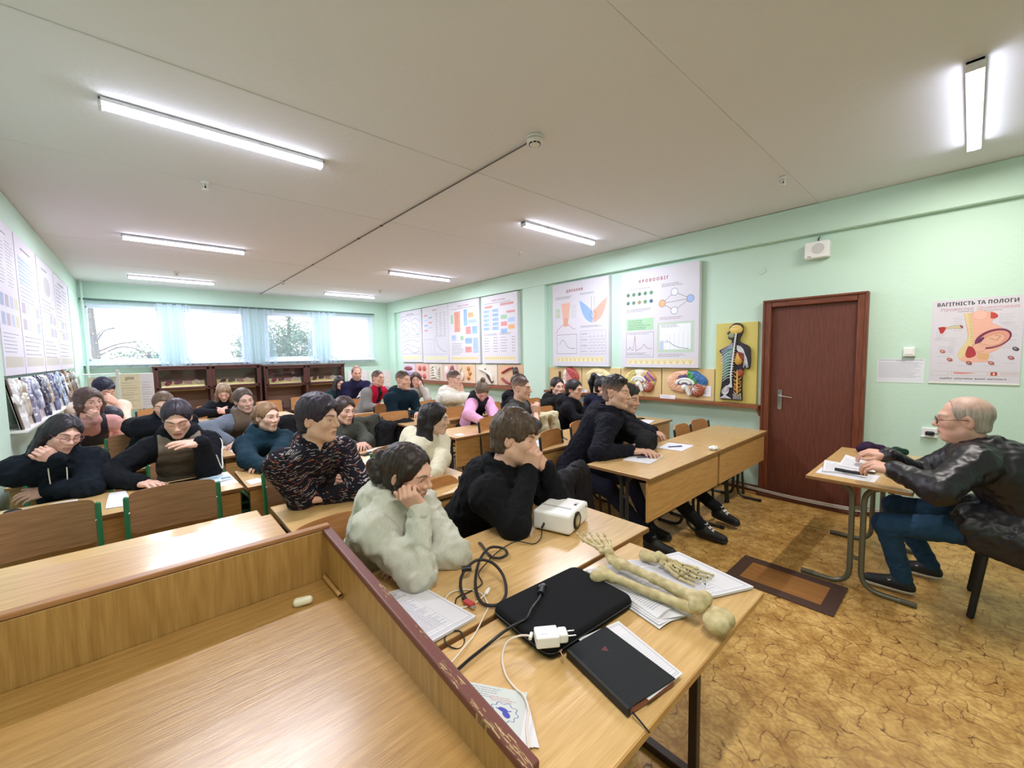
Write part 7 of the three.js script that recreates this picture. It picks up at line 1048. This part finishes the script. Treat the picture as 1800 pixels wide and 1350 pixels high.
{
  const y = TY + 0.036, t = thing('charger', 'white two pin phone charger on the laptop sleeve', 'charger', [0.748, y, -0.715], -0.62);
  part('body', bx(0.062, 0.03, 0.05, 0, 0.016, 0, 0.004), M.whitePlastic, t); part('plug_block', bx(0.026, 0.026, 0.036, 0.043, 0.016, -0.002, 0.006), M.whitePlastic, t);
  for (const s of [-1, 1]) part('pin', new THREE.CylinderGeometry(0.0022, 0.0022, 0.022, 10).rotateZ(PI / 2).translate(0.066, 0.018, s * 0.0095 - 0.002), M.chrome, t); part('lettering', new THREE.BoxGeometry(0.02, 0.0004, 0.003).translate(-0.008, 0.0312, 0.01), std(0xc9c9cc, 0.5), t);
  const wc = thing('charger_cable', 'white cable hanging from the charger over the notes and away', 'cable'); part('wire', tube([[0.726, y + 0.014, -0.745], [0.70, y + 0.012, -0.772], [0.672, y - 0.004, -0.79], [0.645, TY + 0.012, -0.775], [0.622, TY + 0.004, -0.735], [0.612, TY + 0.004, -0.69], [0.606, TY + 0.012, -0.655], [0.588, TY + 0.012, -0.62], [0.556, TY + 0.01, -0.592], [0.53, TY + 0.004, -0.56]], 0.0026, 70, 8), std(0xe6dcd0, 0.45), wc); part('plug_sleeve', new THREE.CylinderGeometry(0.0045, 0.0045, 0.022, 12).rotateZ(PI / 2).rotateY(0.6).translate(0.722, y + 0.014, -0.748), M.whitePlastic, wc);
}
{
  const y = TY + 0.04, bp = thing('power_cable', 'black cable with a moulded plug lying across the laptop sleeve', 'cable'); part('wire', tube([[0.9, y, -0.88], [0.862, y + 0.004, -0.855], [0.812, y + 0.006, -0.835], [0.772, y + 0.004, -0.815], [0.745, y - 0.002, -0.822], [0.705, TY + 0.02, -0.842], [0.655, TY + 0.006, -0.848], [0.59, TY + 0.005, -0.84], [0.53, TY + 0.005, -0.83], [0.49, TY + 0.02, -0.83]], 0.0042, 80, 8), std(0x0e0f12, 0.3), bp);
  part('plug', join(new THREE.CylinderGeometry(0.012, 0.009, 0.042, 14).rotateX(PI / 2).rotateY(-0.95).translate(0.905, y, -0.885), bx(0.03, 0.016, 0.02, 0.922, y - 0.001, -0.9, 0.005)), std(0x1a1b1f, 0.4), bp);
}
{
  const hd = thing('video_cable', 'thick black looped video cable with a red tipped connector by the projector', 'cable'), h = 0.012;
  part('wire', tube([[1.06, TY - 0.05, -1.44], [1.0, TY + 0.012, -1.33], [0.968, TY + 0.01, -1.235], [0.975, TY + 0.012, -1.185], [1.02, TY + 0.012, -1.185], [1.035, TY + 0.016, -1.225], [0.985, TY + 0.03, -1.245], [0.905, TY + 0.03, -1.205], [0.835, TY + 0.022, -1.14], [0.782, TY + 0.012, -1.07], [0.755, TY + 0.01, -1.0], [0.785, TY + 0.01, -0.962], [0.84, TY + 0.012, -0.985], [0.885, TY + 0.03, -1.05], [0.89, TY + 0.05, -1.115], [0.862, TY + 0.055, -1.16], [0.82, TY + 0.045, -1.165], [0.775, TY + 0.03, -1.145], [0.742, TY + 0.018, -1.1], [0.728, TY + 0.012, -1.055]], 0.0052, 160, 9), std(0x201a1e, 0.5), hd);
  part('ferrite', new THREE.CylinderGeometry(0.0105, 0.0105, 0.034, 16).rotateZ(PI / 2).rotateY(-0.55).translate(0.808, TY + 0.042, -1.16), std(0x1a171b, 0.45), hd);
  part('connector', join(bx(0.02, 0.011, 0.04, 0, 0, 0, 0.003)).rotateY(0.12).translate(0.724, TY + 0.011, -1.03), std(0xb8322e, 0.4), hd); part('tip', bx(0.014, 0.005, 0.014, 0, 0, 0, 0.001).rotateY(0.12).translate(0.72, TY + 0.011, -1.004), M.chrome, hd); part('strain_relief', new THREE.CylinderGeometry(0.006, 0.008, 0.018, 12).rotateX(PI / 2).translate(0.727, TY + 0.011, -1.056), std(0x1a171b, 0.45), hd);
  const th = thing('thin_cable', 'thin black lead from the projector across the desk', 'cable'); part('wire', tube([[1.272, TY + 0.028, -1.236], [1.255, TY + 0.016, -1.222], [1.225, TY + 0.006, -1.2], [1.17, TY + 0.004, -1.188], [1.122, TY + 0.014, -1.235], [1.075, TY + 0.006, -1.25], [1.01, TY + 0.005, -1.235], [0.93, TY + 0.005, -1.2], [0.86, TY + 0.004, -1.16], [0.83, TY + 0.004, -1.1], [0.775, TY + 0.004, -1.09], [0.72, TY + 0.004, -1.09], [0.69, TY + 0.004, -1.06]], 0.0022, 90, 7), std(0x1c171a, 0.45), th); part('jack', new THREE.CylinderGeometry(0.0058, 0.0045, 0.04, 12).rotateZ(-1.1).rotateY(0.3).translate(1.287, TY + 0.036, -1.242), std(0x17171a, 0.4), th);
  const us = thing('usb_cable', 'cream white charging cable looped on the projector desk', 'cable'); part('wire', tube([[0.79, TY + 0.01, -1.032], [0.745, TY + 0.004, -1.026], [0.7, TY + 0.004, -1.035], [0.676, TY + 0.004, -1.07], [0.69, TY + 0.004, -1.112], [0.73, TY + 0.004, -1.128], [0.775, TY + 0.004, -1.1], [0.79, TY + 0.004, -1.05], [0.765, TY + 0.004, -0.985], [0.725, TY + 0.004, -0.955], [0.66, TY - 0.002, -0.915], [0.6, TY + 0.003, -0.885], [0.55, TY + 0.003, -0.865], [0.5, TY + 0.01, -0.845]], 0.0024, 90, 8), std(0xe9dfd0, 0.45), us); part('connector', join(bx(0.012, 0.006, 0.026, 0, 0, 0, 0.002), bx(0.009, 0.004, 0.012, 0, 0, -0.018, 0.001)).rotateY(-1.0).translate(0.803, TY + 0.012, -1.038), M.whitePlastic, us);
  one('cable_loop', tube([[0.585, TY + 0.003, -0.955], [0.612, TY + 0.003, -0.965], [0.632, TY + 0.004, -0.945], [0.622, TY - 0.004, -0.912], [0.595, TY - 0.004, -0.9], [0.576, TY + 0.002, -0.925]], 0.0022, 40, 6, true), std(0x201a1a, 0.5), 'small black cable ring at the table joint by the printed sheets', 'cable');
}
// projector
{
  const t = thing('projector', 'small white projector on the desk beside the boy in black', 'projector', [1.408, TY, -1.245], 0.3), w = 0.225, d = 0.185, h = 0.088;
  part('body', bx(w, h, d, 0, h / 2 + 0.006, 0, 0.014), M.whitePlastic, t); part('top_groove', bx(0.012, 0.002, d * 0.8, -0.03, h + 0.0062, -0.01, 0), std(0xb9b9bb, 0.6), t); part('button', bx(0.014, 0.003, 0.012, 0.03, h + 0.007, 0.06, 0.001), M.black, t); part('label_plate', bx(0.02, 0.001, 0.014, 0.05, h + 0.0065, 0.06, 0), std(0xc9c9cc, 0.5), t);
  const X = (g) => g.rotateX(PI / 2).translate(-0.035, h / 2 + 0.006, d / 2);
  part('lens_ring', X(new THREE.LatheGeometry([[0.026, -0.004], [0.038, -0.004], [0.04, 0.003], [0.035, 0.007], [0.03, 0.002], [0.026, -0.004]].map((q) => new THREE.Vector2(...q)), 36)), std(0x2a2620, 0.35, { metalness: 0.5 }), t); part('lens_barrel', X(new THREE.CylinderGeometry(0.03, 0.027, 0.012, 32)), std(0x6b6250, 0.3, { metalness: 0.7 }), t); part('lens', X(new THREE.SphereGeometry(0.024, 24, 12, 0, TAU, 0, PI / 2).scale(1, 0.35, 1).translate(0, 0.003, 0)), std(0xb9ad92, 0.08, { metalness: 0.4 }), t);
  for (const [x, z] of [[-0.09, -0.07], [0.09, -0.07], [-0.09, 0.07], [0.09, 0.07]]) part('rubber_foot', new THREE.CylinderGeometry(0.008, 0.008, 0.007, 12).translate(x, 0.0035, z), M.black, t); part('sensor', new THREE.CylinderGeometry(0.004, 0.004, 0.003, 12).rotateX(PI / 2).translate(0.08, h - 0.012, d / 2), M.black, t);
}
// notebook with a ribbon
{
  const t = thing('planner', 'black soft cover planner with a loose printed sheet tucked under its cover', 'notebook'), c = [[0.79, -0.672], [0.93, -0.655], [0.895, -0.44], [0.748, -0.468]];
  sheet('page_block', '', '', c.map(([x, z]) => [x, z]), { th: 0.014, mat: std(0x9a5a4a, 0.6), parent: t }); sheet('cover', '', '', [[0.786, -0.676], [0.932, -0.66], [0.896, -0.436], [0.744, -0.466]], { y: TY + 0.0195, th: 0.0025, mat: cloth(0x202327, { roughness: 0.6, sheen: 0 }), parent: t, lift: (u, v) => -0.004 * (1 - sstep(0, 0.12, u)) }); sheet('spine', '', '', [[0.782, -0.676], [0.79, -0.675], [0.752, -0.466], [0.742, -0.467]], { th: 0.019, mat: std(0x17191d, 0.6), parent: t });
  part('stamp', new THREE.CircleGeometry(0.012, 3).rotateX(-PI / 2).rotateY(0.6).translate(0.855, TY + 0.0222, -0.607), std(0x5e2030, 0.6), t);
  part('ribbon', tube([[0.752, TY + 0.01, -0.462], [0.748, TY + 0.006, -0.44], [0.742, TY + 0.002, -0.415]], 0.0022, 12, 5).scale(1, 1, 1), M.black, t);
  sheet('printed_sheet', 'white printed sheet sticking out from under the planner cover', 'paper', [[0.84, -0.685], [0.985, -0.652], [0.93, -0.434], [0.8, -0.45]], { y: TY + 0.0155, th: 0.0012, mat: pages.table });
}
// journals, papers and bones
sheet('open_journal', 'open printed journal under the two skeleton feet, far corner of the front table', 'journal', [[1.282, -0.835], [1.53, -0.738], [1.476, -0.452], [1.236, -0.562]], { th: 0.008, mat: pages.table, lift: (u, v) => 0.012 * Math.exp(-(((u - 0.12) / 0.16) ** 2)) });
sheet('journal_stack', 'stack of loose printed pages under the long leg bones', 'papers', [[1.15, -0.90], [1.284, -0.836], [1.24, -0.565], [1.085, -0.585]], { th: 0.012, mat: pages.text, lift: (u, v) => 0.006 * Math.sin(u * 6) * v + 0.006 * u });
for (let i = 0; i < 5; i++) sheet('loose_page', ['lowest page fanned out of the stack under the leg bones', 'second lowest page fanned out of the stack under the leg bones', 'middle page fanned out of the stack under the leg bones', 'second highest page fanned out under the leg bones', 'top page fanned out of the stack under the leg bones'][i], 'paper', [[1.118 + i * 0.006, -0.86 + i * 0.01], [1.2, -0.84], [1.19 - i * 0.004, -0.545 + i * 0.008], [1.06 + i * 0.008, -0.565 - i * 0.006]], { y: TY + 0.0022 * i, th: 0.0012, mat: i % 2 ? pages.text : blank, lift: (u, v) => 0.004 * v * Math.sin(u * 5 + i) });
sheet('printed_form', 'printed form with ruled tables beside the grey hoodie, on the projector desk', 'paper', [[0.497, -1.285], [0.664, -1.247], [0.704, -0.966], [0.535, -0.955]], { th: 0.008, mat: pages.table, lift: (u, v) => 0.006 * (1 - u) * v });
sheet('squared_notes', 'squared notebook page with a blue ink drawing, near the lectern edge', 'paper', [[0.5, -0.845], [0.624, -0.661], [0.515, -0.573], [0.478, -0.64]], { th: 0.004, mat: pages.grid });
for (let i = 0; i < 3; i++) sheet('notes_underneath', ['upper page under the squared notes with the ink drawing', 'middle page under the squared notes with the ink drawing', 'lowest page under the squared notes with the ink drawing'][i], 'paper', [[0.5, -0.83], [0.61, -0.66 + i * 0.008], [0.53 + i * 0.01, -0.565 + i * 0.008], [0.48, -0.64]], { y: TY + 0.0026 - i * 0.0012, th: 0.0008, mat: blank });
{
  const bm = new THREE.MeshStandardMaterial({ vertexColors: true, roughness: 0.55 }), bone = (prims, name, parent, cell = 0.003, k = 0.012) => { const P = prims.map(([a, b, ra, rb]) => [V(...a), V(...b), ra, rb, k]), [lo, hi] = boundsOf(P, 0.008), f0 = field(P); return part(name, surfaceNet((x, y, z) => f0(x, y, z) + 0.0012 * noise3(x * 60, y * 60, z * 60), lo, hi, cell, (x, y, z, c) => { c.set(0xcdbf92).lerp(new THREE.Color(0x9c8a5c), clamp(0.4 + 0.6 * noise3(x * 28, y * 28, z * 28), 0, 1) * 0.7); }), bm, parent); };
  const b = TY + 0.016, leg = thing('leg_skeleton', 'skeleton leg of two long bones with a splayed foot, across the printed pages', 'bones');
  bone([[[1.098, b + .026, -.812], [1.098, b + .026, -.812], .023, .023], [[1.1, b + .026, -.81], [1.13, b + .028, -.785], .013, .015], [[1.135, b + .034, -.815], [1.13, b + .024, -.775], .017, .016], [[1.13, b + .026, -.785], [1.15, b + .022, -.63], .0145, .013], [[1.15, b + .022, -.63], [1.158, b + .026, -.52], .013, .017]], 'femur', leg);
  bone([[[1.145, b + .02, -.447], [1.145, b + .022, -.432], .026, .025], [[1.183, b + .022, -.447], [1.183, b + .022, -.432], .026, .026], [[1.145, b + .026, -.46], [1.183, b + .026, -.46], .018, .018]], 'condyle', leg, 0.003, 0.008); bone([[[1.207, b + .008, -.437], [1.214, b + .01, -.437], .017, .016]], 'kneecap', leg);
  bone([[[1.222, b + .032, -.815], [1.218, b + .034, -.785], .019, .015], [[1.218, b + .034, -.785], [1.2, b + .042, -.66], .0145, .0145], [[1.2, b + .042, -.66], [1.182, b + .044, -.53], .0145, .02], [[1.158, b + .04, -.502], [1.206, b + .042, -.502], .023, .024], [[1.182, b + .05, -.53], [1.18, b + .056, -.505], .016, .014]], 'shin_bone', leg); bone([[[1.232, b + .016, -.81], [1.215, b + .022, -.54], .008, .0075]], 'fibula', leg);
  const foot = (parent, at, rot, sc, lift) => { const m = new THREE.Matrix4().compose(V(...at), new THREE.Quaternion().setFromEuler(new THREE.Euler(lift, rot, 0, 'YXZ')), V(sc, sc, sc)), T3 = (p) => V(...p).applyMatrix4(m).toArray(), B = (list, name, cell) => bone(list.map(([p, q, r1, r2]) => [T3(p), T3(q), r1 * sc, r2 * sc]), name, parent, cell ?? 0.0026, 0.004);
    B([[[-.004, .02, -.05], [0, .022, -.012], .02, .016], [[.012, .022, -.03], [.012, .028, -.008], .013, .012]], 'heel_bone'); B([[[.004, .034, .0], [.008, .03, .014], .017, .014]], 'ankle_bone');
    for (const [x, z, r] of [[.02, .026, .011], [-.012, .022, .012], [.024, .044, .009], [.008, .044, .009], [-.008, .042, .0085], [-.022, .04, .009]]) B([[[x, .022, z], [x * 1.05, .022, z + .006], r, r * .9]], 'tarsal_bone');
    for (let i = 0; i < 5; i++) { const x = .027 - i * .0135, x2 = x * 1.75 + .004, z1 = .056 - .003 * i, z2 = .112 - .007 * i; B([[[x, .02, z1], [x2, .014, z2], .0058, .0062], [[x, .02, z1], [x, .02, z1], .0078, .0078], [[x2, .013, z2], [x2, .013, z2], .0076, .0076]], 'metatarsal_bone'); let q = z2 + .011; for (let j = 0; j < (i ? 3 : 2); j++) { const l = [.018, .009, .007][j] * (i ? 1 : 1.25); B([[[x2 * (1 + .05 * j), .01, q], [x2 * (1 + .05 * j + .03), .009, q + l], .0056 - j * .0007, .0046 - j * .0006]], 'toe_bone'); q += l + .007; } } };
  foot(leg, [1.228, b + .022, -.852], PI - 0.45, 1.0, -0.2);
  const f2 = thing('foot_skeleton', 'wired skeleton foot lying on the open journal', 'bones'); foot(f2, [1.365, TY + 0.012, -.735], 0.05, 1.05, 0.02);
  part('wire_knots', join(...[...Array(16)].map((_, i) => new THREE.SphereGeometry(0.0028, 7, 5).translate(1.365 + 0.024 * Math.sin(i * 2.4), TY + 0.042 - 0.016 * (i / 16), -.735 + 0.015 + i * 0.011))), M.black, f2).userData.kind = 'stuff';
}
// desk by the door
sheet('exercise_book', 'white exercise book with a pen in front of the boy in the navy hoodie', 'notebook', [[2.6, -1.69], [2.86, -1.725], [2.9, -1.53], [2.64, -1.49]], { th: 0.004, mat: blank, lift: (u) => 0.006 * sstep(0.8, 1, u) }); pen('dark blue pen on the nearer exercise book', [2.7, -1.64], [2.8, -1.57], TY + 0.012, 0x2b3350);
sheet('exercise_book', 'white sheet with a blue pen in front of the boy in the black puffer jacket', 'notebook', [[3.13, -1.71], [3.4, -1.735], [3.43, -1.53], [3.16, -1.51]], { th: 0.003, mat: blank }); pen('bright blue pen on the farther white sheet', [3.2, -1.65], [3.31, -1.58], TY + 0.009, 0x2a4a8a, 0x2a4a8a);
one('tissue', (() => { const g = new THREE.SphereGeometry(0.045, 22, 14), p = g.attributes.position; for (let i = 0; i < p.count; i++) { const k = 1 + 0.35 * noise3(p.getX(i) * 40, p.getY(i) * 40, p.getZ(i) * 40); p.setXYZ(i, p.getX(i) * k, Math.max(-0.012, p.getY(i) * 0.35 * k), p.getZ(i) * k * 0.7); } g.computeVertexNormals(); return g.translate(3.4, TY + 0.0125, -1.36); })(), std(0xf2f2ee, 0.8), 'crumpled white tissue at the desk joint near the door', 'tissue');
// other rows
sheet('paper', 'white sheet on the desk before the boy in the grey t-shirt', 'paper', [[2.46, -2.56], [2.72, -2.66], [2.74, -2.5], [2.5, -2.38]], { mat: pages.text }); phone('black phone on the desk behind the boy in black', [[2.66, -2.47], [2.78, -2.44], [2.78, -2.5], [2.68, -2.52]], TY); pen('dark pen beside the black phone', [2.93, -2.56], [2.86, -2.45], TY + 0.005, 0x1a1a1e);
sheet('paper', 'white sheet at the right wall desk behind the black puffer jacket', 'paper', [[4.05, -2.42], [4.36, -2.56], [4.42, -2.44], [4.12, -2.35]], { mat: pages.lined }); phone('black phone beside the sheet at the right wall', [[4.3, -2.66], [4.44, -2.6], [4.44, -2.6], [4.3, -2.66]], TY);
sheet('note', 'small white note at the corner of the desk beyond the cream fleece', 'paper', [[2.27, -3.44], [2.36, -3.44], [2.36, -3.35], [2.27, -3.33]], { mat: blank }); sheet('magazine', 'magazine with blue pictures before the girl in the black vest', 'magazine', [[2.72, -3.6], [2.9, -3.68], [2.93, -3.52], [2.74, -3.44]], { th: 0.005, mat: new THREE.MeshStandardMaterial({ map: canvas(128, 160, (g, w, h) => { bg(g, w, h, '#d9dee6'); g.fillStyle = '#7f97b4'; g.fillRect(10, 14, 60, 50); g.fillStyle = '#5a6a80'; g.fillRect(70, 80, 46, 60); textRows(g, 10, 76, 50, 8, 9, 5, '#667'); }), roughness: 0.4 }) });
// far left desk
const L2 = (pts) => pts.map(([x, z]) => [x, z]);
sheet('open_notebook', 'open white notebook with a pen before the girl with glasses', 'notebook', [[-0.6, -3.38], [-0.33, -3.4], [-0.3, -3.22], [-0.58, -3.16]], { th: 0.006, mat: pages.lined, lift: (u) => 0.005 * Math.exp(-(((u - 0.5) / 0.08) ** 2)) * -1 }); pen('blue and white pen lying on the open notebook at the far left', [-0.48, -3.34], [-0.37, -3.29], TY + 0.011, 0x8fa4b4, 0x1f4f86);
one('small_case', (() => { const g = new THREE.SphereGeometry(0.03, 20, 12).scale(1.15, 0.55, 0.8).translate(-0.55, TY + 0.0225, -3.28); return g; })(), M.black, 'small black case lying on the notebook at the far left edge', 'case');
sheet('loose_paper', 'white curled sheet between the girl with glasses and the girl in the vest', 'paper', [[-0.2, -3.42], [-0.13, -3.43], [-0.09, -3.05], [-0.2, -3.08]], { mat: blank, lift: (u, v) => 0.006 * Math.sin(v * 3) });
sheet('exercise_book', 'white exercise book under the hand of the girl in the vest', 'notebook', [[-0.04, -3.37], [0.13, -3.4], [0.16, -3.27], [-0.02, -3.22]], { th: 0.003, mat: pages.lined }); phone('dark phone on the desk right of the girl in the vest', [[0.1, -3.4], [0.2, -3.41], [0.2, -3.37], [0.1, -3.37]], TY, 0x4a4642);
sheet('open_book', 'open picture book with pale blue pages at the desk corner', 'book', [[0.23, -3.38], [0.39, -3.42], [0.4, -3.24], [0.25, -3.18]], { th: 0.006, mat: new THREE.MeshStandardMaterial({ map: canvas(160, 160, (g, w, h) => { bg(g, w, h, '#d3dfe6'); g.fillStyle = '#8fb2c4'; g.beginPath(); g.ellipse(56, 70, 40, 28, .4, 0, 7); g.fill(); g.fillStyle = '#4f7d92'; g.fillRect(96, 100, 56, 40); textRows(g, 84, 14, 66, 7, 10, 5, '#6a7a86'); }), roughness: 0.4 }), lift: (u) => 0.004 * Math.sin(u * 3.1) }); sheet('loose_paper', 'white page under the picture book at the desk corner', 'paper', [[0.28, -3.36], [0.4, -3.4], [0.41, -3.12], [0.3, -3.1]], { y: TY - 0.0003, th: 0.0008, mat: blank });
sheet('loose_paper', 'white page at the left corner of the teal jacket girl\u2019s desk', 'paper', [[0.45, -3.12], [0.52, -3.14], [0.56, -3.03], [0.46, -3.0]], { mat: pages.lined }); phone('dark phone on the desk left of the girl in the cream fleece', [[1.28, -3.27], [1.4, -3.3], [1.4, -3.26], [1.3, -3.24]], TY); sheet('loose_paper', 'white sheet behind the shoulder of the patterned jacket', 'paper', [[1.36, -3.4], [1.5, -3.42], [1.52, -3.28], [1.38, -3.26]], { mat: blank });
sheet('loose_paper', 'pale sheet lying on the desk behind the girl with glasses', 'paper', [[-0.55, -4.5], [-0.12, -4.5], [-0.1, -4.12], [-0.5, -4.12]], { mat: blank }); sheet('loose_paper', 'white sheet at the elbow of the girl in denim', 'paper', [[0.5, -4.32], [0.72, -4.34], [0.74, -4.2], [0.52, -4.18]], { mat: pages.lined });
// teacher desk papers
sheet('exam_papers', 'stack of white papers on the older man\u2019s desk', 'papers', [[3.24, -0.61], [3.5, -0.65], [3.56, -0.47], [3.34, -0.4]], { th: 0.012, mat: pages.text, lift: (u, v) => 0.02 * sstep(0.2, 1, u) * (1 - v) + 0.006 * Math.sin(u * 5) }); sheet('typed_sheet', 'white typed sheet under the papers on the older man\u2019s desk', 'paper', [[3.2, -0.64], [3.4, -0.64], [3.4, -0.345], [3.19, -0.35]], { y: TY - 0.0002, th: 0.0008, mat: pages.text });
sheet('held_sheet', 'typed sheet between the hands of the older man', 'paper', [[3.42, -0.56], [3.66, -0.56], [3.6, -0.38], [3.38, -0.37]], { y: TY + 0.02, th: 0.0012, mat: pages.text, lift: (u, v) => 0.03 * u * (1 - v) }); { const t = thing('marker', 'thick black marker with a silver strip on the older man\u2019s papers', 'marker', [3.285, TY + 0.021, -0.47], 1.5); part('barrel', new THREE.CylinderGeometry(0.0095, 0.0095, 0.15, 16).rotateZ(PI / 2), M.black, t); part('clip', bx(0.05, 0.004, 0.006, -0.035, 0.01, 0, 0.001), M.chrome, t); part('cap', new THREE.CylinderGeometry(0.0108, 0.0108, 0.05, 16).rotateZ(PI / 2).translate(0.06, 0, 0), std(0x22242a, 0.4), t); }
const lump = (name, label, cat, prims, color, o = {}) => { const P = prims.map(([a, b, r1, r2, k = 0.03, ax, fl]) => [V(...a), V(...b), r1, r2, k, ax && V(...ax), fl]), [lo, hi] = boundsOf(P, 0.03), f0 = field(P), g = surfaceNet((x, y, z) => { const d = f0(x, y, z), w = 0.03 * noise3(x * 6, y * 6, z * 6); return Math.abs(d) < 0.04 ? d - (o.amp ?? 0.008) * (1 - 2 * Math.abs(noise3((x + w) * 14, (y + w) * 9, z * 14))) : d; }, lo, hi, o.cell ?? 0.011); return one(name, uvCloth(g), o.mat ?? cloth(color, { roughness: 0.7 }), label, cat); };
lump('scarf', 'dark purple knitted thing at the far edge of the older man\u2019s desk', 'scarf', [[[4.08, TY + .04, -.5], [4.12, TY + .035, -.42], .035, .03], [[4.06, TY + .03, -.53], [4.1, TY + .05, -.5], .03, .03]], 0x2c1838, { cell: 0.006, amp: 0.004 }); lump('glove', 'dark green bundle beside the purple knitted thing', 'glove', [[[4.12, TY + .035, -.34], [4.14, TY + .03, -.3], .03, .026]], 0x17342a, { cell: 0.006, amp: 0.004 });
const coat = (label, name, x, z, turn, color, top = 0.84, low = 0.42) => { const c = Math.cos(turn), s = Math.sin(turn), Q = (a, y, b) => [x + a * c + b * s, y, z - a * s + b * c], ax = [s, 0, c]; return lump(name, label, name === 'white_bag' ? 'bag' : 'jacket', [[Q(-.17, top, 0), Q(.17, top, 0), .05, .05, .04], [Q(-.13, top - .05, 0.01), Q(-.12, low, .03), .11, .13, .05, ax, .5], [Q(.13, top - .05, 0.01), Q(.12, low, .03), .11, .13, .05, ax, .5], [Q(-.2, top - .02, 0), Q(-.23, low + .05, .06), .055, .045, .03], [Q(.2, top - .02, 0), Q(.23, low + .02, .05), .055, .045, .03]], color); };
coat('grey green jacket hanging over a chair near the aisle', 'hanging_jacket', 1.86, -4.62, 0.1, 0x45473f, 0.76, 0.36); coat('black jacket hanging behind the girl in the cream fleece', 'hanging_jacket', 2.2, -4.55, 0.0, 0x14151a, 0.68, 0.3); coat('black jacket over the chair behind the girl in teal', 'hanging_jacket', 1.0, -4.9, 0.2, 0x17181d, 0.82, 0.55); coat('black coat with a faded pink pattern heaped between the two boys in black', 'hanging_jacket', 1.92, -1.63, 0.3, 0x16131a, 0.74, 0.3);
lump('white_bag', 'white cloth bag lying on the fifth row desk on the left', 'bag', [[[1.15, TY + .05, -5.5], [1.35, TY + .05, -5.48], .05, .045]], 0xe2e2e0, { amp: 0.006 }); lump('cloth_bag', 'cream striped cloth bag hung on the chair right of the grey t-shirt', 'bag', [[[3.16, .82, -3.1], [3.42, .82, -3.1], .035, .035], [[3.2, .8, -3.09], [3.2, .62, -3.07], .05, .07, .04], [[3.38, .8, -3.09], [3.38, .62, -3.07], .05, .07, .04]], 0xcfc6a4);
phone('phone held in the lap of the long haired blonde girl', [[0.74, -6.68], [0.86, -6.68], [0.86, -6.62], [0.74, -6.62]], TY + 0.002);
scene.traverse((o) => { if (o.isMesh) { o.castShadow = true; o.receiveShadow = true; } });
renderer.render(scene, camera);
